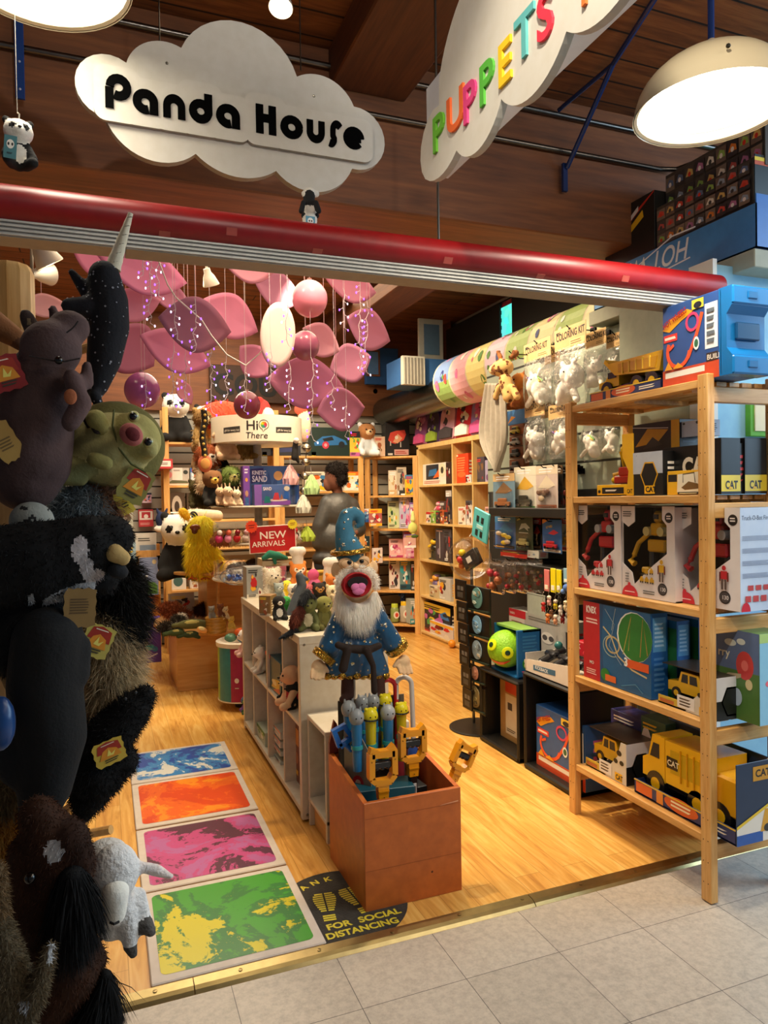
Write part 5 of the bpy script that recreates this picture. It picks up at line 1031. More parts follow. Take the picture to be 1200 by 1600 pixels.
KC = ['e8b0b0', 'c83030', 'e8d020', 'e8d8b0', 'ece8e0', '8a5a38', '3a8a98', 'e08040', 'a0a09c', '24211e', 'e8a880', '8a2020']
KP = [(858, 940), (849, 950), (868, 946), (884, 948), (876, 955), (862, 962), (891, 940), (856, 968), (887, 960), (875, 935), (868, 970), (879, 968)]
for i, (x, y) in enumerate(KP):
 q = at(x, y, X=2.07+.01*(i % 3)); t_ = thing('keychain_figure', tuple(q-Vector((0, 0, .03))), KL[i]+' figure keychain in the cluster hanging above the grey toy box', 'keychain', 'figure keychains beside the rear post')
 b = MB(); b.sph(q, (.011, .012, .014), KC[i], 10, 8); b.sph(q+Vector((0, 0, .02)), (.012, .012, .011), KC[i] if i % 2 else 'f0e0d0', 10, 8)
 for s_ in (-1, 1): b.sph(q+Vector((0, s_*.009, -.013)), (.005, .005, .008), KC[i], 8, 6); b.sph(q+Vector((-.012, s_*.004, .022)), .002, '101010', 6, 4)
 b.build('charm', PLASTIC, t_, smooth=True); b = MB(); b.tube([q+Vector((0, .006*math.sin(k*1.2), .032+.006*k)) for k in range(8)], .0015, 5, 'b0aca4'); b.build('chain', METAL, t_)
carton('plain grey price card standing behind the hanging keychains', (824, 928, 852, 966), d=.004, base='b4b8b0', X=2.16, D=[('r', .02, .93, .98, .97, '8a8e88')], name='price_card', cat='card')
# clear ball, teal car strip
q = at(734, 872, X=1.98); t_ = thing('clear_ball_toy', tuple(q-Vector((0, 0, .13))), 'large clear plastic ball with a small game set inside, hung before the bookcase', 'toy ball')
b = MB(); b.sph(q, .125, 'ffffff', 32, 20); b.build('clear_shell', CLEAR, t_, smooth=True)
b = MB(T(*q) @ RZ(-70) @ RX(0) @ RY(-30)); b.box(-.05, -.02, -.06, .07, .02, .035, '2c2620', .004); deco(b, .05, .06, [('e', .2, -.2, .3, .3, 'e0dcd4')], -.022); b.box(-.01, -.024, -.03, .025, -.021, .005, 'e4e0d8'); b.sph((-.06, -.01, .02), .024, 'c83030', 12, 8); b.sph((-.03, -.01, .05), .022, 'e8c828', 12, 8); b.sph((-.08, 0, -.01), .02, 'd87030', 12, 8); b.sph((-.075, -.0, .045), .018, '48301c', 12, 8); b.build('game_pieces', PLASTIC, t_, smooth=.8)
b = MB(); b.tube([q+Vector((0, 0, .125)), q+Vector((.03, .02, .15)), (2.3, q.y, q.z+.16)], .002, 6, 'd0ccc4'); b.build('hanging_loop', METAL, t_)
p, a, w, h = fit(736, 790, 760, 838, X=1.93); b = MB(FR(p, a) @ RY(14)); b.box(0, 0, 0, w, .012, h, '58c4cc', .006)
for zz in (.12, .58): b.box(w*.25, -.002, h*zz, w*.4, 0, h*(zz+.2), '10282c'); b.box(w*.55, -.002, h*zz, w*.7, 0, h*(zz+.2), '10282c')
b.box(w*.3, -.002, h*.38, w*.7, 0, h*.5, 'b0e8ea'); tag(b.build('car_carry_strip', PLASTIC), 'turquoise plastic toy car holder hanging above the clear ball', 'toy')
# disc packs on the floor stand
rs_lab = ['topmost', 'second', 'third', 'fourth', 'fifth']
for k, (y0, y1, cc) in enumerate(((916, 957, ('5a8a8a', 'b8c8c0', 'a09070')), (960, 996, ('7aa8cc', 'a8c8e0', '5888b8')), (999, 1036, ('90a8b8', 'c8c0b0', '6a7a88')), (1040, 1066, ('c89078', '8a4030', 'd8b090')), (1070, 1112, ('8a7a50', '3a3428', 'a89860')))):
 p, a, w, h = fit(729, y0, 765 if k < 3 else 758, y1, X=1.9); M = FR(p, a); t_ = thing('disc_pack', tuple(M @ Vector((w/2, 0, 0))), rs_lab[k]+' disc pack facing the aisle on the black stand', 'packaged toy', 'round disc packs on the black stand')
 b = MB(M); b.box(0, 0, 0, w, .012, h*.98, '14140f', .002); b.prism([(0, 0), (w, h*.08), (w, h*.14), (0, h*.05)], -.012, 0, '24342a'); b.build('pack_card', CARD, t_)
 b = MB(M @ T(w*.5, -.002, h*.55)); rr = min(w, h)*.4; b.lathe([(rr, 0), (rr*.98, .004), (.001, .007)], 28, cc[0], RX(90));
 for j in range(7): rg = random.Random(k*9+j); x_ = rg.uniform(-.6, .6)*rr; z_ = rg.uniform(-.6, .6)*rr; b.prism([(x_+rr*rg.uniform(.15, .4)*math.cos(t)*1.2, z_+rr*rg.uniform(.1, .3)*math.sin(t)) for t in (0, 1.1, 2.3, 3.4, 4.6, 5.5)], -.0078-.0002*j, -.006, cc[j % 3])
 b.build('picture_disc', CARD, t_)
for k in range(6):
 p, a, w, h = fit(711+2.4*k, 906+34*k, 727+2*k, 938+34*k, X=1.86); b = MB(FR(p, a)); b.box(0, 0, 0, w, .01, h, '12110f', .001); deco(b, w, h, [('r', .25, .5, .5, .7, '6a6a66'), ('r', .58, .5, .82, .7, '6a6a66'), ('r', .25, .15, .8, .42, '484844')]); b.box(-.006, .002, h*.2, 0, .008, h*.75, ('c04030', 'b8c030', 'c88aa0', '7aa0b8', '88b0c0', 'a0a898')[k], .001)
 tag(b.build('disc_pack', CARD), ('topmost', 'second', 'third', 'fourth', 'fifth', 'lowest')[k]+' black pack seen from its back at the left of the stand', 'packaged toy', 'round disc packs on the black stand')
# ================================================================ black cubes goods
def greenball():
 zc = .407; p, a, w, h = fit(763, 975, 842, 1100, X=1.93, z=zc); h = .245; M = FR((1.93, 3.40, zc), -90); w = .27; t_ = thing('ball_toy_box', (2.0, 3.27, zc), 'blue box holding a smiling green ball with googly eyes on the black cube', 'boxed toy')
 b = MB(M); b.box(0, .02, 0, .01, .14, h, '2a7ab8', .001); b.box(0, .13, 0, w, .14, h, '2470b0'); b.box(0, 0, 0, w, .14, .008, '2470b0'); b.box(w-.015, 0, 0, w, .14, h, '1d68a8', .001); b.box(0, .03, h-.012, w, .14, h, '8ab858', .001); b.M = M @ T(w, 0, 0) @ RZ(90); deco(b, .14, h, [('l', .2, .55, .85, .9, 5, '3a86c0'), ('e', .4, .3, .22, .12, '3a9038'), ('e', .33, .36, .08, .05, 'e0e8a0'), ('e', .33, .27, .08, .05, 'e0e8a0'), ('t', .15, .06, 'TOY', .1, 'e06080', 0, .02, .8)], -.001)
 b.build('carton', CARD, t_)
 GB = paint('green_rubber_ball', .5, bump=(120, .6, .006)); c = Vector((1.955, 3.285, zc+.125)); b = MB(); b.sph(c, .098, '8cc820', 36, 24); b.build('ball', GB, t_, smooth=True)
 Mc = T(*c) @ RZ(-62) @ RX(8); R = .099
 def onb(u, v, r=R): return Vector((r*math.sin(u)*math.cos(v), -r*math.cos(u)*math.cos(v), r*math.sin(v)))
 for u, v in ((-.32, .45), (.62, .1)):
  d = onb(u, v); MM = Mc @ T(*d) @ d.to_track_quat('Z', 'Y').to_matrix().to_4x4(); b = MB(); b.lathe([(.03, -.003), (.03, .004), (.022, .007), (.001, .008)], 24, 'e0f020', MM); b.lathe([(.014, .007), (.013, .011), (.001, .013)], 20, '1c3c28', MM); b.build('eye', PLASTIC, t_, smooth=.6)
 b = MB(Mc); up = [onb(u, -.25-.18*math.cos((u-.1)*1.7)+.0, R+.0015) for u in np.linspace(-.6, .75, 14)]; lo = [onb(u, -.25-.18*math.cos((u-.1)*1.7)-.22*math.cos((u-.08)*2.2), R+.0015) for u in np.linspace(-.6, .75, 14)]
 for i in range(13): b.quad(up[i], up[i+1], lo[i+1], lo[i], 'd04a20')
 b.build('mouth', PLASTIC, t_, smooth=True)
greenball()
carton('white and grey toy box with a red label standing behind the green ball box', (797, 962, 892, 1075), d=.1, base='b4b2ac', X=2.16, z=.45, cat='boxed toy', D=[('r', 0, 0, .28, 1, 'd8d0c8'), ('r', 0, .82, .3, 1, 'c82838'), ('t', .02, .88, 'PLAYSKOOL', .05, 'f0e8e0', 0, .02, .55), ('l', .35, .85, .9, .95, 2, '7a7874'), ('s', arc(.4, .4, .2, 30, 170, 10), .03, '5a5854'), ('p', [(.33, .3), (.42, .5), (.5, .3), (.42, .1)], 'c03028'), ('e', .66, .55, .1, .13, 'e0dcd4'), ('e', .62, .55, .04, .06, '4a4a4c'), ('e', .72, .55, .04, .06, '4a4a4c'), ('l', .05, .6, .25, .75, 3, 'a07850'), ('e', .15, .3, .09, .2, 'c89868')])
carton('box side panel with red and green toys visible on the shelf beyond the keychains', (772, 940, 797, 962), d=.06, base='d84a28', X=2.4, pal='red', z=None)
def scorp():
 zc = .477; t_ = thing('launcher_tray', (2.05, 2.83, zc), 'white card tray of black and red toy launchers on the nearer black cube', 'display tray'); M = FR((1.905, 3.02, zc), -90) @ T(0, 0, 0); w = .39
 b = MB(M); b.prism([(0, 0), (w, 0), (w, .10), (.02, .062), (-.01, .055)], 0, .004, 'dcd4c8'); b.box(0, 0, 0, w, .24, .004, 'cfc8bc'); b.box(0, 0, 0, .004, .24, .09, 'cfc8bc'); b.box(0, .236, 0, w, .24, .17, '302c2a'); b.prism([(.07, .02), (.25, .03), (.25, .055), (.07, .045)], -.001, 0, '3a6a8a'); b.text('KICKBACK', .016, 'e8ecec', T(.085, -.0015, .03), 0, .02, sx=1.0); b.build('card_tray', CARD, t_)
 for k in range(3):
  b = MB(M @ T(.06+.11*k, .10, .05)); b.cyl((0, -.05, .0), (.0, .08, .05), .02, n=14, col='26262a'); b.cyl((0, -.056, -.003), (0, -.05, 0), .014, n=14, col='8a8a90'); b.box(-.04, -.01, .02, .05, .04, .05, '1c1c20', .01); b.sph((.03, .03, .08), .02, 'c02838' if k else '2a6a6a', 12, 8); b.build('launcher', PLASTIC, t_, smooth=.7)
 b = MB(M @ T(.18, .16, .10)); b.box(0, 0, 0, .18, .05, .07, 'b82030', .004); deco(b, .18, .07, [('t', .1, .5, 'X', .35, 'e8e0dc'), ('t', .5, .15, 'X', .35, 'e8e0dc')]); b.build('red_insert', CARD, t_)
scorp()
carton('plain brown cardboard box with a white label inside the farther black cube', (783, 1064, 818, 1205), d=.2, base='a8824e', X=1.99, z=.03, D=[('r', .25, .1, .75, .75, 'd0c4ac'), ('r', .25, .78, .75, .95, 'c0402c'), ('r', .35, .5, .55, .62, '4a4038'), ('l', .3, .14, .7, .2, 2, '4a4038')], name='cardboard_box')
def hwb(b, w, h, M): b.M = M; track_art(b, w, h)
carton('race track set box printed with an orange loop inside the nearer black cube', (839, 1118, 915, 1222), d=.28, base='2c5a98', X=1.935, z=.03, D=[], extra=hwb, cat='boxed toy')
# ================================================================ printed sleeve on the duct
dd = MB(); q = at(715, 555, X=2.75); DY0 = q.y; dz = 2.27
dd.tube([(2.72, DY0, dz), (2.72, 3.5, dz), (2.72, 3.02, dz)], .2, 32, 'd8cfa8')
cols = ['7a94c4', 'e0a8b0', 'e8d890', 'e0c8d8', 'a8c070', 'e4dca8', 'a8c070', 'e8e0b0']
rg = random.Random(3)
for k in range(9):
 y1 = DY0-.02-k*.28; y0 = max(3.04, y1-.26); R = .2015
 if y1 < 3.15: break
 for j in range(18):
  a0 = math.radians(60+j*14); a1 = math.radians(60+(j+1)*14)
  dd.quad((2.72+R*math.cos(a0), y1, dz+R*math.sin(a0)), (2.72+R*math.cos(a1), y1, dz+R*math.sin(a1)), (2.72+R*math.cos(a1), y0, dz+R*math.sin(a1)), (2.72+R*math.cos(a0), y0, dz+R*math.sin(a0)), cols[k % 8] if j < 9 or k != 0 else '8aa860')
 for j in range(8):
  a = math.radians(rg.uniform(90, 240)); yy = rg.uniform(y0+.04, y1-.04); R2 = .2025+.0003*j; r = rg.uniform(.02, .05); c = rg.choice(['e07888', '34407c', 'c84a40', 'f0ece0', 'd86a9a', '5a8a40'])
  dd.add([(2.72+R2*math.cos(a+r*math.sin(t)/.2), yy+r*.8*math.cos(t)*rg.uniform(.6, 1), dz+R2*math.sin(a+r*math.sin(t)/.2)) for t in np.linspace(0, 2*PI, 10)[:-1]], [tuple(range(9))], c)
tag(dd.build('duct_sleeve', CARD, smooth=.6), 'colourful printed sleeve wrapped round the big ceiling duct at right', 'duct sleeve')
b = MB(); b.tube([(2.72, 6.9, 2.22), (2.72, DY0+.01, 2.22)], .14, 28, '6e6a60'); tag(b.build('air_duct', METAL, smooth=.7), 'bare grey round air duct running to the back from the printed sleeve', 'duct')
p = at(628, 600, Y=5.6); q = at(700, 562, Y=5.6); b = MB(); b.box(p.x, 5.6, p.z, q.x, 5.95, q.z, '24548c', .004); b.box(p.x-.01, 5.56, p.z-.01, p.x+.2, 5.6, q.z+.005, 'b0aca0', .004)
for k in range(6): b.box(p.x+.01+.03*k, 5.555, p.z, p.x+.025+.03*k, 5.56, q.z-.01, '6e6a62')
tag(b.build('air_vent', MATTE), 'blue and grey grilled air vent box beside the duct', 'vent')
b = MB(); p = at(655, 560, Y=6.0); q = at(692, 500, Y=6.0); b.box(p.x, 6.0, p.z, q.x, 6.03, q.z, 'b8b0a0', .003); b.box(p.x+.05, 5.995, p.z+.04, q.x-.04, 6.0, q.z-.05, '5a7088'); tag(b.build('picture_frame', CARD), 'pale framed picture high on the wall left of the black hanging', 'picture')
b = MB(); p = at(572, 600, Y=6.85); q = at(622, 545, Y=6.85); b.box(p.x, 6.85, p.z, q.x, 6.9, q.z, '1c4a80', .004); b.box(p.x+.0, 6.84, p.z+.08, p.x+.15, 6.85, q.z-.03, '6a4028'); b.box(p.x+.02, 6.836, p.z+.10, p.x+.13, 6.84, q.z-.05, '5078a8'); tag(b.build('wall_panel', MATTE), 'blue wall panel with a brown framed picture right of the pink petals', 'panel')
b = MB(); q = at(585, 612, Y=6.98); b.lathe([(.07, 0), (.075, .02), (.03, .03), (.025, .04)], 24, '14120f', T(q.x, 6.99, q.z) @ RX(90)); tag(b.build('wall_speaker', RUBBER, smooth=.7), 'round black speaker on the slatted back wall', 'speaker')
# ================================================================ BIRCH BOOKCASE goods
XB = 2.9
def B(label, rect, row, base='e8e4dc', pal='mix', d=.12, X=XB, **k): return carton(label, rect, d=d, base=base, pal=pal, X=X, z=BZ[5-row]+.01, **k)
B('flat white based toy set with an orange and blue box, top left cell', (661, 724, 697, 754), 1, 'ece4d8', 'yel', D=[('r', .15, .25, .7, .95, '1c2a3a'), ('p', [(.25, .4), (.65, .45), (.6, .75), (.3, .7)], '2a74b0'), ('p', [(.45, .3), (.72, .35), (.7, .7)], 'e86a28'), ('e', .85, .65, .13, .32, 'ece0c0'), ('e', .85, .65, .06, .16, '3a3a30'), ('l', .05, .05, .8, .2, 2, 'c87860')])
B('dark packaged figure standing at the right of the top left cell', (697, 722, 705, 754), 1, '3a2420', 'red', d=.08)
B('bright red orange toy pack in the top middle cell', (711, 709, 732, 751), 1, 'd8401c', 'red', d=.06, D=[('l', .2, .4, .8, .9, 6, 'f08850'), ('e', .5, .3, .3, .1, 'f07038'), ('e', .2, .95, .06, .03, 'f4e8d0')])
B('small white box beside the red orange pack', (728, 742, 736, 751), 1, 'e8e4e0', 'white', d=.05)
B('tall dark box of small figures in the top right cell', (742, 714, 757, 750), 1, '4a4450', 'dark')
B('pale purple box printed with a red hero like shape in the top right cell', (758, 718, 779, 750), 1, 'a8a0c0', 'purp', D=[('e', .5, .6, .2, .25, 'b83040'), ('r', .35, .1, .65, .4, 'b83040'), ('e', .2, .2, .12, .14, '6a4878'), ('e', .82, .22, .12, .14, '8a5078')])
B('black and white box at the right edge of the top right cell', (780, 716, 790, 749), 1, '2a2428', 'dark')
figure('green haired toy figure on top of the boxes in the top right cell', (765, 690, 780, 712), ('304028', '88a838', '8a7848'), X=XB+.05)
figure('pink and red mushroom headed figure in the second row left cell', (669, 784, 686, 808), ('d04868', 'e8b0b8', 'a83050'), X=XB, z=None)
for i, (x0, x1, y0, c, pl_) in enumerate((((666), 674, 800, 'e8e0d4', 'red'), (673, 681, 798, '78a848', 'green'), (681, 688, 800, '3a2c30', 'dark'), (687, 694, 797, 'b85830', 'yel'), (694, 700, 800, '3a3034', 'red'))):
 B(('leftmost white', 'second green', 'third black', 'fourth orange', 'fifth dark')[i]+' little figure box in the row on the second row left cell', (x0, y0, x1, 813), 2, c, pl_, d=.05, X=XB-.02, group='little figure boxes')
B('row of dark figure boxes stacked behind the little ones, second row left cell', (687, 783, 698, 799), 2, '4a3a3c', 'dark', X=XB+.05)
B('tall black and white figure box at the right of the second row left cell', (697, 766, 706, 812), 2, '38343a', 'dark', d=.1)
B('white box with a brown drawn face in the second row middle cell', (716, 792, 729, 814), 2, 'ece0d4', 'tan')
B('round faced white box behind the brown faced one', (728, 782, 738, 814), 2, 'e8e4e0', 'dark')
B('pink and red doll box in the second row right cell', (758, 792, 772, 816), 2, 'e8b0a8', 'pink')
B('pink lidded tall doll pack in the second row right cell', (770, 787, 779, 816), 2, 'e07090', 'pink')
figure('black and yellow insect like figure in the third row left cell', (664, 842, 679, 872), ('2a2a24', 'e8c030', '403c30'), X=XB, z=BZ[2]+.01)
B('tall black and silver figure box, left of the pair in the third row', (681, 826, 694, 874), 3, '3a363c', 'dark', D=[('s', [(.5, .1), (.5, .9)], .05, 'b8b4b4'), ('e', .35, .3, .15, .1, '8a8090'), ('l', .1, .9, .9, .96, 1, 'c09080')])
B('tall black and silver figure box, right of the pair in the third row', (694, 827, 706, 875), 3, '2e2a30', 'dark')
figure('orange and purple figures group on the fourth row left cell', (668, 898, 682, 930), ('6a5a80', 'e0a040', '484058'), X=XB, z=BZ[1]+.01)
B('clear fronted box of red blocks in the fourth row left cell', (686, 904, 704, 935), 4, 'c8c8c4', 'red', n=7)
B('beige carton with small figures in the fourth row', (671, 915, 684, 932), 4, 'c8b890', 'tan', X=XB-.02)
B('mixed green and orange toys box at the back of the fourth row', (676, 896, 696, 908), 4, '5a6a40', 'yel', X=XB+.08)
B('large dark set box with colourful characters in the bottom left cell', (660, 945, 704, 986), 5, '1c1c24', 'mix', n=14, D=None)
B('long flat white and red skate shaped toy in front in the bottom cell', (672, 975, 708, 992), 5, 'd8d0cc', 'red', X=XB-.03, d=.05)
b = MB(); q = at(706, 985, X=2.84); b.sph((2.84, q.y, .04), .035, 'e89a30', 14, 10); tag(b.build('orange_ball', PLASTIC, smooth=True), 'small orange ball at the foot of the birch bookcase', 'ball')
# backpacks
def backpack(label, x0, x1, yb, yt, c1, c2, c3, lean=6):
 p, a, w, h = fit(x0, yt, x1, yb, X=2.87, z=1.845); M = FR(p, a) @ RX(-lean); t_ = thing('child_backpack', tuple(M @ Vector((w/2, .05, 0))), label, 'backpack', 'children backpacks on the birch bookcase'); rg = random.Random(int(x0))
 o = [(u*w, v*h) for u, v in [(.06, 0), (.94, 0), (1, .06), (1, .7)]+[(.5+.5*math.cos(math.radians(t)), .7+.3*math.sin(math.radians(t))) for t in range(15, 166, 15)]+[(0, .7), (0, .06)]]
 b = MB(M); b.prism(o, .02, .14, c2); b.prism([(x*.93+.035*w, z*.95+.02*h) for x, z in o], 0, .02, c1, c2); b.build('bag_body', CLOTH, t_)
 b = MB(M); b.prism([(w*.1, h*.05), (w*.9, h*.05), (w*.9, h*.28), (w*.5, h*.36), (w*.1, h*.28)], -.02, 0, c3); b.build('front_pocket', CLOTH, t_)
 b = MB(M); D = []
 for j in range(10):
  cx, cz = rg.uniform(.25, .75), rg.uniform(.4, .85); r = rg.uniform(.06, .18); D.append(('p', [(cx+r*rg.uniform(.6, 1.2)*math.cos(t), cz+r*.7*rg.uniform(.6, 1.2)*math.sin(t)) for t in (0, 1, 2, 3.1, 4, 5.2)], rg.choice([c2, c3, 'f0e0c8', '2a2028', c3])))
 deco(b, w, h, D); b.build('printed_panel', CARD, t_)
 b = MB(M); b.tube([(w*.4, .08, h*.98), (w*.42, .08, h*1.06), (w*.58, .08, h*1.06), (w*.6, .08, h*.98)], .007, 6, c3); b.build('carry_loop', CLOTH, t_)
backpack('purple pink patterned child backpack, leftmost on the bookcase', 646, 664, 694, 645, '8a4a80', 'b878a0', 'c0487c')
backpack('dark child backpack with a green figure print, second on the bookcase', 665, 684, 691, 640, '3a2c48', '6a4890', '88a030')
backpack('pale pink child backpack with black and white print, third on the bookcase', 685, 709, 687, 629, 'e0a8b8', 'c88098', '3a3438')
backpack('bright red child backpack, fourth on the bookcase', 710, 734, 681, 622, 'c8202c', 'e03844', 'f0ece4')
backpack('violet child backpack with a pink pocket, rightmost on the bookcase', 733, 762, 675, 615, '9a78b0', 'b8a8d0', 'd85898')
plush('black plush with a cream face sitting behind the backpacks', Vector((3.12, 5.75, 1.845)), .36, -60, body='1c1a18', head='262220', muzzle='c8a878')
b = MB(); q = at(652, 648, X=3.1); b.sph((q.x, q.y, q.z), (.12, .14, .09), 'd8e0e4', 16, 10); tag(b.build('white_cap', CLOTH, smooth=True), 'white cap shaped plush behind the purple backpack', 'cap')
# ================================================================ corner rack and back rack goods
def rk(label, rect, Y, z, base='e8e4dc', pal='mix', d=.1, **k): return carton(label, rect, d=d, base=base, pal=pal, Y=Y, z=z, **k)
CZ = [.092, .422, .737, 1.032, 1.362, 1.747]
def cr(x): return 6.72-(x-601)/50*.30+.02
carton('large black box printed with a red bull like figure on the corner shelf', (603, 656, 638, 709), d=.25, base='1c1a1c', Y=cr(603), z=CZ[5], ang=-12, D=[('p', [(.1, .45), (.2, .65), (.45, .7), (.8, .72), (.85, .6), (.75, .45), (.4, .35), (.2, .38)], 'd84838'), ('p', [(.3, .4), (.5, .62), (.7, .5), (.5, .36)], 'e8a880'), ('e', .45, .52, .07, .05, 'f0e8d0'), ('s', [(.2, .42), (.2, .3)], .03, 'c8c0b8'), ('s', [(.62, .4), (.62, .26)], .03, 'c8c0b8'), ('r', .35, .05, .95, .2, 'd8a8a0'), ('r', .08, .05, .28, .1, 'e8e4dc'), ('l', .4, .08, .9, .17, 2, 'b83828')], sideD=[('l', .3, .6, .7, .95, 3, 'b8b4b0'), ('r', .2, .1, .8, .3, 'd0ccc8')], cat='boxed toy')
for lb, rc, zi, c, pl_ in (('toy animal figure box on the second corner shelf, left', (607, 735, 622, 757), 4, 'd8ccb0', 'tan'), ('grey robot like toy box on the second corner shelf, centre', (620, 730, 634, 757), 4, 'b8ac98', 'dark'), ('yellow toy pack on the second corner shelf, right', (633, 742, 648, 757), 4, 'f0c020', 'yel'),
 ('pale green book like box on the third corner shelf', (606, 783, 624, 808), 3, 'c8d0a0', 'green'), ('pink and yellow boxed set on the third corner shelf', (624, 774, 641, 808), 3, 'b8b8d0', 'pink'), ('grey and yellow box on top of the pink and yellow set', (624, 766, 646, 776), 3, '787898', 'yel'), ('pink striped carton at the right of the third corner shelf', (640, 785, 650, 808), 3, 'e0a0b0', 'pink'),
 ('low pink box on the fourth corner shelf', (608, 842, 628, 850), 2, 'e8b8b8', 'pink'), ('pink packet leaning on the fourth corner shelf', (630, 828, 648, 852), 2, 'e8a8a8', 'pink'),
 ('white and red box with black figures on the fifth corner shelf', (608, 872, 624, 900), 1, 'e8dcd4', 'red'), ('teal clear box of green toys on the fifth corner shelf', (625, 874, 642, 906), 1, '6a8a88', 'teal'), ('dark box at the right of the fifth corner shelf', (642, 878, 652, 906), 1, '403c34', 'dark')):
 rk(lb, rc, cr(rc[0]), CZ[zi]+.0, c, pl_, ang=-20 if zi else 0)
jar('yellow lidded tub of toys on the bottom corner shelf', (628, 940, 642, 970), 'b0a898', 'e8c030', Y=6.55, z=.1)
jar('green yellow topped tub at the left of the bottom corner shelf', (613, 944, 626, 962), '8a9858', 'b8c840', Y=6.6, z=.1)
rk('clear grey box at the right of the bottom corner shelf', (641, 936, 652, 970), 6.45, .1, 'a8b0a8', 'teal')
figure('blue plush bird like toy hanging in the bottom corner shelf', (624, 922, 638, 948), ('24489a', '2a54a8', '20408a'), Y=6.6, z=.28, cat='plush toy')
fluff([('e', tuple(at(645, 825, Y=6.35)), (.05, .03, .055), 'd8d878'), ('c', tuple(at(645, 812, Y=6.35)), .025, tuple(at(645, 800, Y=6.35)), .012, 'e0e090'), ('e', tuple(at(646, 838, Y=6.35)), (.055, .03, .02), '4a6a28')], 'hanging_plush', PLUSH, 'yellow green plush hanging off the corner shelf edge', 'plush toy', vox=.006)
for lb, x0, x1, y0, y1, c in (('pale pink packet hanging below the yellow green plush', 632, 650, 835, 856, 'e8b8b0'), ('pink card tag hanging under the pink packet', 635, 647, 857, 872, 'e8a8c0')):
 rk(lb, (x0, y0, x1, y1), 6.33, None, c, 'pink', d=.008, n=3)
ZR = [.152, .502, .862, 1.102, 1.412, 1.747]
for lb, rc, zi, c, pl_, D in (('very dark wide box left of the dark green race car box', (404, 690, 470, 713), 5, '26262e', 'dark', [('p', [(.3, .2), (.9, .3), (.9, .6), (.4, .5)], '303868'), ('l', .1, .7, .9, .9, 2, '6a6a68')]), ('dark green box printed with a blue sports car on the back rack', (486, 668, 546, 713), 5, '18302a', 'dark', [('p', [(.08, .45), (.3, .68), (.6, .72), (.9, .55), (.95, .4), (.1, .35)], '2a70b0'), ('p', [(.3, .6), (.55, .68), (.6, .56), (.35, .5)], '142028'), ('e', .38, .38, .09, .13, 'c83850'), ('e', .8, .4, .08, .12, '182028'), ('e', .38, .38, .04, .06, 'e0a0a8')]), ('yellow pink and black picture pack right of the sports car box', (547, 674, 563, 713), 5, 'e0c848', 'mix', None),
 ('clear pack of beige figures at the right end of the back rack', (585, 682, 602, 714), 5, 'd8b8a0', 'tan', None), ('yellow price tag card at the left of the top back rack shelf', (410, 706, 417, 713), 5, 'f0d020', 'yel', []), ('yellow price tag card under the sports car box', (487, 706, 494, 713), 5, 'f0d020', 'yel', []),
 ('white box of colourful fruit like toys behind the hanging ornaments', (477, 737, 516, 768), 4, 'ece0c8', 'yel', None), ('white picture box to the right of the person', (538, 737, 566, 766), 4, 'e8e0d0', 'yel', None),
 ('small blue box on the back rack shelf right of the person', (562, 795, 580, 812), 3, '4a68a0', 'blue', None), ('black and blue rounded box right of the person on the lower rack shelf', (560, 838, 578, 858), 2, '20343c', 'teal', None)):
 rk(lb, rc, 6.62, ZR[zi], c, pl_, D=D)
plush('bear like plush with a blue cap in a clear bag on the back rack', onp(573, 712, Y=6.66, z=1.747), .34, 0, body='c8d0d4', head='b07848', muzzle='e8c8a0', limb='e0e4e8')
for lb, x0, y0, x1, y1, c in (('red and silver packet hanging on the rack post, upper', 577, 795, 597, 822, 'b06060'), ('white and red packet hanging on the rack post, lower', 582, 856, 598, 880, 'd8c8c4')): rk(lb, (x0, y0, x1, y1), 6.5, None, c, 'red', d=.01, n=10)
# ================================================================ soft things modelled at their place: sizes in photo pixels at a known depth
class PX:
 def __init__(s, Y): s.Y = Y; s.k = Y*.945/FPX; s.P = []; s.pt = []
 def w(s, x, y, dy=0): return at(x, y, Y=s.Y+dy)
 def e(s, x, y, rx, ry, col, rot=0, dy=0, ry_=None): s.P.append(('e', tuple(s.w(x, y, dy)), (rx*s.k, (ry_ or min(rx, ry)*.8)*s.k, ry*s.k), col, (0, rot, 0))); return s
 def c(s, x0, y0, r0, x1, y1, r1, col, d0=0, d1=None): s.P.append(('c', tuple(s.w(x0, y0, d0)), r0*s.k, tuple(s.w(x1, y1, d0 if d1 is None else d1)), r1*s.k, col)); return s
 def path(s, pts, col, dy=0):
  for a, b in zip(pts, pts[1:]): s.c(a[0], a[1], a[2], b[0], b[1], b[2], col, dy)
  return s
 def paint(s, x, y, rx, ry, col, rot=0, dy=0, th=30): s.pt.append((tuple(s.w(x, y, dy)), (rx*s.k, th*s.k, ry*s.k), col, (0, rot, 0))); return s
 def blob(s, vox=.006, smooth=4, fur=None, seed=1): return blob(s.P, vox=vox, smooth=smooth, paints=s.pt, fur=fur, seed=seed)
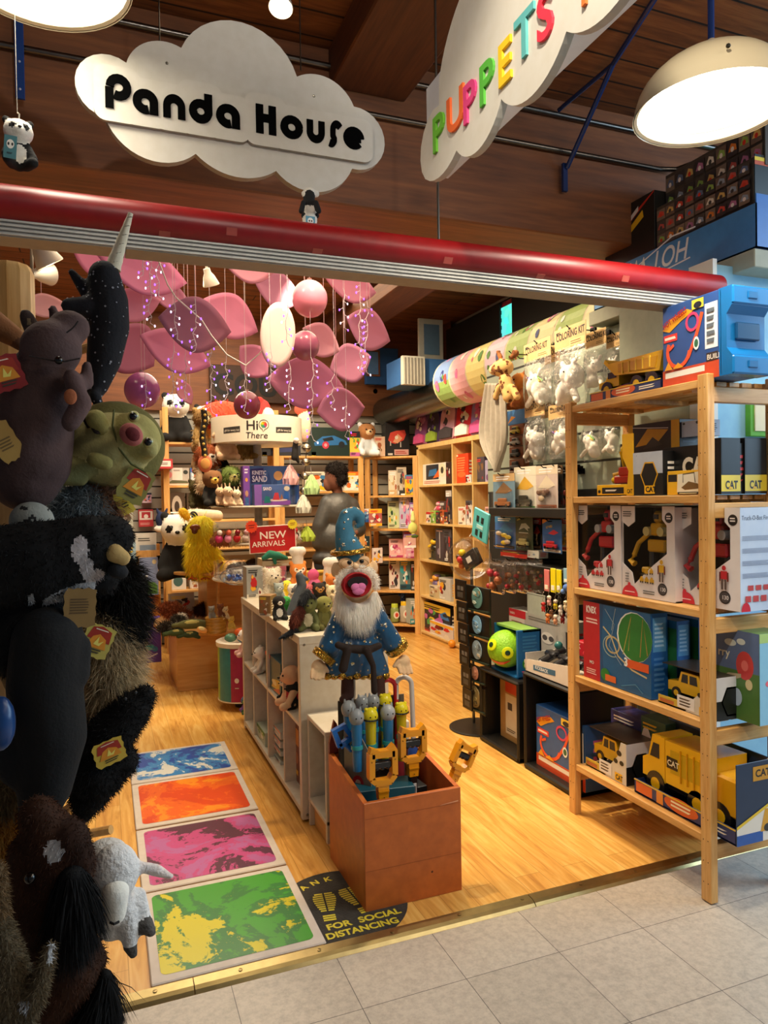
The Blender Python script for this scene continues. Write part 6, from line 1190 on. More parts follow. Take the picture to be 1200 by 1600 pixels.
def stickers(mb, n, r, col, seed, ylim=0, kind='star', facing=(0, -1, 0)):
 rg = random.Random(seed); o = MB(); fs = [f for f in mb.f if len(f) >= 3]; V = mb.v; tries = 0; k = 0
 while k < n and tries < n*40:
  tries += 1; f = rg.choice(fs); a, b, c = (Vector(V[i]) for i in f[:3]); nn = (b-a).cross(c-a)
  if nn.length < 1e-9: continue
  nn.normalize()
  if nn.dot(Vector(facing)) < .1: continue
  p = a+nn*.0012; u = nn.cross(Vector((0, 0, 1))).normalized(); v = nn.cross(u); ph = rg.random()*6; rr = r*rg.uniform(.5, 1.1); k += 1
  m_ = 10 if kind == 'star' else 7
  o.add([p+u*math.cos(ph+2*PI*j/m_)*rr*(1 if j % 2 == 0 or kind != 'star' else .42)+v*math.sin(ph+2*PI*j/m_)*rr*(1 if j % 2 == 0 or kind != 'star' else .42) for j in range(m_)], [tuple(range(m_))], col)
 return o
gir()
def obj_at(p, label, cat, name, group=None): return thing(name, tuple(p), label, cat, group)
def dots(parent, name, lst, col, mat=None):
 for p, r in lst: b = MB(); b.sph(p, r, col, 14, 10); b.build(name, mat or PLASTIC, parent, smooth=True)
# ================================================================ MATS, RUG
def mat_mat(name, c1, c2, c3, seed, rim='c9c0b8'):
 t = NT(name); v = t.n('ShaderNodeMapping', {0: t.n('ShaderNodeTexCoord').outputs['Object'], 1: (seed*3.1, seed*1.7, 0)}).outputs[0]
 n1 = t.noise(v, 3.2, 8, .62, 1.5); n2 = t.noise(v, 14, 6, .7, 2); f = t.n('ShaderNodeMath', {0: n1, 1: t.n('ShaderNodeMath', {0: n2, 1: .25}, operation='MULTIPLY').outputs[0]}, operation='ADD').outputs[0]
 c = t.ramp(f, [(.50, c1), (.60, c1), (.615, c2), (.68, c2), (.70, c3), (.8, c3)]); t.set(Base_Color=c, Roughness=.3); t.bump(n2, .1, .003); return t.m
mats = [(0, 2.048, 'green and yellow', mat_mat('green_gel', '3f9a2c', '2f7a38', 'd2c51c', 1), .497), (1, 2.553, 'purple and magenta', mat_mat('magenta_gel', '5a2f45', 'c04a86', 'b465a0', 2), .497), (2, 3.062, 'orange', mat_mat('orange_gel', 'd8481a', 'e8641c', 'f09020', 3), .492), (3, 3.562, 'blue and white', mat_mat('blue_gel', '2a50a8', '3a86c8', 'd8dcd8', 4), .44)]
for k, y, cn, mt, hh in mats:
 t_ = thing('liquid_floor_tile', (.34, y+.25, 0), cn+' liquid filled floor tile with a pale rim on the wooden floor', 'floor tile', 'liquid floor tiles in a row')
 b = MB(); b.box(.092, y+.004, 0.0005, .592, y+hh, .0085, 'cfc5bc', .003); b.build('rim', MATTE, t_)
 b = MB(); b.add([(.342+x, y+.004+hh/2+z, .0092) for x, z in rrect(-.222, -hh/2+.03, .222, hh/2-.03, .02)], [tuple(range(28))], 'ffffff'); b.build('gel_window', mt, t_)
rg_ = thing('floor_decal', (.74, 2.2, 0), 'black round floor decal with yellow footprints and social distancing words', 'floor decal')
RUG = paint('grit_decal', .9, bump=(160, .8, .004), var=.25); ccx, ccy, rr = .70, 2.235, .215
b = MB(); b.lathe([(rr, .0005), (rr, .002), (.001, .002)], 64, '33302c', T(ccx, ccy, 0)); b.build('black_disc', RUG, rg_)
b = MB(T(ccx, ccy, .0026) @ RX(-90) @ T(0, 0, 0)); MF = Matrix()
def fl(x, y): return (x, 0, y)
b.text('SOCIAL', .030, 'd8c838', T(.02, 0, -.12), 0, .035, sx=1.0); b.text('FOR', .030, 'd8c838', T(-.085, 0, -.12), 0, .035); b.text('DISTANCING', .030, 'd8c838', T(-.1, 0, -.165), 0, .035, sx=.95)
for i, ch in enumerate('THANK YOU'):
 a = math.radians(150-i*15); b.text(ch, .028, 'd8c838', T(.17*math.cos(a), 0, .155*math.sin(a)) @ RY(-math.degrees(a)+90), 0, .03, align='CENTER')
for cx, an in ((-.055, 8), (.055, -6)):
 M0 = b.M; b.M = M0 @ T(cx, 0, -.02) @ RY(an)
 for j in range(9):
  ww = (.030, .036, .038, .038, .036, .033, .03, .026, .022)[j];
  for sd in (-1, 1): b.box(sd*.003, -.0003, .10-j*.0125, sd*ww, 0, .108-j*.0125, 'd8c838')
 for j in range(3): b.box(-.02, -.0003, -.03-j*.012, .02, 0, -.022-j*.012, 'd8c838')
 b.M = M0
b.build('yellow_print', CARD, rg_)
# ================================================================ CUBE UNIT: plush on top
def topz(x, y): q = at(x, y, Z=.77); return Vector((q.x, q.y, .77))
TP = 'plush animals on top of the cube unit'
for lb, x, y, h, ang, kw in (
 ('green and cream dinosaur plush at the front edge of the cube unit', 482, 984, .16, -15, dict(body='5a6038', head='6a7040', belly='cfc6a4', muzzle='7a7c48', earkind='none')),
 ('olive green reptile plush right of the dinosaur, near the wizard sleeve', 506, 982, .15, 10, dict(body='6c6a34', head='7c7a3c', limb='5c5a2c', muzzle='8a8648', earkind='none')),
 ('beige plush with a brown face behind the wizard sleeve', 528, 975, .14, 10, dict(body='c8b08a', head='b09068', muzzle='e0d0b0')),
 ('large white fluffy bear plush at the far left of the heap', 425, 938, .19, 10, dict(body='ece4d2', head='f0e8d8', fur=1500)),
 ('small grey koala like plush before the white bear', 436, 940, .11, 0, dict(body='8a9490', head='9aa4a0', muzzle='c8d0cc')),
 ('bright yellow plush fish like toy beside the grey koala', 448, 935, .11, 0, dict(body='e8c828', head='f0d840', earkind='none')),
 ('cream and pink plush in the middle of the heap', 458, 945, .12, 0, dict(body='e8d4c0', head='f0e4d4', earkind='point')),
 ('orange faced bear wearing a tall white chef hat', 466, 928, .2, 0, dict(body='e88a3c', head='e88a3c', muzzle='f8ecd8', patch='f8ecd8')),
 ('black monkey plush with a tan face in the heap', 499, 950, .14, -5, dict(body='1c1714', head='201a16', muzzle='b8803c', patch='b8803c')),
 ('black feathered plush with a pink red face', 482, 950, .13, 0, dict(body='1a1816', head='d06a72', muzzle='e89a9c', earkind='point', ear='1a1816', fur=600)),
 ('small green plush frog or dragon under the cream plush', 447, 958, .09, 0, dict(body='2f8a3c', head='3a9a48', earkind='none')),
 ('black and white penguin like plush near the front left of the heap', 436, 968, .12, 0, dict(body='191817', head='191817', belly='e8e4dc', muzzle='e0dcd0', earkind='none')),
 ('cream sloth like plush right of the monkey', 520, 955, .14, 10, dict(body='c8b890', head='d8c8a0', muzzle='e8dcc0', patch='6a5438')),
 ('orange and white plush lying beside the second chef hat', 518, 935, .15, 20, dict(body='e8883c', head='e08038', muzzle='f0e8dc')),
 ('grey plush rabbit with long ears in the centre of the heap', 468, 948, .13, 0, dict(body='5a5c60', head='686a6e', earkind='long', muzzle='888a8c')),
 ('tan monkey like plush close to the wizard beard', 526, 962, .11, 0, dict(body='a8845c', head='b8946c', muzzle='e0c8a0'))):
 plush(lb, topz(x, y), h, ang, group=TP, **kw)
def chefhat(x, y, s, lb, tilt=0):
 p = topz(x, y); b = PX(p.y); b.P = []; r = s
 P = [('c', (p.x, p.y, p.z), r*.75, (p.x+tilt*.5, p.y, p.z+r*1.3), r*.8, 'efe6d6')]+[('e', (p.x+tilt+r*.55*math.cos(a), p.y+r*.4*math.sin(a), p.z+r*2.0), (r*.62,)*3, 'f2eadc') for a in np.linspace(0, 2*PI, 7)[:-1]]
 return P
P = chefhat(466, 928, .045, ''); o = MB()
tag(blob([(q[0], tuple(np.array(q[1])+np.array((0, 0, .165))), *q[2:]) if q[0] == 'e' else ('c', tuple(np.array(q[1])+np.array((0, 0, .175))), q[2], tuple(np.array(q[3])+np.array((0, 0, .165))), q[4], q[5]) for q in P], vox=.005).build('chef_hat', CLOTH, smooth=True), 'tall white chef hat on the orange faced bear', 'hat', 'white chef hats in the heap')
P = chefhat(516, 930, .05, '', .02); tag(blob([(q[0], tuple(np.array(q[1])+np.array((0, .02, .09))), *q[2:]) if q[0] == 'e' else ('c', tuple(np.array(q[1])+np.array((0, .02, .09))), q[2], tuple(np.array(q[3])+np.array((0, .02, .09))), q[4], q[5]) for q in P], vox=.005).build('chef_hat', CLOTH, smooth=True), 'tilted white chef hat over the orange and white plush beside the wizard face', 'hat', 'white chef hats in the heap')
g = PX(topz(462, 988).y); g.e(464, 965, 11, 22, '6a3428', 25).c(472, 940, 8, 480, 925, 6, '3c4046').c(462, 985, 7, 436, 998, 2, '2c3038').e(478, 930, 9, 7, '44484e', 20).c(484, 928, 4, 494, 936, 2, '3c4046'); g.paint(462, 968, 6, 8, '8a4a38')
tag(g.blob(vox=.004, fur=dict(n=1200, ln=.012, w=.001, comb=(0, 0, -.8))).build('bird_plush', FUR, smooth=True), 'brown feathered long tailed bird plush hanging its dark tail over the front edge', 'plush toy', TP)
g = PX(topz(462, 960).y); g.path([(450, 965, 6), (462, 940, 9), (472, 915, 8), (468, 900, 7)], '4a525c').c(468, 900, 6, 480, 905, 3, '4a525c')
tag(g.blob(vox=.004).build('dinosaur_plush', PLUSH, smooth=True), 'dark blue grey long necked plush rising behind the bird plush', 'plush toy', TP)
fluff([('e', tuple(topz(490, 930)+Vector((0, 0, .12))), (.035, .03, .035), 'd85888'), ('c', tuple(topz(490, 930)+Vector((0, 0, .15))), .01, tuple(topz(490, 930)+Vector((0, 0, .2))), .003, 'e8c8b0'), ('e', tuple(topz(492, 930)+Vector((0, 0, .06))), (.04, .03, .04), 'e070a0')], 'unicorn_plush', PLUSH, 'pink unicorn plush standing above the black monkey', 'plush toy', TP, vox=.004)
def TB(label, rect, y, base, pal, d=.08, **k): q = topz((rect[0]+rect[2])/2, y); return carton(label, rect, d=d, base=base, pal=pal, Y=q.y, z=.77, **k)
TB('brown picture box at the left edge of the cube unit top', (405, 930, 424, 966), 962, '8a6a40', 'tan', ang=-35)
TB('clear plastic box of grey and red items at the far end of the cube unit', (386, 886, 412, 938), 935, '9a9c98', 'red', d=.12)
TB('red framed card standing behind the white bear', (402, 896, 418, 932), 925, 'c86a5c', 'red', d=.01)
TB('yellow cardboard box behind the chef hats', (478, 893, 520, 930), 925, 'd8a840', 'yel', d=.1)
TB('multicoloured picture card with teal and pink shapes behind the white bear', (415, 885, 448, 925), 918, '9a8ca0', 'pink', d=.02)
carton('cream topped box with a green plush lizard beneath the red sign', (410, 873, 465, 892), d=.15, base='cdb894', X=None, Y=4.3, z=.93, pal='tan', n=4);
g = PX(4.28); g.path([(412, 872, 4), (422, 866, 7), (435, 868, 6), (448, 872, 3)], '2c7860').c(428, 868, 4, 430, 880, 3, '2c7860'); tag(g.blob(vox=.005).build('lizard_plush', PLUSH, smooth=True), 'teal green lizard plush draped under the red sign', 'plush toy')
# cells of the cube unit
for lb, x, y, h, kw in (('pink and white plush leaning out of the farthest upper cube', 385, 1040, .17, dict(body='ecd8d0', head='f0e8e0', limb='e8b8b0')), ('green plush with a brown ball below the pink plush', 388, 1045, .09, dict(body='5a7038', head='6a8040', earkind='none')), ('white plush in the second upper cube', 409, 1040, .15, dict(body='ece6d8', head='f0ece0')),
 ('pale plush doll in the nearest upper cube wearing a red scarf', 459, 1085, .2, dict(body='a82430', head='d8a880', limb='e0b890', earkind='none')), ('black and white plush pair lying on the middle shelf edge', 450, 1118, .12, dict(body='181716', head='e8dcc8', limb='181716')), ('black plush hanging below the doll in the nearest cube', 461, 1128, .13, dict(body='141312', head='1a1918')),
 ('green and purple plush in the farthest lower cube', 386, 1090, .1, dict(body='48704a', head='5a805a')), ('purple plush fish at the foot of the farthest lower cube', 385, 1142, .1, dict(body='8a5aa0', head='6078a0', earkind='none'))):
 q = at(x, y, X=.775); zz = .402 if q.z > .3 else .055; plush(lb, Vector((.775, q.y, zz)), h, -90, group='plush in the cubes', **kw)
def CU(label, rect, base, pal, z, **k): return carton(label, rect, base=base, pal=pal, X=k.pop('X', .76), z=z, ang=180 if False else 0, **k)
def leftbox(label, x0, y0, x1, y1, base, pal, z, d=.12, X=.75, D=None, n=8):
 return carton(label, (x0, y0, x1, y1), d=d, base=base, pal=pal, X=X, z=z, D=D, n=n)
# (the cube unit opens towards -X, seen at a steep angle)
leftbox('teal picture book box with a red corner in the third upper cube', 415.5, 1028, 439, 1072, '24525c', 'red', .402, D=[('r', 0, .88, .35, 1, 'c83830'), ('p', [(.4, .1), (.9, .2), (.95, .5), (.6, .4)], 'd8b030'), ('p', [(.5, .05), (.95, .1), (.9, .25)], 'c84030'), ('e', .6, .3, .15, .08, 'e8d8a0')])
leftbox('green and white small box in the second lower cube', 401, 1137, 414, 1160, 'b8c4b0', 'green', .055)
for k in range(4): leftbox(('bottom', 'second', 'third', 'top')[k]+' small pale box of the stack in the third lower cube', 421-k*.4, 1178-15*k, 438, 1190-15*k, 'c8ccc0', 'teal', .055+k*.042, X=.765, d=.1)
b = MB(FR((.79, at(467, 1200, X=.79).y+.09, .055), -90)); b.prism([(0, 0), (.10, 0), (.105, .2), (.1, .27), (.0, .27), (-.005, .2)], 0, .07, '7a4430'); deco(b, .1, .27, [('r', .05, .62, .95, .9, 'e0a050'), ('e', .5, .4, .35, .1, 'b07850'), ('r', .3, .12, .8, .2, 'e8c030')]); tag(b.build('snack_bag', CARD), 'brown and orange paper bag in the nearest lower cube', 'bag')
g = PX(2.66); q = g.w(506, 1245); t_ = obj_at((q.x, q.y, .117), 'blue and purple toy bottle figure on the lower level of the low shelf', 'toy', 'toy_bottle')
b = MB(); b.lathe([(.028, 0), (.034, .01), (.03, .09), (.034, .13), (.02, .165), (.001, .17)], 20, ['3aa0b0', '3a90a8', '5a5a98', '6a68a8', '5a5898'], T(.9, 2.68, .117)); b.sph((.885, 2.65, .19), .006, 'e04040', 8, 6); b.build('bottle', PLASTIC, t_, smooth=.7)
# ================================================================ WIZARD puppet
def wizard():
 Y = 2.5; g = PX(Y); t_ = obj_at(tuple(g.w(558, 1088)), 'large wizard hand puppet with starry blue hat, white beard and wide open red mouth', 'puppet', 'wizard_puppet')
 SK = 'e2bd92'
 g.e(553, 893, 31, 33, SK).e(556, 915, 31, 30, SK).e(524, 890, 8, 14, SK, 10).e(585, 886, 7, 13, SK, -10).e(540, 880, 14, 10, SK, dy=-.04).e(568, 876, 12, 9, SK, dy=-.04).e(557, 885, 6, 6, 'e8c8a0', dy=-.085).e(557, 942, 22, 14, SK)
 g.blob(vox=.005, smooth=5).build('head', PLUSH, t_, smooth=True)
 h = PX(Y); h.path([(547, 864, 26), (541, 845, 20), (537, 824, 15), (541, 806, 12.5), (552, 801, 11), (562, 807, 10), (563, 817, 8), (558, 822, 5)], '3f7896'); hb = h.blob(vox=.005, smooth=4); hat = hb.build('hat', PLUSH, t_, smooth=True)
 stickers(hb, 34, .009, 'eee8d0', 3).build('hat_stars', FOIL, hat)
 b = MB(); pts = [g.w(547+26*math.cos(a)*1.02, 861-4*math.cos(a), 0)+Vector((0, .062*math.sin(a), 0)) for a in np.linspace(0, 2*PI, 25)[:-1]]; b.tube(pts, .010, 10, 'b08c3c', closed=True); b.build('gold_band', FOIL, t_, smooth=True)
 # face
 dots(t_, 'eye', [(g.w(546, 879, -.108), .0085), (g.w(565, 877, -.105), .0085)], '0c0a0a')
 b = MB(); b.sph(g.w(556, 885, -.115), .011, 'ecc8a0', 14, 10); b.build('nose', PLUSH, t_, smooth=True)
 b = MB()
 for cx in (543, 566):
  b.tube([g.w(cx+10*math.cos(a), 881-7*math.sin(a), -.112) for a in np.linspace(0, 2*PI, 17)[:-1]], .0012, 5, 'b89050', closed=True)
 b.build('glasses', METAL, t_)
 mc = g.w(558, 914, -.115); b = MB();
 b.lathe([(.050, -.02), (.052, 0), (.048, .005), (.044, .001), (.03, -.01), (.001, -.012)], 36, 'a8101c', T(*mc) @ RX(90) @ SCL(1.05, .86, 1)); b.build('mouth_lining', CLOTH, t_, smooth=.9)
 b = MB(); b.lathe([(.037, 0), (.035, .004), (.001, .004)], 28, '140608', T(*(mc+Vector((0, -.006, .008)))) @ RX(90) @ SCL(1.05, .6, 1)); b.build('mouth_cavity', CLOTH, t_)
 b = MB(); mz = mc+Vector((0, -.014, -.014));
 for s_ in (-1, 1): b.sph(mz+Vector((s_*.011, 0, .008)), (.017, .007, .014), 'd878a8', 14, 10)
 b.sph(mz+Vector((0, 0, -.004)), (.023, .007, .016), 'd878a8', 14, 10); b.build('tongue', PLUSH, t_, smooth=True)
 # moustache and beard
 f = PX(Y); f.path([(530, 925, 6), (534, 938, 9), (546, 949, 10), (562, 952, 10), (578, 944, 9), (586, 928, 6)], 'fffaf2', -.045); f.e(560, 960, 22, 12, 'fffaf2', dy=-.04)
 f.blob(vox=.006, fur=dict(n=7000, ln=.045, w=.0009, comb=(.0, -.1, -1.6), rnd=.25, up=.3, dark=.06), seed=4).build('beard', FUR, t_, smooth=True)
 f = PX(Y); f.path([(529, 920, 4), (531, 905, 6), (541, 894, 6), (558, 889.5, 6), (575, 892, 6), (586, 903, 5), (588, 918, 4)], 'fffaf2', -.085); f.blob(vox=.005, fur=dict(n=2200, ln=.012, w=.0009, comb=(0, 0, .1), rnd=.5, up=.7, dark=.12), seed=5).build('moustache', FUR, t_, smooth=True)
 # robe
 r = PX(Y); BL = '1f5078'
 r.e(560, 975, 34, 34, BL).e(560, 1005, 33, 26, BL); r.c(536, 958, 17, 514, 1012, 19, BL, 0, -.01).c(584, 955, 17, 612, 1003, 19, BL, 0, -.01)
 for k in range(9): a = -1+k/4; r.c(556+26*a, 1008, 14, 556+44*a, 1048, 10+4*(k % 2), BL, -.02*(1-a*a)+.01*(k % 2))
 rb = r.blob(vox=.006, smooth=4); robe = rb.build('robe', SATIN, t_, smooth=True); stickers(rb, 95, .008, 'e0dcc4', 6).build('robe_stars', FOIL, robe)
 b = MB()
 for k in range(9): a = -1+k/4; p = g.w(556+45*a, 1055, -.02*(1-a*a)+.01*(k % 2)); b.sph(p, (.018, .026, .017), 'b8923c', 12, 8)
 b.build('gold_hem', FOIL, t_, smooth=True)
 for x, y, tl in ((506, 1026, 40), (620, 1012, -35)):
  b = MB(); b.lathe([(.030, -.014), (.044, -.012), (.047, .012), (.034, .016)], 20, 'c09a40', T(*g.w(x, y, -.01)) @ RY(tl)); b.build('gold_cuff', FOIL, t_, smooth=.8)
 b = PX(Y); b.path([(528, 1008, 6), (545, 1013, 7), (562, 1015, 8), (580, 1014, 7), (592, 1009, 6)], '241610', -.085); b.c(572, 1015, 7, 583, 1040, 5, '241610', -.1).c(583, 1040, 5, 585, 1080, 6, '241610', -.1).c(543, 1015, 7, 536, 1045, 8, '241610', -.095); b.blob(vox=.004).build('sash', CLOTH, t_, smooth=True)
 for hx, hy, sd, tx in ((497, 1042, -1, 0), (631, 1034, 1, 8)):
  q = PX(Y); q.e(hx, hy, 12, 13, SK, dy=-.02)
  for k in range(4): fx = hx-9+6*k; q.c(fx, hy+6, 3.6, fx+sd*1+tx*.3, hy+17+(2 if k in (1, 2) else 0), 3.0, SK, -.03, -.045)
  q.c(hx-sd*9, hy-2, 4, hx-sd*15, hy+7, 3.4, SK, -.03); q.blob(vox=.0035, smooth=3).build('hand', PLUSH, t_, smooth=True)
 for x in (543, 592): q = PX(Y); q.c(x, 1060, 11, x, 1086, 12, '3c1e16').e(x-2, 1092, 13, 9, '3c1e16', dy=-.02); q.blob(vox=.005).build('boot', CLOTH, t_, smooth=True)
 b = MB(); b.box(.85, 2.56, .46, .87, 2.58, .75, 'd8d4cc', .002); b.build('support_stick', WOODPAINT, t_)
wizard()
# ================================================================ ORANGE BIN contents
def wand(x, y, head, label, Y, hc='9aa0a4', bc='2277b0', kind='round', rot=0, yb=1200):
 g = PX(Y); top = g.w(x, y); t_ = obj_at((top.x, top.y, .2), label, 'toy wand', 'bubble_wand', 'toy bubble wands in the orange bin')
 k = g.k; b = MB(); d = Vector((math.sin(math.radians(rot)), 0, -math.cos(math.radians(rot)))); b.cyl(top+d*head*k*.8, top+d*(yb-y)*k, head*.72*k, head*.6*k, 18, bc); b.cyl(top+d*(head*k*3.6), top+d*(head*k*4.1), head*.8*k, head*.8*k, 18, '2aa0a8' if bc != 'd8d020' else 'e8e030'); b.build('tube', PLASTIC, t_, smooth=.7)
 b = MB(); b.sph(top, (head*k, head*k, head*1.15*k), hc, 18, 12)
 if kind == 'round':
  for s_ in (-1, 1): b.cyl(top+Vector((s_*head*k*.5, 0, head*k*.9)), top+Vector((s_*head*k*.55, 0, head*k*1.35)), head*.2*k, head*.1*k, 8, hc)
 else:
  for s_ in (-1, 1): b.sph(top+Vector((s_*head*k*.6, 0, head*k*.9)), head*.28*k, hc, 10, 8)
  b.tube([top+Vector((head*k*1.02*math.cos(a), head*k*1.02*math.sin(a), -head*k*.35)) for a in np.linspace(0, 2*PI, 17)[:-1]], head*.12*k, 6, '181818', closed=True)
 b.build('head', PLASTIC, t_, smooth=.8)
 for s_ in (-1, 1): b = MB(); b.sph(top+Vector((s_*head*k*.35, -head*k*.92, head*k*.1)), head*.1*k, '181818', 8, 6); b.build('eye', PLASTIC, t_)
wand(545, 1108, 13.5, 'grey headed bubble wand at the back left of the bin', 2.46); wand(566, 1099, 12.5, 'grey headed wand, second from left in the back row', 2.48); wand(583, 1097, 12.5, 'grey headed wand, third in the back row', 2.47)
wand(557, 1121, 13.5, 'grey faced bubble wand with a clear teal grip in front on the left', 2.36, yb=1215); wand(579, 1119, 13.5, 'yellow striped bee bubble wand left of the middle', 2.38, 'e8d820', 'd8c820', 'bee'); wand(606, 1114, 13.5, 'round grey headed blue wand in the middle front', 2.38, 'a8adb0', '1f74ac', yb=1180); wand(602, 1096, 12.5, 'yellow bee wand below the red cane', 2.46, 'e8d820', 'd8c820', 'bee'); wand(627, 1109, 12.5, 'yellow bee wand with black antennae at the right', 2.44, 'e8d820', 'c8b81c', 'bee')
for x, y, Y, c, lb in ((606, 1060, 2.5, 'b8202c', 'red umbrella cane handle sticking out of the bin'), (631, 1056, 2.5, 'c8c6c4', 'white umbrella cane handle sticking out of the bin')):
 g = PX(Y); r = 12; pts = [g.w(x-r, y+22+14)]+[g.w(x-r*math.cos(a), y+r+2-r*math.sin(a)) for a in np.linspace(0, PI, 12)]+[g.w(x+r+2, y+70), g.w(x+r+3, y+100)]; t_ = obj_at((pts[-1].x, pts[-1].y, .2), lb, 'umbrella', 'umbrella', 'child umbrellas in the orange bin')
 b = MB(); b.tube(pts, 4.6*g.k, 12, c); b.build('handle', PLASTIC, t_, smooth=.8)
 b = MB(); e = pts[-1]; b.lathe([(.006, .0), (.02, -.02), (.026, -.12), (.01, -.2)], 14, '24489a' if c[0] != 'b' else '8a1c28', T(*e)); b.build('folded_canopy', CLOTH, t_, smooth=.6)
def grabber(x, y, s, label, Y, rot=0):
 g = PX(Y); c = g.w(x, y); k = s; t_ = obj_at((c.x, c.y, .15), label, 'toy grabber', 'robot_grabber', 'orange handled toy grabbers'); M = T(*c) @ RY(rot); OC = 'e89a18'
 b = MB(M); u = k
 outer = [(-.5, .55), (-.4, .75), (-.1, .62), (.25, .6), (.42, .78), (.52, .6), (.5, -.25), (.3, -.55), (-.3, -.55), (-.5, -.3)]; inner = [(-.3, .3), (-.3, .38), (.3, .38), (.33, .3), (.33, -.2), (.2, -.33), (-.2, -.33), (-.3, -.22)]
 segs = [[(-.41, -.3), (-.4, .55)], [(-.4, .5), (.42, .48)], [(.42, .6), (.42, -.25)], [(.42, -.25), (.25, -.46), (-.25, -.46), (-.41, -.3)]]
 for sg_ in segs: stroke(b, [(p[0]*u, p[1]*u) for p in sg_], .2*u, lambda a_, b_: (a_, b_), -.016, .032, OC)
 b.prism([(-.5*u, .45*u), (-.42*u, .76*u), (-.15*u, .64*u), (.2*u, .62*u), (.4*u, .8*u), (.52*u, .6*u), (.5*u, .42*u)], -.014, .014, OC); b.prism([(-.2*u, -.5*u), (.2*u, -.5*u), (.17*u, -1.05*u), (-.17*u, -1.05*u)], -.014, .014, OC); b.box(-.19*u, -.017, -.78*u, .19*u, .017, -.73*u, 'd08a14')
 for px_, pz in ((-.42, .3), (.42, .3), (-.3, -.5), (.3, -.5), (0, -.95)): b.sph((px_*u, -.017, pz*u), .0022, '7a5210', 6, 4)
 b.build('handle', PLASTIC, t_)
 b = MB(M); b.box(-.32*u, -.01, .0, .32*u, .01, .26*u, '1c1c1e', .004)
 for q in (-.2, 0, .2): b.sph((q*u, 0, .0), (.09*u, .011, .06*u), '1c1c1e', 10, 6)
 b.build('trigger', PLASTIC, t_, smooth=.6)
 b = MB(M); b.box(-.14*u, -.012, -2.6*u, .14*u, .012, -1.05*u, '161618', .003); b.box(-.07*u, -.0135, -1.75*u, .09*u, -.012, -1.3*u, 'd8d8d8');
 for q in range(6): b.box(-.05*u+.02*u*q, -.0142, -1.7*u, -.04*u+.02*u*q, -.0134, -1.4*u, '202020')
 b.build('shaft', PLASTIC, t_); return t_
grabber(597, 1200, .098, 'orange toy grabber handle in front at the left of the bin', 2.22); grabber(644, 1166, .098, 'orange toy grabber handle behind, right of the middle', 2.32); grabber(722, 1184, .078, 'orange toy grabber handle leaning out over the right bin wall', 2.28, 28)
b = MB(FR((.785, 2.515, .05), -2)); b.box(0, 0, 0, .26, .004, .54, '5a5040', .001); deco(b, .26, .56, [('r', .05, .3, .95, .95, '4a4236'), ('l', .1, .85, .6, .9, 1, '8a8070')])
tag(b.build('display_card', CARD), 'brown cardboard back panel behind the bubble wands', 'card')
b = MB(FR((.775, 2.42, .05), -55)); b.prism([(0, 0), (.13, 0), (.11, .40), (.06, .47), (0, .46)], 0, .004, '8a8578'); deco(b, .12, .46, [('e', .5, .62, .2, .06, 'b83040'), ('e', .5, .62, .1, .03, 'e8dcd0'), ('l', .2, .3, .8, .5, 4, '5a564c')]); tag(b.build('display_card', CARD), 'grey printed side card of the wand display', 'card')
b = MB(FR((.785, 2.30, .05), -8)); b.box(0, 0, 0, .20, .1, .285, '1c5a6c', .002); deco(b, .2, .285, [('t', .12, .62, 'SQUISH', .12, 'd8b8a0', 35, .03, .7), ('e', .25, .75, .18, .1, '2a7a88')]); b.quad((.12, -.001, .06), (.19, -.001, .06), (.19, -.001, .2), (.12, -.001, .2), '18424e'); tag(b.build('card_box', CARD), 'dark teal printed card box inside the bin', 'box')
b = MB(FR((.93, 2.33, .05), 4)); b.box(0, 0, 0, .13, .1, .25, '17191c', .002); deco(b, .13, .25, [('r', .2, .3, .75, .8, '3a3c40'), ('l', .25, .35, .7, .75, 7, 'c8c8c8')]); tag(b.build('card_box', CARD), 'black packet with a barcode in the middle of the bin', 'box')
g = PX(2.4); q = g.w(534, 1150); b = MB(T(*q) @ RY(-20)); stroke(b, [(-.02, -.03), (-.02, .03), (.02, .03), (.03, -.02), (-.02, -.03)], .02, lambda u, v: (u, v), -.01, .02, '2070d0'); b.tube([(.0, 0, -.03), (.03, 0, -.1), (.05, .01, -.2)], .009, 8, '2070d0'); tag(b.build('water_toy', PLASTIC), 'bright blue toy handle at the left of the wands', 'toy')
# ================================================================ SPINNER goods
SG = 'goods on the round spinner'
def sp_box(label, rect, base, pal, z, Y=4.62, **k): return carton(label, rect, base=base, pal=pal, Y=Y, z=z, group=k.pop('group', None), **k)
sp_box('large play sand box with castle towers on the spinner top shelf', (391, 728, 450, 790), '46689a', 'blue', 1.30, d=.12, Y=4.72, D=[('r', 0, 0, 1, 1, '3e5f94'), ('p', [(.2, 0), (.25, .6), (.32, .7), (.38, .5), (.5, .85), (.58, .5), (.7, .75), (.8, 0)], '2c4a80'), ('e', .75, .75, .12, .12, 'd8a060'), ('p', [(.03, .55), (.38, .62), (.36, .95), (.02, .92)], '2a2468'), ('t', .06, .78, 'KINETIC', .1, 'e8e0e8', 0, .03, .7), ('t', .06, .6, 'SAND', .15, 'e8e0e8', 0, .03, .7)])
sp_box('narrow purple box of the play sand set standing at the left', (381, 728, 391, 791), '7a48a8', 'purp', 1.30, Y=4.63, d=.1, D=[('l', .2, .8, .8, .95, 2, 'e8e0f0'), ('e', .5, .65, .2, .05, 'e8a040'), ('e', .5, .3, .25, .08, 'd8a080'), ('r', .2, .0, .8, .2, '3a70b8')])
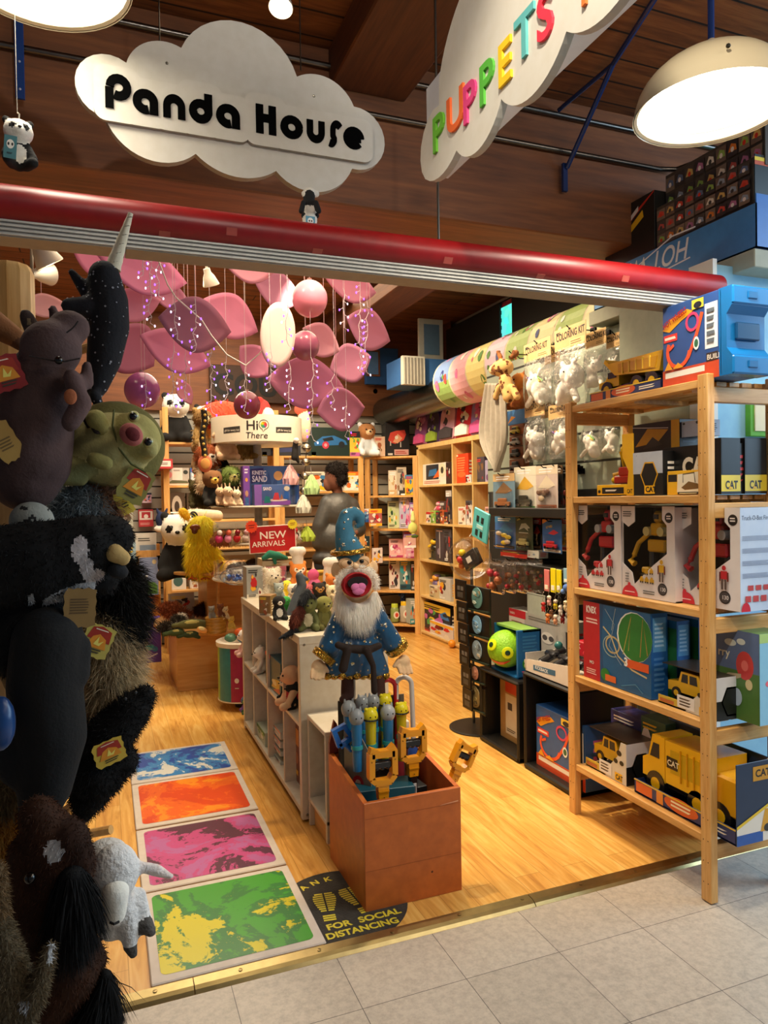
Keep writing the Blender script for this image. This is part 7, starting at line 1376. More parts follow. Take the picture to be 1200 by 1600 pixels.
sp_box('smaller play sand box with red and blue heaps in front on the spinner', (398, 757, 454, 792), '4c68a8', 'purp', 1.30, Y=4.595, d=.08, D=[('r', 0, .0, .2, 1, '8a60b8'), ('r', .22, 0, 1, .22, '8a50b0'), ('e', .62, .24, .3, .06, 'e8d8d8'), ('p', [(.5, .25), (.56, .6), (.66, .6), (.7, .25)], 'c83a48'), ('p', [(.25, .1), (.3, .45), (.42, .4), (.45, .12)], '208a8a'), ('p', [(.8, .3), (.84, .7), (.95, .6), (.95, .3)], '2860b8'), ('p', [(.7, .25), (.75, .55), (.8, .3)], 'a06a50'), ('t', .24, .72, 'SAND', .16, 'e8e0e8', 0, .03, .7), ('e', .9, .8, .08, .12, 'd8d0c0')])
sp_box('dark blue box at the right of the play sand boxes', (449, 740, 468, 790), '1c3a80', 'blue', 1.30, Y=4.68, d=.1, D=[('r', .1, .05, .4, .75, '2c5aa8'), ('r', .6, .05, .9, .75, '2c5aa8')])
for lb, x, y, h, kw, Y in (('mole like brown plush with a green head on the spinner top shelf', 361, 790, .27, dict(body='5a4a34', head='7a9048', muzzle='d8d088', fur=1500, earkind='none'), 4.75), ('brown and white fox plush high behind the spinner', 326, 770, .34, dict(body='c8b090', head='a85a30', muzzle='f0e8dc', earkind='point', fur=1200), 4.9),
 ('black and white dog plush below the fox plush', 332, 792, .25, dict(body='151413', head='7a5230', muzzle='e8c058'), 4.72), ('brown spotted dog plush under the left side of the drum sign', 352, 720, .26, dict(body='c8a888', head='8a5230', muzzle='e8d8c8', patch='3a2418', earkind='long'), 4.85), ('grey brown round owl plush under the drum sign', 383, 718, .24, dict(body='a88a50', head='7a7868', muzzle='c89850', fur=1200, earkind='none'), 4.95),
 ('tiny mouse plush at the front left of the spinner shelf', 344, 790, .12, dict(body='b89878', head='c8a888', earkind='tall'), 4.62), ('small tan rabbit plush on the spinner shelf', 356, 791, .13, dict(body='c8a888', head='d8b898', earkind='tall'), 4.6), ('small cream rabbit plush on the spinner shelf', 370, 791, .11, dict(body='d8c0a0', head='e0ccb0', earkind='tall'), 4.6),
 ('black plush with round eyes behind the dog plushes', 342, 740, .22, dict(body='141414', head='1a1a1a', muzzle='303030'), 5.0), ('spotted leopard plush at the upper left of the spinner', 318, 700, .28, dict(body='a88850', head='8a6a3c', muzzle='e8d8b0', fur=900), 5.05), ('brown meerkat like plush at the left of the spinner', 314, 742, .26, dict(body='8a6a48', head='9a7850', earkind='point'), 5.1), ('green brown plush sitting low left of the spinner', 307, 794, .2, dict(body='5a5230', head='6a6038', fur=700), 5.0)):
 q = at(x, y, Y=Y); plush(lb, Vector((q.x, q.y, q.z)), h, 8, group='plush animals crowding the spinner', **kw)
b = MB(); pts = [at(318+2*math.sin(k), 640+9*k, Y=4.6) for k in range(9)]; b.tube(pts, .02, 8, '241c14')
for k in range(9): b.sph(pts[k]+Vector((0, -.018, 0)), .009, 'd8b858', 8, 6)
b.sph(pts[-1]+Vector((0, 0, -.05)), (.045, .02, .055), 'c86a48', 14, 8); b.sph(pts[-1]+Vector((0, -.02, -.05)), (.03, .01, .035), 'd89a50', 12, 8); tag(b.build('beaded_garland', CLOTH, smooth=True), 'black strap dotted with gold beads and a red medallion hanging left of the drum', 'garland')
fluff([('e', tuple(at(330, 655, Y=5.05)), (.10, .05, .10), 'b83420'), ('e', tuple(at(350, 642, Y=5.1)), (.14, .05, .07), 'c03c24'), ('e', tuple(at(325, 680, Y=5.05)), (.05, .04, .1), 'c87828')], 'dragon_plush', PLUSH, 'red and orange plush dragon lying behind the drum sign', 'plush toy', vox=.01, fur=dict(n=700, ln=.03, w=.002))
fluff([('e', tuple(at(475, 665, Y=5.0)), (.05, .04, .12), 'e8c0a8'), ('e', tuple(at(470, 640, Y=5.0)), (.05, .03, .04), 'c04838')], 'plush_doll', PLUSH, 'peach coloured doll leg shape right of the drum sign', 'plush toy', vox=.008)
fluff([('e', tuple(at(412, 640, Y=5.1)), (.05, .04, .07), 'b82828'), ('e', tuple(at(420, 648, Y=5.05)), (.04, .04, .05), 'e0d0c0'), ('e', tuple(at(405, 628, Y=5.1)), (.035, .03, .04), '8a1c1c')], 'plush_doll', PLUSH, 'red and white plush clown peeking above the drum sign', 'plush toy', vox=.008)
b = MB();
for k in range(4):
 q = at(479-1.5*k, 700+22*k, Y=4.7); b.sph(q, .03-.002*k, 'b8b0a0', 16, 10); b.lathe([(.034, 0), (.036, .004), (.034, .008)], 16, '8a8070', T(*q)@T(0, 0, -.004));
 if k < 3: b.cyl(q, at(479-1.5*k-1.5, 722+22*k, Y=4.7), .003, n=6, col='8a8070')
b.cyl(at(479, 690, Y=4.7), (at(479, 690, Y=4.7).x, 4.7, 1.73), .002, n=6, col='8a8070'); tag(b.build('bauble_chain', METAL, smooth=.8), 'chain of silver baubles hanging at the right of the spinner', 'ornament')
for lb, x, y, s, c in (('pale green tutu dress hanging by the bauble chain', 487, 760, .06, 'b8dc98'), ('white frilly dress hanging under the baubles', 474, 790, .055, 'e0e0d0'), ('yellow green tulle bag hanging near the person elbow', 480, 836, .045, 'b0c848'), ('pink party hat with a black trim hanging before the spinner', 454, 745, .06, 'e8b0b0')):
 q = at(x, y, Y=4.66); b = MB(); n = 28; b.lathe([(.008, s*1.3), (.02, s*1.0), (.03, s*.6), (.05, -s*.2), (.045, -s*.9)], n, c, T(*q), cap=False)
 b.v = [(q.x+(vx-q.x)*(1+.22*math.sin(i*2.4)), q.y+(vy-q.y)*(1+.22*math.sin(i*2.4)), vz) for i, (vx, vy, vz) in enumerate(b.v)]; b.cyl(q+Vector((0, 0, s*1.3)), q+Vector((0, .02, s*2.2)), .002, n=5, col='888'+'888'); tag(b.build('tulle_dress', CLOTH, smooth=True), lb, 'doll clothing')
fluff([('c', tuple(at(462, 690, Y=4.62)), .018, tuple(at(460, 715, Y=4.62)), .022, '1c1a1a'), ('c', tuple(at(461, 700, Y=4.62)), .02, tuple(at(466, 722, Y=4.62)), .01, '1c1a1a'), ('e', tuple(at(463, 688, Y=4.6)), (.02, .02, .018), 'e8e0d8')], 'hanging_doll', CLOTH, 'small black clad doll hanging right under the drum sign', 'doll', vox=.005)
# second and third spinner levels
for k, (lb, x, c) in enumerate((('brown spotted plush ring at the left of the second spinner level', 345, 'a86a40'), ('cream cloth plush heap in the middle of the second spinner level', 368, 'd8c498'), ('pale tan plush beside the pole on the second spinner level', 388, 'c8a878'), ('orange lion plush on the second spinner level right of the pole', 416, 'd89838'), ('yellow plush wing on the second spinner level', 437, 'f0d828'), ('white and black spotted plush at the right of the second spinner level', 456, 'e8e4dc'))):
 q = at(x, 812, Y=4.68); P = [('e', (q.x+dx, q.y, 1.075+dz), (.05, .05, .035), c) for dx, dz in ((-.025, 0), (.03, .0), (0, .035))]; tag(blob(P, vox=.007, paints=[((q.x+.02, q.y-.04, 1.10), .018, '4a3020'), ((q.x-.03, q.y-.04, 1.08), .015, '4a3020')] if k in (0, 5) else (), fur=dict(n=500, ln=.015, w=.0015)).build('plush_toy', FUR, smooth=True), lb, 'plush toy', 'plush on the second spinner level')
rg = random.Random(77); pk = ['magenta', 'pink', 'red', 'white and red', 'coral', 'dark red', 'pale pink']; pc = ['c83070', 'e890b0', 'c02830', 'e8d8d0', 'e06850', '8a1c28', 'f0c0c8']
for k in range(7):
 q = at(342+14*k if k < 6 else 460, 838, Y=4.64); b = MB(); b.sph((q.x, q.y, 1.065+.025), (.026, .026, .027), pc[k], 14, 10); b.sph((q.x+.004, q.y-.012, 1.065+.065), (.018, .018, .018), pc[(k+3) % 7], 12, 8); tag(b.build('plush_ball_toy', PLASTIC, smooth=True), pk[k]+' round squeeze toy in the clear rimmed tray of the spinner', 'small toy', 'round squeeze toys in the spinner tray')
q = at(375, 895, Y=4.62); t_ = obj_at((q.x, q.y, .815), 'clear bag of blue glass beads and foil in the low spinner tray', 'bag', 'bead_bag'); b = MB(); rg = random.Random(5)
for k in range(26): b.sph((q.x+rg.uniform(-.1, .1), q.y+rg.uniform(-.03, .03), .828+rg.uniform(0, .03)), .014, rg.choice(['1c50a8', '2a6ac8', 'a8c0d8', '183c80']), 8, 6)
b.build('glass_beads', PLASTIC, t_, smooth=True); b = MB(); b.sph((q.x, q.y, .85), (.13, .06, .06), 'ffffff', 20, 12); b.sph((q.x-.03, q.y, .90), (.08, .03, .06), 'ffffff', 16, 10); b.build('clear_film', BAG, t_, smooth=True)
fluff([('e', (.86+.12*k, 4.98, .86+.02*(k % 2)), (.09, .07, .05), ('3a2a1c', '5a3c24', '48301e', '704a2c')[k]) for k in range(4)], 'dog_plush', FUR, 'dark brown long plush dog lying behind the low spinner tray', 'plush toy', vox=.008, fur=dict(n=2500, ln=.02, w=.0014))
# NEW ARRIVALS sign with price bursts
Y = 4.5; a = at(390, 866, Y=Y); c = at(463, 821, Y=Y); w = c.x-a.x; h = c.z-a.z; t_ = obj_at((a.x+w/2, Y, a.z), 'red sign with white letters NEW ARRIVALS clipped on the spinner', 'sign', 'arrivals_sign')
b = MB(FR(a) @ RY(-2)); b.box(0, 0, 0, w, .004, h, 'e8dcd0', .001); deco(b, w, h, [('r', .02, .03, .98, .97, 'b8181c')]); b.text('NEW', h*.27, 'f0e4dc', T(w*.22, -.0014, h*.52), 0, .015, sx=1.15); b.text('ARRIVALS', h*.2, 'f0e4dc', T(w*.06, -.0014, h*.24), 0, .01, sx=1.02); b.build('sign_board', CARD, t_)
b = MB(); b.cyl((SX-.02, Y+.02, a.z-.0), (SX-.02, Y+.02, a.z+h*.5), .006, n=8, col='9a9690'); b.cyl((SX-.02, Y+.02, a.z+.05), (SX-.02, SY, a.z+.05), .004, n=6, col='9a9690'); b.build('sign_holder', METAL, t_)
for x, y, r, cc, tx, lb in ((393, 823, 11, 'f04820', 'SALE', 'jagged orange red price burst at the upper left of the arrivals sign'), (457, 819, 9, 'e8d830', 'NEW', 'jagged yellow price burst at the upper right of the arrivals sign')):
 g = PX(4.49); p = g.w(x, y); R = r*g.k; b = MB(T(*p)); n = 28; b.prism([(R*(1 if j % 2 else .8)*math.cos(2*PI*j/n), R*(1 if j % 2 else .8)*math.sin(2*PI*j/n)) for j in range(n)], 0, .002, cc); stroke(b, [(-R*.5, R*.15), (R*.5, R*.25)], R*.1, lambda u, v: (u, v), -.0006, .0004, '8a2818'); stroke(b, [(-R*.4, -R*.15), (R*.4, -R*.1)], R*.1, lambda u, v: (u, v), -.0006, .0004, '8a2818'); tag(b.build('price_burst', CARD), lb, 'price sign')
# drum shaped collection bin by the cube unit
t_ = obj_at((.84, 4.72, 0), 'round white floor bin with green, teal and magenta stripes holding small toys', 'bin', 'striped_bin'); R = .155; cx, cy2 = .815, 4.68
b = MB(); n = 48; sc = ['8ab030', '1f7f8c', 'a01850', '8ab030', '1f7f8c', 'a01850', '6a3a88', '1f7f8c']; vs = [];
for j in range(n):
 a0 = 2*PI*j/n; a1 = 2*PI*(j+1)/n; col = sc[int(((a0-PI*1.0) % (2*PI))/(2*PI)*10+.7) % 8]; b.quad((cx+R*math.cos(a0), cy2+R*math.sin(a0), .06), (cx+R*math.cos(a1), cy2+R*math.sin(a1), .06), (cx+R*math.cos(a1), cy2+R*math.sin(a1), .40), (cx+R*math.cos(a0), cy2+R*math.sin(a0), .40), col)
b.build('striped_drum', WOODPAINT, t_, smooth=.6)
b = MB(); b.lathe([(R-.01, .0), (R+.008, .003), (R+.01, .03), (R, .035), (R-.02, .035), (R-.03, .02)], 48, 'e4dccc', T(cx, cy2, .40)); b.lathe([(R-.02, 0), (R+.002, .0), (R+.002, .008), (R-.02, .008)], 48, 'e4dccc', T(cx, cy2, .055)); b.build('rim', WOODPAINT, t_, smooth=.5)
b = MB(); b.lathe([(.05, 0), (.055, .04), (.04, .06)], 20, '2a2622', T(cx, cy2, 0)); b.build('caster', RUBBER, t_)
b = MB();
for x, zz in ((-.035, .2), (.035, .2)): b.sph((x, -.003, zz), (.014, .001, .016), 'e8e0dc', 12, 8); b.box(x-.012, -.003, zz-.05, x+.012, -.002, zz-.045, 'e0d8d4')
oncyl(b, R, cx, cy2, 0); b.build('printed_icons', CARD, t_)
for lb, dx, dz, cc in (('orange round toy in the striped bin', -.02, .03, 'e86830'), ('yellow toy in the striped bin', .04, .02, 'e8c850'), ('green and blue toy packet in the striped bin', -.08, .0, '5a8a70'), ('pale blue toy in the striped bin', .0, -.01, '6a98b8')):
 b = MB(); b.sph((cx+dx, cy2-.06, .46+dz), (.04, .035, .028), cc, 12, 8); tag(b.build('small_toy', PLASTIC, smooth=True), lb, 'small toy', 'toys in the striped bin')
# ================================================================ TIERED TABLE goods
def bird():
 t_ = obj_at(tuple(at(313, 905, Y=5.4)), 'bright yellow shaggy bird puppet perched on the upper wooden tier', 'plush toy', 'bird_plush'); g = PX(5.4)
 g.e(315, 825, 19, 20, 'fff050').e(312, 860, 20, 32, 'ffe838').c(318, 840, 16, 312, 880, 20, 'ffe434').c(328, 850, 8, 342, 882, 7, 'ffe838'); g.blob(vox=.01, fur=dict(n=6000, ln=.05, w=.0018, comb=(0, -.1, -1), rnd=.35, dark=.18), seed=8).build('body', FUR, t_, smooth=True)
 b = PX(5.4); b.e(305, 824, 9, 5, '7a3c14', dy=-.09).e(304, 830, 5, 5, '5a2410', dy=-.10); b.blob(vox=.006).build('beak', PLASTIC, t_, smooth=True)
 for x in (300, 320): b = MB(); q = g.w(x, 902, -.06); [b.tube([q, q+Vector((dx, -.04, -.01))], .006, 6, 'b05020') for dx in (-.03, 0, .03)]; b.cyl(q, q+Vector((0, .04, .08)), .006, n=6, col='b05020'); b.build('foot', PLASTIC, t_)
 e = PX(5.4); e.c(286, 800, 7, 292, 808, 6, 'f0c830'); e.blob(vox=.008, fur=dict(n=300, ln=.02, w=.0015)).build('crest', FUR, t_, smooth=True)
bird()
b = MB(); b.tube([at(330, 898, Y=5.12), at(348, 878, Y=5.12)], .008, 8, 'a05828'); tag(b.build('rod', WOODPAINT), 'brown rod toy lying against the yellow bird', 'toy')
t_ = plush('large black and white panda plush behind the yellow bird', at(282, 905, Y=5.62), .52, -10, body='141313', head='f0ece0', limb='141313', ear='141313', patch='141313', fur=0);
fluff([('c', tuple(at(300, 804, Y=5.75)), .05, tuple(at(340, 806, Y=5.75)), .045, 'e8d0b0')], 'bolster_plush', PLUSH, 'long cream bolster plush above the yellow bird', 'plush toy', vox=.01)
GT = 'plush heaped on the lower wooden tier'
def heap(lb, x, y, rx, ry, c, n, Y, ln=.02, name='plush_toy', c2=None, cnt=1800, mat=None):
 rg = random.Random(int(x)); g = PX(Y)
 for k in range(n): g.e(x+rg.uniform(-.6, .6)*rx, y+rg.uniform(-.5, .5)*ry, rx*rg.uniform(.35, .55), ry*rg.uniform(.4, .6), c if rg.random() < .7 or not c2 else c2, rg.uniform(-30, 30), rg.uniform(-.05, .05))
 return tag(g.blob(vox=.009, fur=dict(n=cnt, ln=ln, w=.0016, comb=(0, 0, -.1), rnd=.6), seed=int(x)).build(name, FUR, smooth=True), lb, 'plush toy', GT)
heap('curly rust brown plush at the left of the lower tier', 258, 955, 20, 14, '8a4420', 5, 5.4, .03); heap('second curly rust brown plush beside the picture box', 290, 960, 22, 11, '7a3c1c', 5, 5.45, .03); heap('dark brown monkey like plush further right on the lower tier', 315, 952, 12, 14, '4a2414', 4, 5.6, .025)
heap('speckled grey porcupine plush at the front left of the lower tier', 262, 978, 24, 11, '3a3026', 5, 5.1, .035, 'porcupine_plush', 'a89c88'); heap('white spined echidna plush beside the porcupine', 278, 968, 12, 9, '4a4034', 3, 5.12, .03, c2='e0d8c8')
for lb, x, y, rx, ry, c in (('green crocodile plush lying across the lower tier', 300, 975, 25, 8, '5a5a30'), ('dark green turtle plush at the front of the lower tier', 275, 988, 14, 6, '3c4c28'), ('second dark green turtle plush beside it', 297, 991, 14, 6, '34442a')):
 g = PX(5.02); g.e(x, y, rx, ry, c).c(x-rx, y+2, 4, x-rx-4, y+3, 4, c).c(x+rx*.5, y+3, 3, x+rx, y+5, 3, c); g.paint(x, y-ry*.4, rx*.5, ry*.4, 'a89c58', 0, -.03, 6); tag(g.blob(vox=.006).build('reptile_plush', PLUSH, smooth=True), lb, 'plush toy', GT)
g = PX(4.97); g.e(316, 984, 9, 5, 'e8a860', 25).paint(316, 983, 5, 3, 'f0e0a0', 25, -.04, 30); tag(g.blob(vox=.005).build('fruit_plush', PLUSH, smooth=True), 'orange and yellow fruit slice plush in front of the crocodile', 'plush toy', GT)
p = at(338, 984, Y=5.0); b = MB();
for k in range(9): b.lathe([(.068+.004*(k % 2), 0), (.072, .006), (.068, .012)], 28, 'b08030', T(p.x, p.y+.02, .43+k*.012))
tag(b.build('wicker_basket', WOODPAINT, smooth=.8), 'small woven basket of plush mice on the lower tier', 'basket')
for k, (lb, dx, dz, c) in enumerate((('grey mouse plush peeking from the basket', -.03, .13, '8a8880'), ('brown and white plush in the basket', .03, .14, '7a4a30'), ('cream plush curled over the basket rim', .06, .12, 'd8c8a0'), ('yellow plush beside the basket', .10, .05, 'e0c868'))):
 plush(lb, Vector((p.x+dx, p.y, .43+dz-.03)), .09, 10, body=c, head=c, group='small plush in and by the basket')
carton('picture box with black and white animals behind the rust plush', (264, 928, 304, 958), d=.06, base='b8b4b0', pal='dark', Y=5.72, z=.43)
carton('purple box with teal shells standing on the floor left of the wooden table', (213, 966, 252, 1016), d=.1, base='5c3a98', Y=6.25, z=0, D=[('p', [(0, .6), (.3, .45), (.6, .8), (.4, 1), (0, 1)], '7a58b0'), ('p', [(.15, .3), (.4, .5), (.5, .3), (.3, .2)], '2c2438'), ('e', .55, .35, .18, .07, '40a0a0'), ('e', .75, .3, .12, .06, '3878a0'), ('s', [(.15, .2), (.5, .12), (.85, .2)], .03, 'c8c0d8'), ('e', .1, .45, .08, .06, 'e0dce8')])
# ================================================================ LEFT BACK RACK goods and pandas
LZ = [.16, .55, .915, 1.165, 1.475, 1.855]
plush('large panda plush at the left of the top rack shelf', Vector((.62, 6.68, 1.856)), .46, -5, body='171615', head='efeadd', limb='171615', ear='171615', patch='171615', muzzle='f4f0e6'); plush('second panda plush, smaller, right of the large one', Vector((.87, 6.68, 1.856)), .36, 8, body='171615', head='efeadd', limb='171615', ear='171615', patch='171615'); plush('dark plush sitting behind at the right end of the top rack shelf', Vector((1.08, 6.72, 1.856)), .4, 0, body='201c18', head='2a241e')
for lb, x0, y0, x1, y1, zi, c, pl_, D in (('animal print toy box on the rack shelf under the pandas', 258, 731, 296, 757, 4, 'b0a8a0', 'tan', [('r', .3, .3, .72, 1, 'ded4cc'), ('l', .35, .8, .65, .9, 2, '5a5048'), ('e', .85, .75, .1, .12, '303430'), ('p', [(0, .05), (.3, .3), (.9, .25), (1, .05)], '5a5a40'), ('e', .15, .6, .15, .2, 'c87878'), ('r', 0, 0, 1, .1, 'd8c0b0')]), ('pale blue toy box beside the animal print box', 298, 731, 316, 757, 4, 'a8b4c4', 'blue', None),
 ('brown box with a round white ring window on the third rack shelf', 264, 770, 289, 792, 3, '4a382a', 'tan', [('e', .5, .5, .32, .4, 'b8aca0'), ('e', .5, .5, .16, .2, '3a2c24')]), ('second brown box with a ring window on the third rack shelf', 292, 770, 314, 792, 3, '4a382a', 'tan', [('e', .5, .5, .32, .4, 'b8aca0'), ('e', .5, .5, .16, .2, '3a2c24')]),
 ('dark brown box on the fourth rack shelf', 264, 794, 288, 813, 2, '3c2c24', 'tan', None), ('white box with a red and black round toy on the fifth rack shelf', 262, 832, 286, 857, 2, 'c0bab4', 'red', [('e', .6, .5, .3, .35, '30282c'), ('e', .55, .3, .12, .15, 'c85848')]), ('white box under the panda tier on the lower rack', 266, 905, 291, 915, 1, 'd8d4cc', 'teal', [('e', .5, .8, .3, .5, '4a6a68')]), ('second white box under the panda tier', 297, 905, 320, 914, 1, 'd8d0c8', 'tan', None)):
 carton(lb, (x0, y0, x1, y1), d=.12, base=c, pal=pl_, Y=6.6, z=LZ[zi]+.002 if 'fifth' not in lb else .917, D=D)
for lb, x0, y0, x1, y1, Y_, c, D in (('white hanging pack with a grey green round toy on the slat wall', 184, 801, 208, 825, 6.9, 'c8ccc0', [('e', .5, .6, .38, .3, '5a6258'), ('e', .5, .6, .15, .12, 'd8dcd0')]), ('red and white camera toy pack hanging on the slat wall', 217, 796, 240, 823, 6.9, 'b83840', [('r', .05, .4, .95, .9, 'e0d8d4'), ('r', .2, .5, .8, .85, 'b02c38'), ('e', .5, .6, .15, .12, 'e8e0dc'), ('l', .1, .1, .8, .25, 2, 'e0a0a0')]),
 ('red framed price card hung on the rack post', 246, 717, 270, 732, 6.4, 'c03a40', [('r', .12, .2, .88, .8, 'e8e0d8'), ('l', .25, .35, .75, .65, 2, '6a5048')]), ('white pack with a blue grey picture window on the slat wall', 212, 833, 245, 870, 6.9, 'd8d4cc', [('r', .2, .0, .95, .5, '8a9cb0'), ('l', .12, .65, .75, .82, 2, '4a4844'), ('e', .6, .2, .2, .1, 'c8d0d8')]), ('framed picture of a blue sky and green hill low on the back wall', 219, 871, 248, 930, 6.8, '8090b8', [('p', [(.05, .03), (.05, .3), (.4, .38), (.8, .33), (.95, .25), (.95, .03)], '5a8a40'), ('e', .8, .88, .12, .06, 'c8b890'), ('e', .35, .5, .1, .03, 'e0e4e8')]),
 ('light blue packs hanging beside the penguin puppet', 200, 848, 214, 930, 6.8, '9ab8cc', None), ('pink charm card hanging above the red camera pack', 222, 770, 237, 786, 6.88, 'c8a0b8', None)):
 carton(lb, (x0, y0, x1, y1), d=max(.02, 7.0-Y_), base=c, Y=Y_, D=D, pal='blue', name='hanging_pack', cat='packaged toy', group=None)
b = MB(); a = at(212, 931, Y=6.82); c = at(250, 868, Y=6.82)
b.box(a.x, 6.82, a.z, a.x+.03, 6.85, c.z, 'c88a40'); b.box(c.x-.03, 6.82, a.z, c.x, 6.85, c.z, 'c88a40'); b.box(a.x, 6.82, c.z-.05, c.x, 6.85, c.z+.05, 'd0924a'); tag(b.build('wood_frame', PINE), 'pine frame around the hill picture', 'frame')
fluff([('e', tuple(at(253, 812, Y=6.5)), (.055, .04, .07), '182448'), ('e', tuple(at(254, 826, Y=6.5)), (.075, .04, .035), 'd8d0c8'), ('c', tuple(at(247, 800, Y=6.5)), .015, tuple(at(245, 795, Y=6.5)), .01, '182448'), ('c', tuple(at(259, 800, Y=6.4)), .015, tuple(at(261, 795, Y=6.4)), .01, '182448')], 'cat_plush', PLUSH, 'dark blue cat shaped plush hanging on the rack post', 'plush toy', vox=.008)
# ================================================================ PERSON
def person():
 Y = 5.8; g = PX(Y); t_ = thing('person', (1.84, Y, 0), 'person in a dark grey jacket and black trousers standing with their back turned, looking left', 'person')
 SK = '6a4030'; JK = '3a3835'; k = g.k
 g.P = []
 hd = g.w(525, 748); g.e(521, 748, 15, 22, SK, -6, ry_=17); g.e(513, 757, 9, 12, SK); g.e(507.5, 752, 3, 4, SK).c(527, 765, 9, 529, 782, 10, SK)
 # hand with fingers, legs
 g.e(547, 837, 5, 7, SK, 20, -.14)
 for j in range(4): g.c(542+j*2.6, 843, 1.7, 540+j*2.8, 851-abs(j-1.4), 1.4, SK, -.14, -.16)
 g.c(543, 834, 2, 538, 840, 1.7, SK, -.15); g.c(556, 832, 5, 549, 836, 4.5, SK, -.12)
 b = g.blob(vox=.009, smooth=3);
 b.build('body', PLUSH, t_, smooth=True)
 h = PX(Y); h.e(526, 736, 18, 15, '1c120c', dy=-.01, ry_=20).e(531, 748, 13, 13, '1c120c', dy=-.03, ry_=16); h.blob(vox=.01, fur=dict(n=3500, ln=.022, w=.002, comb=(0, 0, 0), rnd=.9, dark=.5)).build('hair', FUR, t_, smooth=True)
 j = PX(Y); j.e(530, 800, 34, 36, JK, 0, ry_=24).e(522, 845, 37, 36, '35332f', 0, ry_=27).e(518, 872, 35, 18, '302e2b', ry_=27).c(513, 786, 15, 500, 822, 14, JK, .0, -.02).c(500, 822, 14, 497, 850, 11, JK, -.02).c(548, 790, 15, 560, 826, 14, JK, -.02, -.05).c(560, 828, 13, 551, 834, 8, JK, -.05, -.11).c(526, 778, 12, 530, 786, 16, JK)
 JM = paint('dark_nylon', .45, bump=(45, .4, .004), var=.06); j.blob(vox=.012, smooth=3).build('jacket', JM, t_, smooth=True)
 l = PX(Y); l.c(505, 885, 18, 508, 985, 13, '17161a', .0).c(508, 985, 13, 510, 1050, 10, '17161a').c(535, 885, 18, 536, 985, 13, '17161a').c(536, 985, 13, 535, 1050, 10, '17161a').e(520, 884, 33, 14, '17161a', ry_=25); l.blob(vox=.014).build('trousers', CLOTH, t_, smooth=True)
 for x in (508, 534): s = PX(Y); q = s.w(x, 1052); b = MB(); b.sph((q.x, q.y-.04, .05), (.05, .13, .05), '201e1c', 14, 8); b.build('shoe', RUBBER, t_, smooth=True)
 b = MB(); b.sph(g.w(544, 872, -.10), (.05, .03, .022), '8ac878', 14, 8); b.build('shirt_hem', CLOTH, t_, smooth=True)
person()
# ================================================================ PINK PETALS, BALLOONS, LIGHTS
PK = NT('pink_petal_paper'); a_ = PK.n('ShaderNodeAttribute', attribute_name='Col').outputs[0]; PK.set(Base_Color=a_, Roughness=.75)
tr_ = PK.n('ShaderNodeBsdfTranslucent', {0: a_}); mx_ = PK.n('ShaderNodeMixShader', {0: .25, 1: PK.b.outputs[0], 2: tr_.outputs[0]}); PK.t.links.new(mx_.outputs[0], PK.out.inputs[0]); PETAL = PK.m
def petal(x, y, hw, hh, rot, col, Y, label, tilt=0, rnd=False, turn=0):
 g = PX(Y); c = g.w(x, y); a = hw*g.k; bb = hh*g.k; n = 52
 if rnd: out = [(a*math.cos(2*PI*k/n), bb*math.sin(2*PI*k/n)) for k in range(n)]
 else:
  out = [(a*(-1+2*k/(n//2)), bb*(1-abs(-1+2*k/(n//2))**1.85)) for k in range(n//2)]; col = ''.join('%02x' % int(int(col[i:i+2], 16)*.72+v*.28) for i, v in ((0, 0xd4), (2, 0xa0), (4, 0xa8))); out += [(-p, -q) for p, q in out]
 M = T(*c) @ RZ(21+turn) @ RX(tilt) @ RY(rot); t_ = thing('paper_petal', tuple(c), label, 'decoration', 'pink hanging petals')
 b = MB(M); m_ = 5; vs = [(0, .03*0, 0)]; fs = []
 for r in range(1, m_+1): vs += [(p*r/m_, -.05*a*4*(r/m_)**2*.5, q*r/m_) for p, q in out]
 for k in range(n): fs.append((0, 1+k, 1+(k+1) % n))
 for r in range(m_-1):
  for k in range(n): o = 1+r*n; fs.append((o+k, o+n+k, o+n+(k+1) % n, o+(k+1) % n))
 b.add(vs, fs, col); o = b.build('petal', PETAL, t_, smooth=True); md = o.modifiers.new('s', 'SOLIDIFY'); md.thickness = .004
 b = MB(); q = M @ Vector((0, 0, bb*.9)); b.cyl(q, (q.x, q.y, 3.08), .0015, n=5, col='c8a0a8'); b.build('string', MATTE, t_)
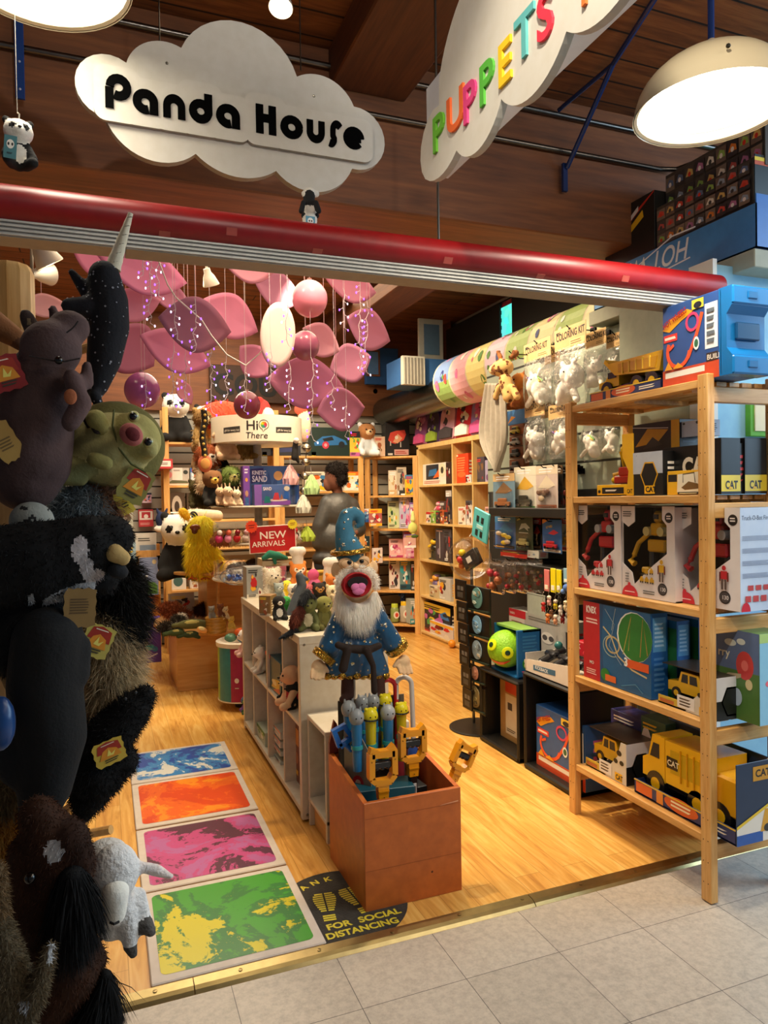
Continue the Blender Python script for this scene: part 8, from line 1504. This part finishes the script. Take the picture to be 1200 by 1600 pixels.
for args in ((222, 425, 72, 42, 6, 'b4558c', 3.7, 'large rose petal at the upper left behind the narwhal tusk', -10), (205, 478, 50, 26, -20, 'd88cb0', 3.8, 'lighter pink petal tucked below the large upper left one', 0), (262, 462, 46, 22, 25, '8c4870', 4.1, 'dark mauve petal at the left behind the lights', 0),
 (303, 508, 64, 44, 2, '94587c', 3.5, 'mauve petal in front, left of the middle', 8), (358, 495, 54, 38, 20, 'd07aa6', 3.7, 'bright pink petal behind the mauve one', 0), (273, 550, 62, 36, 16, 'c86ea0', 3.75, 'pink petal below the mauve one', -5), (205, 545, 42, 46, 35, '8a3f68', 4.2, 'dark plum petal at far left above the round balloon', 0),
 (383, 412, 56, 36, 3, 'cf86a2', 3.4, 'rose petal cut by the rail at the top middle', -8), (432, 455, 48, 32, 10, '8a4a70', 4.3, 'dark petal behind the pink balloon', 0), (543, 445, 60, 36, 6, 'b86890', 3.7, 'rose petal under the rail at the top right', -10), (573, 516, 52, 37, 15, 'c278a2', 3.6, 'pink petal at the right end of the cluster', 0),
 (500, 532, 42, 30, 20, 'd898b0', 3.9, 'light pink petal right of the mauve balloon', 0), (545, 568, 50, 34, -20, '8e4c72', 4.2, 'mauve petal at right behind the light strings', 0), (475, 598, 80, 44, 0, 'cd7aa8', 3.8, 'largest pink petal above the drum sign', 10), (530, 640, 54, 38, -8, 'aa5c88', 3.8, 'lower mauve petal right of the drum sign', 0),
 (68, 478, 34, 18, -10, 'd8a0a8', 3.9, 'pale pink petal seen between the wooden post and the narwhal', 0), (395, 565, 34, 30, 40, '9a5078', 4.3, 'dark pink petal behind the pale oval one', 0), (287, 612, 24, 14, 60, 'b87088', 4.4, 'small pink petal low above the pandas', 0), (150, 400, 44, 34, 20, 'b85c90', 4.0, 'rose petal at the left edge behind the narwhal head', 0)): petal(*args)
petal(433, 524, 34, 56, 10, 'f0c8c4', 3.35, 'pale pink oval disc glowing in the middle of the cluster', rnd=True)
for x, y, r, Y, c, lb in ((484, 467, 30, 3.5, 'e0849c', 'round pink balloon at the top of the cluster'), (477, 540, 24, 3.55, '94506c', 'round mauve balloon under the pink one'), (222, 610, 27, 3.9, '9a5088', 'round purple pink balloon above the turtle puppet'), (386, 633, 22, 4.2, '8a4054', 'dark rose balloon behind the drum sign')):
 g = PX(Y); q = g.w(x, y); t_ = thing('balloon', tuple(q), lb, 'balloon', 'round balloons among the petals'); R = r*g.k; b = MB(); b.sph(q, (R, R, R*1.05), c, 32, 20); b.build('balloon_skin', PLASTIC, t_, smooth=True); b = MB(); b.cyl(q+Vector((0, 0, R)), q+Vector((0, 0, R*1.15)), .008, .012, 10, 'b8a8a0'); b.cyl(q+Vector((0, 0, R)), (q.x, q.y, 3.08), .001, n=5, col='c8b8b0'); b.build('knot', MATTE, t_)
def strand(x, y0, y1, Y, label, seed):
 rg = random.Random(seed); g = PX(Y); n = max(5, int((y1-y0)/9)); pts = [g.w(x+rg.uniform(-3, 3), y0+(y1-y0)*k/n) for k in range(n+1)]; t_ = thing('light_strand', tuple(pts[-1]), label, 'string lights', 'purple icicle lights'); b = MB(); b.tube(pts, .0016, 5, 'cfc3cc'); L_ = []
 for k in range(1, n+1):
  s_ = rg.choice((-1, 1)); e = pts[k]+Vector((s_*.02, 0, -.012)); b.tube([pts[k], e], .0013, 4, 'cfc3cc'); L_.append(e)
 b.cyl(pts[0], (pts[0].x, pts[0].y, 3.08), .0008, n=4, col='cfc3cc'); b.build('wire', MATTE, t_)
 for e in L_: b = MB(); b.sph(e, (.0035, .0035, .006), '8a50ff' if rg.random() < .75 else 'e8d8ff', 6, 5); b.build('led', LED, t_)
S = [(224, 392, 430, 3.4, 'far left upper'), (235, 398, 505, 3.4, 'left, hanging over the large rose petal'), (247, 400, 462, 3.45, 'beside the left long one'), (228, 590, 640, 3.8, 'in front of the purple balloon'), (275, 465, 530, 3.3, 'over the left of the mauve petal'), (304, 466, 548, 3.3, 'down the middle of the mauve petal'), (270, 540, 640, 3.6, 'falling before the large panda'), (291, 552, 632, 3.6, 'right of the panda strand'), (330, 522, 645, 3.6, 'long one left of the drum sign'), (354, 556, 625, 3.6, 'short one above the drum left edge'), (383, 572, 642, 3.6, 'over the dark rose balloon'), (423, 540, 606, 3.3, 'below the pale oval disc'),
     (449, 470, 540, 3.2, 'across the pale oval disc'), (453, 566, 640, 3.45, 'left over the largest petal'), (488, 558, 688, 3.45, 'long one over the largest petal'), (520, 585, 636, 3.45, 'right over the largest petal'), (563, 436, 580, 3.4, 'dense one at the right'), (573, 470, 582, 3.4, 'rightmost'), (538, 450, 512, 3.45, 'under the top right petal'), (540, 625, 682, 3.6, 'over the lower mauve petal')]
for i, (x, y0, y1, Y, lb) in enumerate(S): strand(x, y0, y1, Y, 'purple light strand, '+lb, i)
g = PX(3.35); b = MB(); b.tube([g.w(*p) for p in ((245, 400), (262, 445), (275, 465), (315, 500), (330, 524), (354, 554), (384, 571), (405, 553), (423, 530))], .0035, 6, 'd8ccc8'); tag(b.build('light_cable', MATTE), 'swagged pale cable carrying the light strands below the petals', 'cable')
# ================================================================ PUPPET POST at the left, close to the camera
GP = 'animal puppets hung on the wooden post'
pt_ = thing('puppet_post', (-.11, 1.62, 0), 'round topped pine post carrying the hanging puppets at the left edge', 'post')
g = PX(1.62); a = g.w(0, 402); c = g.w(45, 402); b = MB(); cxp = g.w(10, 402).x; b.lathe([(.047, 0), (.047, a.z-.02), (.04, a.z-.004), (.02, a.z)], 12, 'd9a85c', T(cxp, 1.66, 0)); b.build('post', PINE, pt_, smooth=.4)
b = MB(); b.lathe([(.2, 0), (.2, .02), (.05, .03)], 28, 'b08040', T(cxp, 1.66, 0)); b.build('base', PINE, pt_)
for k, z in enumerate((1.6, 1.25, .95, .62)): b = MB(); b.cyl((cxp, 1.66, z), (cxp+.17, 1.55, z+.05), .009, n=10, col='c89a58'); b.build('peg', PINE, pt_)
b = MB(); g = PX(1.42); b.cyl(g.w(168, 1207), g.w(85, 1282, .1), 6.5*g.k, n=12, col='a87c40'); b.sph(g.w(168, 1207), 6.5*g.k, 'a87c40', 12, 8); b.build('peg', PINE, pt_, smooth=.6)
def pup(name, label, g, mat, vox=.005, fur=None, seed=1, smooth=4):
 v = g.P[0][1]; bt = min(p[1][2] for p in g.P); t_ = thing(name, (v[0], v[1], bt), label, 'puppet', GP); mb = g.blob(vox=vox, fur=fur, seed=seed, smooth=smooth); mb.build('body', mat, t_, smooth=True); return t_, mb
# narwhal
g = PX(1.56); BK = '14141a'
g.path([(163, 432, 24), (168, 470, 31), (170, 510, 31), (163, 560, 26), (152, 600, 18), (146, 618, 12)], BK); g.c(146, 470, 14, 112, 425, 6, '1c1c24', .01).c(140, 480, 18, 108, 478, 12, '1c1c24', -.01); g.c(148, 618, 9, 158, 640, 7, BK, -.02)
t_, mb = pup('narwhal_puppet', 'black speckled narwhal puppet pointing its cream tusk up at the red pipe', g, PLUSH)
stickers(mb, 90, .0022, '9a9aa2', 4, kind='dot').build('speckles', CLOTH, t_)
b = MB(); pts = [g.w(176+k*2.35, 420-k*7.2) for k in range(13)]; b.tube(pts, [(12.5-k*.72)*g.k*(1-.07*(k % 2)) for k in range(13)], 14, 'd8cdb4'); b.build('tusk', PLUSH, t_, smooth=True)
for k in range(1, 12, 2): b = MB(); p = pts[k]; r = (12.2-k*.72)*g.k; b.tube([p+Vector((r*math.cos(a), r*math.sin(a)*.9, r*.4*math.cos(a))) for a in np.linspace(0, 2*PI, 13)[:-1]], .0012, 5, '6a6048', closed=True); b.build('tusk_seam', CLOTH, t_)
# hippo
g = PX(1.40); HC = '4a3634'
g.path([(60, 600, 52), (55, 660, 56), (48, 720, 58), (40, 745, 52)], HC).e(80, 545, 43, 42, '54403e', -12, dy=-.03).e(108, 512, 30, 26, '54403e', dy=-.02).c(75, 600, 40, 92, 640, 30, HC, -.02).c(112, 590, 13, 128, 632, 14, '5a4442', -.08).c(128, 630, 15, 110, 660, 14, '5a4442', -.08).c(136, 570, 8, 136, 600, 10, '5a4442', -.06).c(128, 640, 8, 148, 680, 6, '2c2222', .03).c(150, 655, 10, 152, 672, 9, '2c2222', .0)
g.c(56, 525, 14, 41, 494, 11, '3c2e2a').c(90, 510, 12, 82, 482, 7, '4a3634'); g.paint(43, 498, 6, 8, '7a6a50', 0, -.04)
t_, mb = pup('hippo_puppet', 'brown grey hippo puppet with its big muzzle turned up, near the left edge', g, PLUSH, vox=.006)
b = MB(); b.sph(g.w(92, 563, -.085), .007, '0c0a0a', 12, 8); b.build('eye', PLASTIC, t_, smooth=True)
b = MB(); b.tube([g.w(x, y, -.075) for x, y in ((104, 520), (112, 514), (118, 508), (122, 502))], .0013, 6, '1e1614'); b.build('muzzle_seam', CLOTH, t_)
b = MB(); b.tube([g.w(x, y, -.083) for x, y in ((45, 556), (65, 560), (95, 566), (125, 560))], .0014, 6, '2a1e1c'); b.build('neck_seam', CLOTH, t_)
b = MB(); b.sph(g.w(110, 620, -.11), (.010, .004, .013), 'a8603c', 14, 10); b.build('ear_lining', PLUSH, t_, smooth=True)
g = PX(1.47); g.c(-20, 500, 22, 20, 525, 16, '7a4a24').c(20, 525, 16, 42, 548, 7, '5a3418'); t_, mb = pup('walrus_puppet', 'tan brown leathery puppet tip poking in at the left edge above the hippo', g, PLUSH)
# turtle
g = PX(1.50); TC = '857f4c'
g.e(178, 700, 78, 72, '66602f', -20).e(172, 702, 62, 56, 'b0a66c', -20, dy=-.035).e(212, 684, 36, 40, 'a39a5c', -35, dy=-.06).c(150, 655, 15, 157, 664, 13, '8a8248', -.10).c(148, 718, 12, 165, 724, 11, '8a8248', -.11).c(105, 735, 20, 155, 728, 16, TC, -.06).c(118, 665, 12, 112, 700, 14, TC, -.04).c(100, 745, 14, 128, 752, 8, TC, -.07)
g.e(206, 679, 16, 15, 'a49c60', -35, dy=-.1).e(232, 700, 14, 17, 'a8a064', -35, dy=-.085)
t_, mb = pup('turtle_puppet', 'olive green turtle puppet with an open pink mouth, below the narwhal', g, PLUSH, vox=.0055)
b = MB(); q = g.w(205, 679, -.13); b.sph(q, (.019, .012, .022), 'b0605a', 18, 12, RY(-40)); b.sph(q+Vector((.002, -.008, .0)), (.012, .007, .014), '6a2428', 14, 8, RY(-40)); b.build('mouth_lining', PLUSH, t_, smooth=True)
for x, y in ((209, 651), (232, 691)): b = MB(); q = g.w(x, y, -.115); b.sph(q, .0105, 'a8a468', 14, 10); b.sph(q+Vector((-.001, -.005, 0)), .0075, '101418', 14, 10); b.build('eye', PLASTIC, t_, smooth=True)
b = MB(); b.tube([g.w(x, y, -.088) for x, y in ((178, 640), (176, 665), (185, 700), (205, 725), (228, 738))], .002, 6, '5a5c30'); b.build('plastron_seam', CLOTH, t_)
# tags
def tagc(label, x, y, w, h, rot, col, Y, D=None, parent_depth=0):
 g = PX(Y); c = g.w(x, y); W_ = w*g.k; H_ = h*g.k; n = 26; b = MB(T(*c) @ RZ(12) @ RY(rot)); rr = [1+(.05 if j % 2 else -.03) for j in range(n)]
 b.prism([(W_/2*rr[j]*max(-.95, min(.95, 1.25*math.cos(2*PI*j/n))), H_/2*rr[j]*max(-.95, min(.95, 1.25*math.sin(2*PI*j/n)))) for j in range(n)], 0, .0012, col); b.M = b.M @ T(-W_/2, 0, -H_/2); deco(b, W_, H_, D if D is not None else [('p', [(.12, .55), (.2, .88), (.5, .95), (.85, .85), (.9, .5)], 'a02c1c'), ('p', [(.15, .3), (.3, .62), (.5, .72), (.75, .6), (.85, .3)], 'd88a24'), ('l', .3, .82, .75, .88, 1, 'e8d8c0'), ('p', [(.4, .4), (.5, .65), (.55, .45), (.7, .55), (.6, .38)], 'e8d868'), ('l', .3, .14, .75, .3, 2, '3a3424')], -.0006)
 return tag(b.build('swing_tag', CARD), label, 'tag', 'paper swing tags on the puppets')
tagc('red and gold paper tag at the left edge beside the hippo', 8, 583, 50, 54, -20, '8a1c1c', 1.33); tagc('tan folded tag at the left edge below the hippo head', 8, 690, 36, 62, -30, 'a88440', 1.33, [('l', .2, .3, .8, .6, 4, '6a5228')])
tagc('scalloped red and olive tag hanging from the turtle', 212, 758, 46, 58, 30, '8a8240', 1.42); tagc('small bright yellow tag just below the turtle tag', 194, 786, 24, 38, -25, 'd8c040', 1.45, [('l', .3, .3, .75, .55, 2, '4a4420')])
tagc('tan card tag hanging under the black penguin', 125, 950, 48, 62, 4, '8a6c3c', 1.26, [('l', .2, .35, .8, .75, 6, '5c4628')]); tagc('rainbow fan shaped tag on the grey brown fur', 152, 1002, 46, 52, 25, 'b8a850', 1.34); tagc('small rainbow fan tag on the black bear', 171, 1176, 48, 40, -15, 'c8a83c', 1.30)
# pale fluffy and orange bird, spotted guinea fowl
g = PX(1.47); g.e(128, 800, 44, 34, '8c979c').e(160, 790, 26, 22, 'a0785c', 20).c(150, 780, 14, 182, 790, 8, 'a86428'); pup('fluffy_puppet', 'pale grey fluffy bird puppet with an orange patch below the turtle', g, FUR, fur=dict(n=6000, ln=.03, w=.0007, comb=(.1, -.1, -.2), rnd=.5, dark=.3))
g = PX(1.36); g.e(50, 815, 32, 30, '8c8f88', 20);
for k in range(26): rgx = random.Random(k); g.paint(50+rgx.uniform(-30, 30), 815+rgx.uniform(-28, 28), 4.5, 2.2, '1c1c1c', rgx.uniform(-30, 30), -.02, 60)
pup('spotted_puppet', 'black and grey mottled round puppet at the left under the hippo', g, PLUSH, vox=.004)
# penguin
g = PX(1.30); g.path([(-30, 890, 62), (60, 880, 64), (140, 855, 50), (172, 840, 36), (176, 862, 24)], '0b0b0d').c(60, 930, 40, 20, 1010, 46, '0b0b0d', .02).c(120, 900, 36, 160, 905, 26, '0c0c0e', .03); g.e(122, 920, 26, 18, 'c4c4c8', -20, dy=-.02)
g.paint(125, 860, 12, 22, 'e0d8d8', 0, -.075, 60).paint(136, 893, 11, 24, 'c9c2c2', -12, -.075, 60).paint(150, 905, 18, 14, 'c9c2c2', 10, -.06, 60).paint(108, 930, 42, 11, 'b8bcc0', -20, -.05, 60).paint(44, 950, 7, 20, 'b8bcc0', 5, -.09, 60)
for k in range(22): rgx = random.Random(k+50); g.paint(108+rgx.uniform(-38, 36), 930-rgx.uniform(-14, 12)*.6, 3.5, 1.6, '1a1a1c', -25, -.05, 70)
t_, mb = pup('penguin_puppet', 'large black penguin puppet with a white eye patch and tan beak', g, FUR, vox=.004, fur=dict(n=9000, ln=.006, w=.0006, comb=(.2, 0, -.5), rnd=.5, dark=.5))
b = PX(1.30); b.c(178, 864, 15, 192, 872, 12, 'b89a60', -.035); b.blob(vox=.004).build('upper_beak', PLUSH, t_, smooth=True); b = PX(1.30); b.c(182, 890, 14, 190, 894, 11, '14161a', -.03); b.blob(vox=.004).build('lower_beak', PLUSH, t_, smooth=True)
# furry dark and tan dog puppet
g = PX(1.42); g.path([(180, 900, 30), (190, 940, 30), (192, 980, 26)], '16130f').path([(165, 985, 34), (178, 1030, 32), (175, 1075, 34), (150, 1115, 24)], 'c4ae88').c(200, 950, 12, 210, 975, 10, 'dcc8a0')
pup('wolf_puppet', 'shaggy grey brown puppet with a black furry neck, beside the penguin', g, FUR, vox=.006, fur=dict(n=15000, ln=.034, w=.0007, comb=(.25, -.1, -.5), rnd=.5, dark=.55), seed=3)
# black bears
g = PX(1.28); g.path([(75, 1000, 52), (70, 1070, 54), (80, 1150, 52), (70, 1230, 40), (55, 1290, 24)], '08090b').c(110, 1050, 30, 128, 1010, 16, '0a0b0d').e(25, 1180, 30, 50, '0a0c10'); pup('bear_puppet', 'big black bear puppet hanging straight down below the penguin', g, PLUSH, vox=.007)
g = PX(1.36); g.path([(130, 1200, 40), (170, 1150, 38), (205, 1110, 30), (226, 1088, 18)], '0c0b0c').c(150, 1210, 42, 190, 1190, 26, '0c0b0c').c(140, 1240, 30, 130, 1270, 16, '0c0b0c').c(218, 1110, 10, 226, 1128, 6, '0c0b0c'); t_, mb = pup('seal_puppet', 'black furry puppet raising its snout to the right over the coloured mats', g, FUR, vox=.006, fur=dict(n=7000, ln=.008, w=.0006, comb=(0, 0, -.2), rnd=.6, dark=.6))
for x, y in ((196, 1092), (212, 1082)): b = MB(); b.sph(g.w(x, y, -.045), .003, '303438', 8, 6); b.build('eye', PLASTIC, t_)
# scraps at the left edge
g = PX(1.22); g.e(0, 1130, 22, 42, '0c3a70'); pup('blue_puppet', 'shiny blue plush puppet at the very left edge', g, SATIN)
g = PX(1.33); g.c(-5, 1000, 18, 30, 1010, 16, '6a4422').c(5, 1040, 12, 30, 1110, 5, '8a6a40').c(40, 990, 10, 52, 975, 8, '7a5028'); pup('eagle_puppet', 'brown feathery puppet scraps between the penguin and the blue puppet', g, PLUSH)
g = PX(1.38); g.e(5, 1235, 30, 40, '7a6442').e(0, 1300, 28, 45, 'a87428'); pup('lion_puppet', 'golden tan furry puppet at the left edge above the horse', g, FUR, fur=dict(n=4500, ln=.02, w=.0008, rnd=.5, comb=(0, 0, -.4)))
# horse
g = PX(1.18); HB = '43240f'
g.path([(60, 1275, 30), (85, 1320, 46), (100, 1365, 44), (75, 1420, 44), (90, 1480, 50), (110, 1520, 48), (70, 1570, 46), (60, 1640, 46)], HB).c(110, 1310, 28, 126, 1345, 22, '3a2012', -.02).c(40, 1330, 26, 35, 1420, 26, HB).c(130, 1480, 26, 150, 1500, 18, HB)
g.paint(84, 1335, 12, 17, 'd0d0d2', -8, -.05, 60)
t_, mb = pup('horse_puppet', 'dark brown horse puppet with a white forehead spot and black mane hanging head up', g, FUR, vox=.006, fur=dict(n=11000, ln=.006, w=.0006, comb=(0, 0, -.5), rnd=.4, dark=.4))
b = MB(); q = g.w(47, 1372, -.055); b.sph(q, .008, '080606', 14, 10); b.build('eye', PLASTIC, t_, smooth=True)
m_ = PX(1.14); m_.path([(112, 1372, 22), (118, 1400, 26), (112, 1425, 22)], '07080b'); m_.blob(vox=.006, fur=dict(n=9000, ln=.05, w=.0007, comb=(0, -.1, -1.6), rnd=.25, up=.35, dark=.6)).build('mane', FUR, t_, smooth=True)
m_ = PX(1.16); m_.path([(165, 1525, 12), (158, 1560, 20), (140, 1610, 24)], '07080a'); m_.blob(vox=.006, fur=dict(n=8000, ln=.06, w=.0007, comb=(-.3, 0, -1.4), rnd=.3, up=.4, dark=.6)).build('tail', FUR, t_, smooth=True)
# sheep
g = PX(1.26); WS = 'e6e6e4'
g.e(180, 1362, 36, 44, WS, dy=-.02).e(165, 1335, 34, 26, 'd8d4cc', dy=.03).path([(180, 1400, 30), (176, 1425, 22)], WS).c(175, 1445, 24, 200, 1430, 18, WS, .02).c(198, 1420, 16, 203, 1470, 12, WS, .0).c(215, 1400, 14, 226, 1440, 12, WS, .01).c(212, 1352, 8, 245, 1360, 10, 'e4dcd8', -.02).c(245, 1360, 10, 268, 1370, 5, 'e4d8d0', -.02).c(150, 1370, 12, 140, 1400, 10, WS)
g.c(203, 1476, 12, 208, 1490, 8, '55524e').c(228, 1446, 13, 236, 1456, 9, '55524e')
WOOL = paint('curly_wool', .95, bump=(130, .7, .005), var=.08)
t_, mb = pup('sheep_puppet', 'white woolly sheep puppet with grey hooves dangling over the green mat', g, WOOL, vox=.005)
b = PX(1.26); b.c(180, 1395, 21, 180, 1428, 16, 'ecebe0', -.045); b.blob(vox=.004).build('face', PLUSH, t_, smooth=True)
b = MB(); b.tube([b_ for b_ in (g.w(172, 1441, -.075), g.w(178, 1444, -.08), g.w(186, 1440, -.075))], .002, 6, '1a1614'); b.build('mouth', CLOTH, t_)
# kangaroo at the bottom corner
g = PX(1.06); KC = '6e6048'
g.path([(-5, 1440, 18), (8, 1500, 26), (15, 1560, 36), (0, 1620, 48)], KC).path([(52, 1565, 16), (66, 1522, 13), (80, 1475, 7)], KC, -.02).c(-8, 1360, 14, -4, 1440, 16, '7c6444'); g.paint(78, 1505, 6, 30, 'dfe4e8', 14, -.055, 40).paint(30, 1610, 24, 22, 'c0c4c8', 0, -.08, 60)
pup('kangaroo_puppet', 'tan kangaroo puppet with a tall white lined ear in the bottom left corner', g, FUR, vox=.006, fur=dict(n=12000, ln=.008, w=.0006, rnd=.5, comb=(0, 0, -.4), dark=.35))
# ================================================================ small pandas on the sign
q = at(30, 268, Y=1.9); plush('small panda plush hanging from a string at upper left with a blue card tag', Vector((q.x, 1.9, q.z)), .125, 10, body='151414', head='e4ded2', limb='151414', ear='151414', patch='151414', belly='e4ded2', muzzle='ece6da')
b = MB(); a = at(29, 212, Y=1.9); b.tube([a, at(30, 178, Y=1.9), at(27, 176, Y=1.9)], .0018, 6, 'b8b0a0'); b.cyl(at(27, 176, Y=1.9), (at(27, 176, Y=1.9).x, 1.9, 3.08), .0008, n=5, col='b8b0a0'); tag(b.build('hanging_string', MATTE), 'pale string holding the small panda at upper left', 'string')
a = at(5, 245, Y=1.83); b = MB(FR(a) @ RY(4)); b.box(0, 0, 0, .026, .001, .052, '3f7880'); deco(b, .026, .052, [('e', .5, .62, .3, .2, 'e8e4da'), ('e', .35, .62, .08, .07, '1c1c1c'), ('e', .65, .62, .08, .07, '1c1c1c'), ('l', .25, .15, .75, .3, 1, '183c44')], -.0004); tag(b.build('swing_tag', CARD), 'blue green card tag with a panda face on the small panda', 'tag')
P = PX(2.09); P.e(484, 300, 10, 8, 'dcd6ca').c(483, 305, 9, 483, 318, 11, '181716').e(484, 327, 11, 12, 'e0dace').e(484, 345, 13, 12, 'e4ded2').e(474, 337, 4.5, 5, '151414').e(495, 337, 4.5, 5, '151414').c(474, 316, 4, 471, 330, 5, '151414', -.02).c(494, 316, 4, 498, 330, 5, '151414', -.02).e(476, 303, 6, 6, 'dcd6ca').e(494, 303, 6, 6, 'dcd6ca')
v = P.w(484, 345); t_ = thing('panda_plush', tuple(v), 'small panda plush hanging upside down from the bottom of the cloud sign', 'plush toy'); P.blob(vox=.0035).build('body', PLUSH, t_, smooth=True)
b = MB(FR(P.w(478, 352, -.05))); b.box(0, 0, 0, .028, .001, .028, '4a90a8'); deco(b, .028, .028, [('e', .5, .5, .32, .35, 'e8e8e0'), ('e', .38, .5, .08, .1, '202020'), ('e', .62, .5, .08, .1, '202020')], -.0004); b.build('swing_tag', CARD, t_)
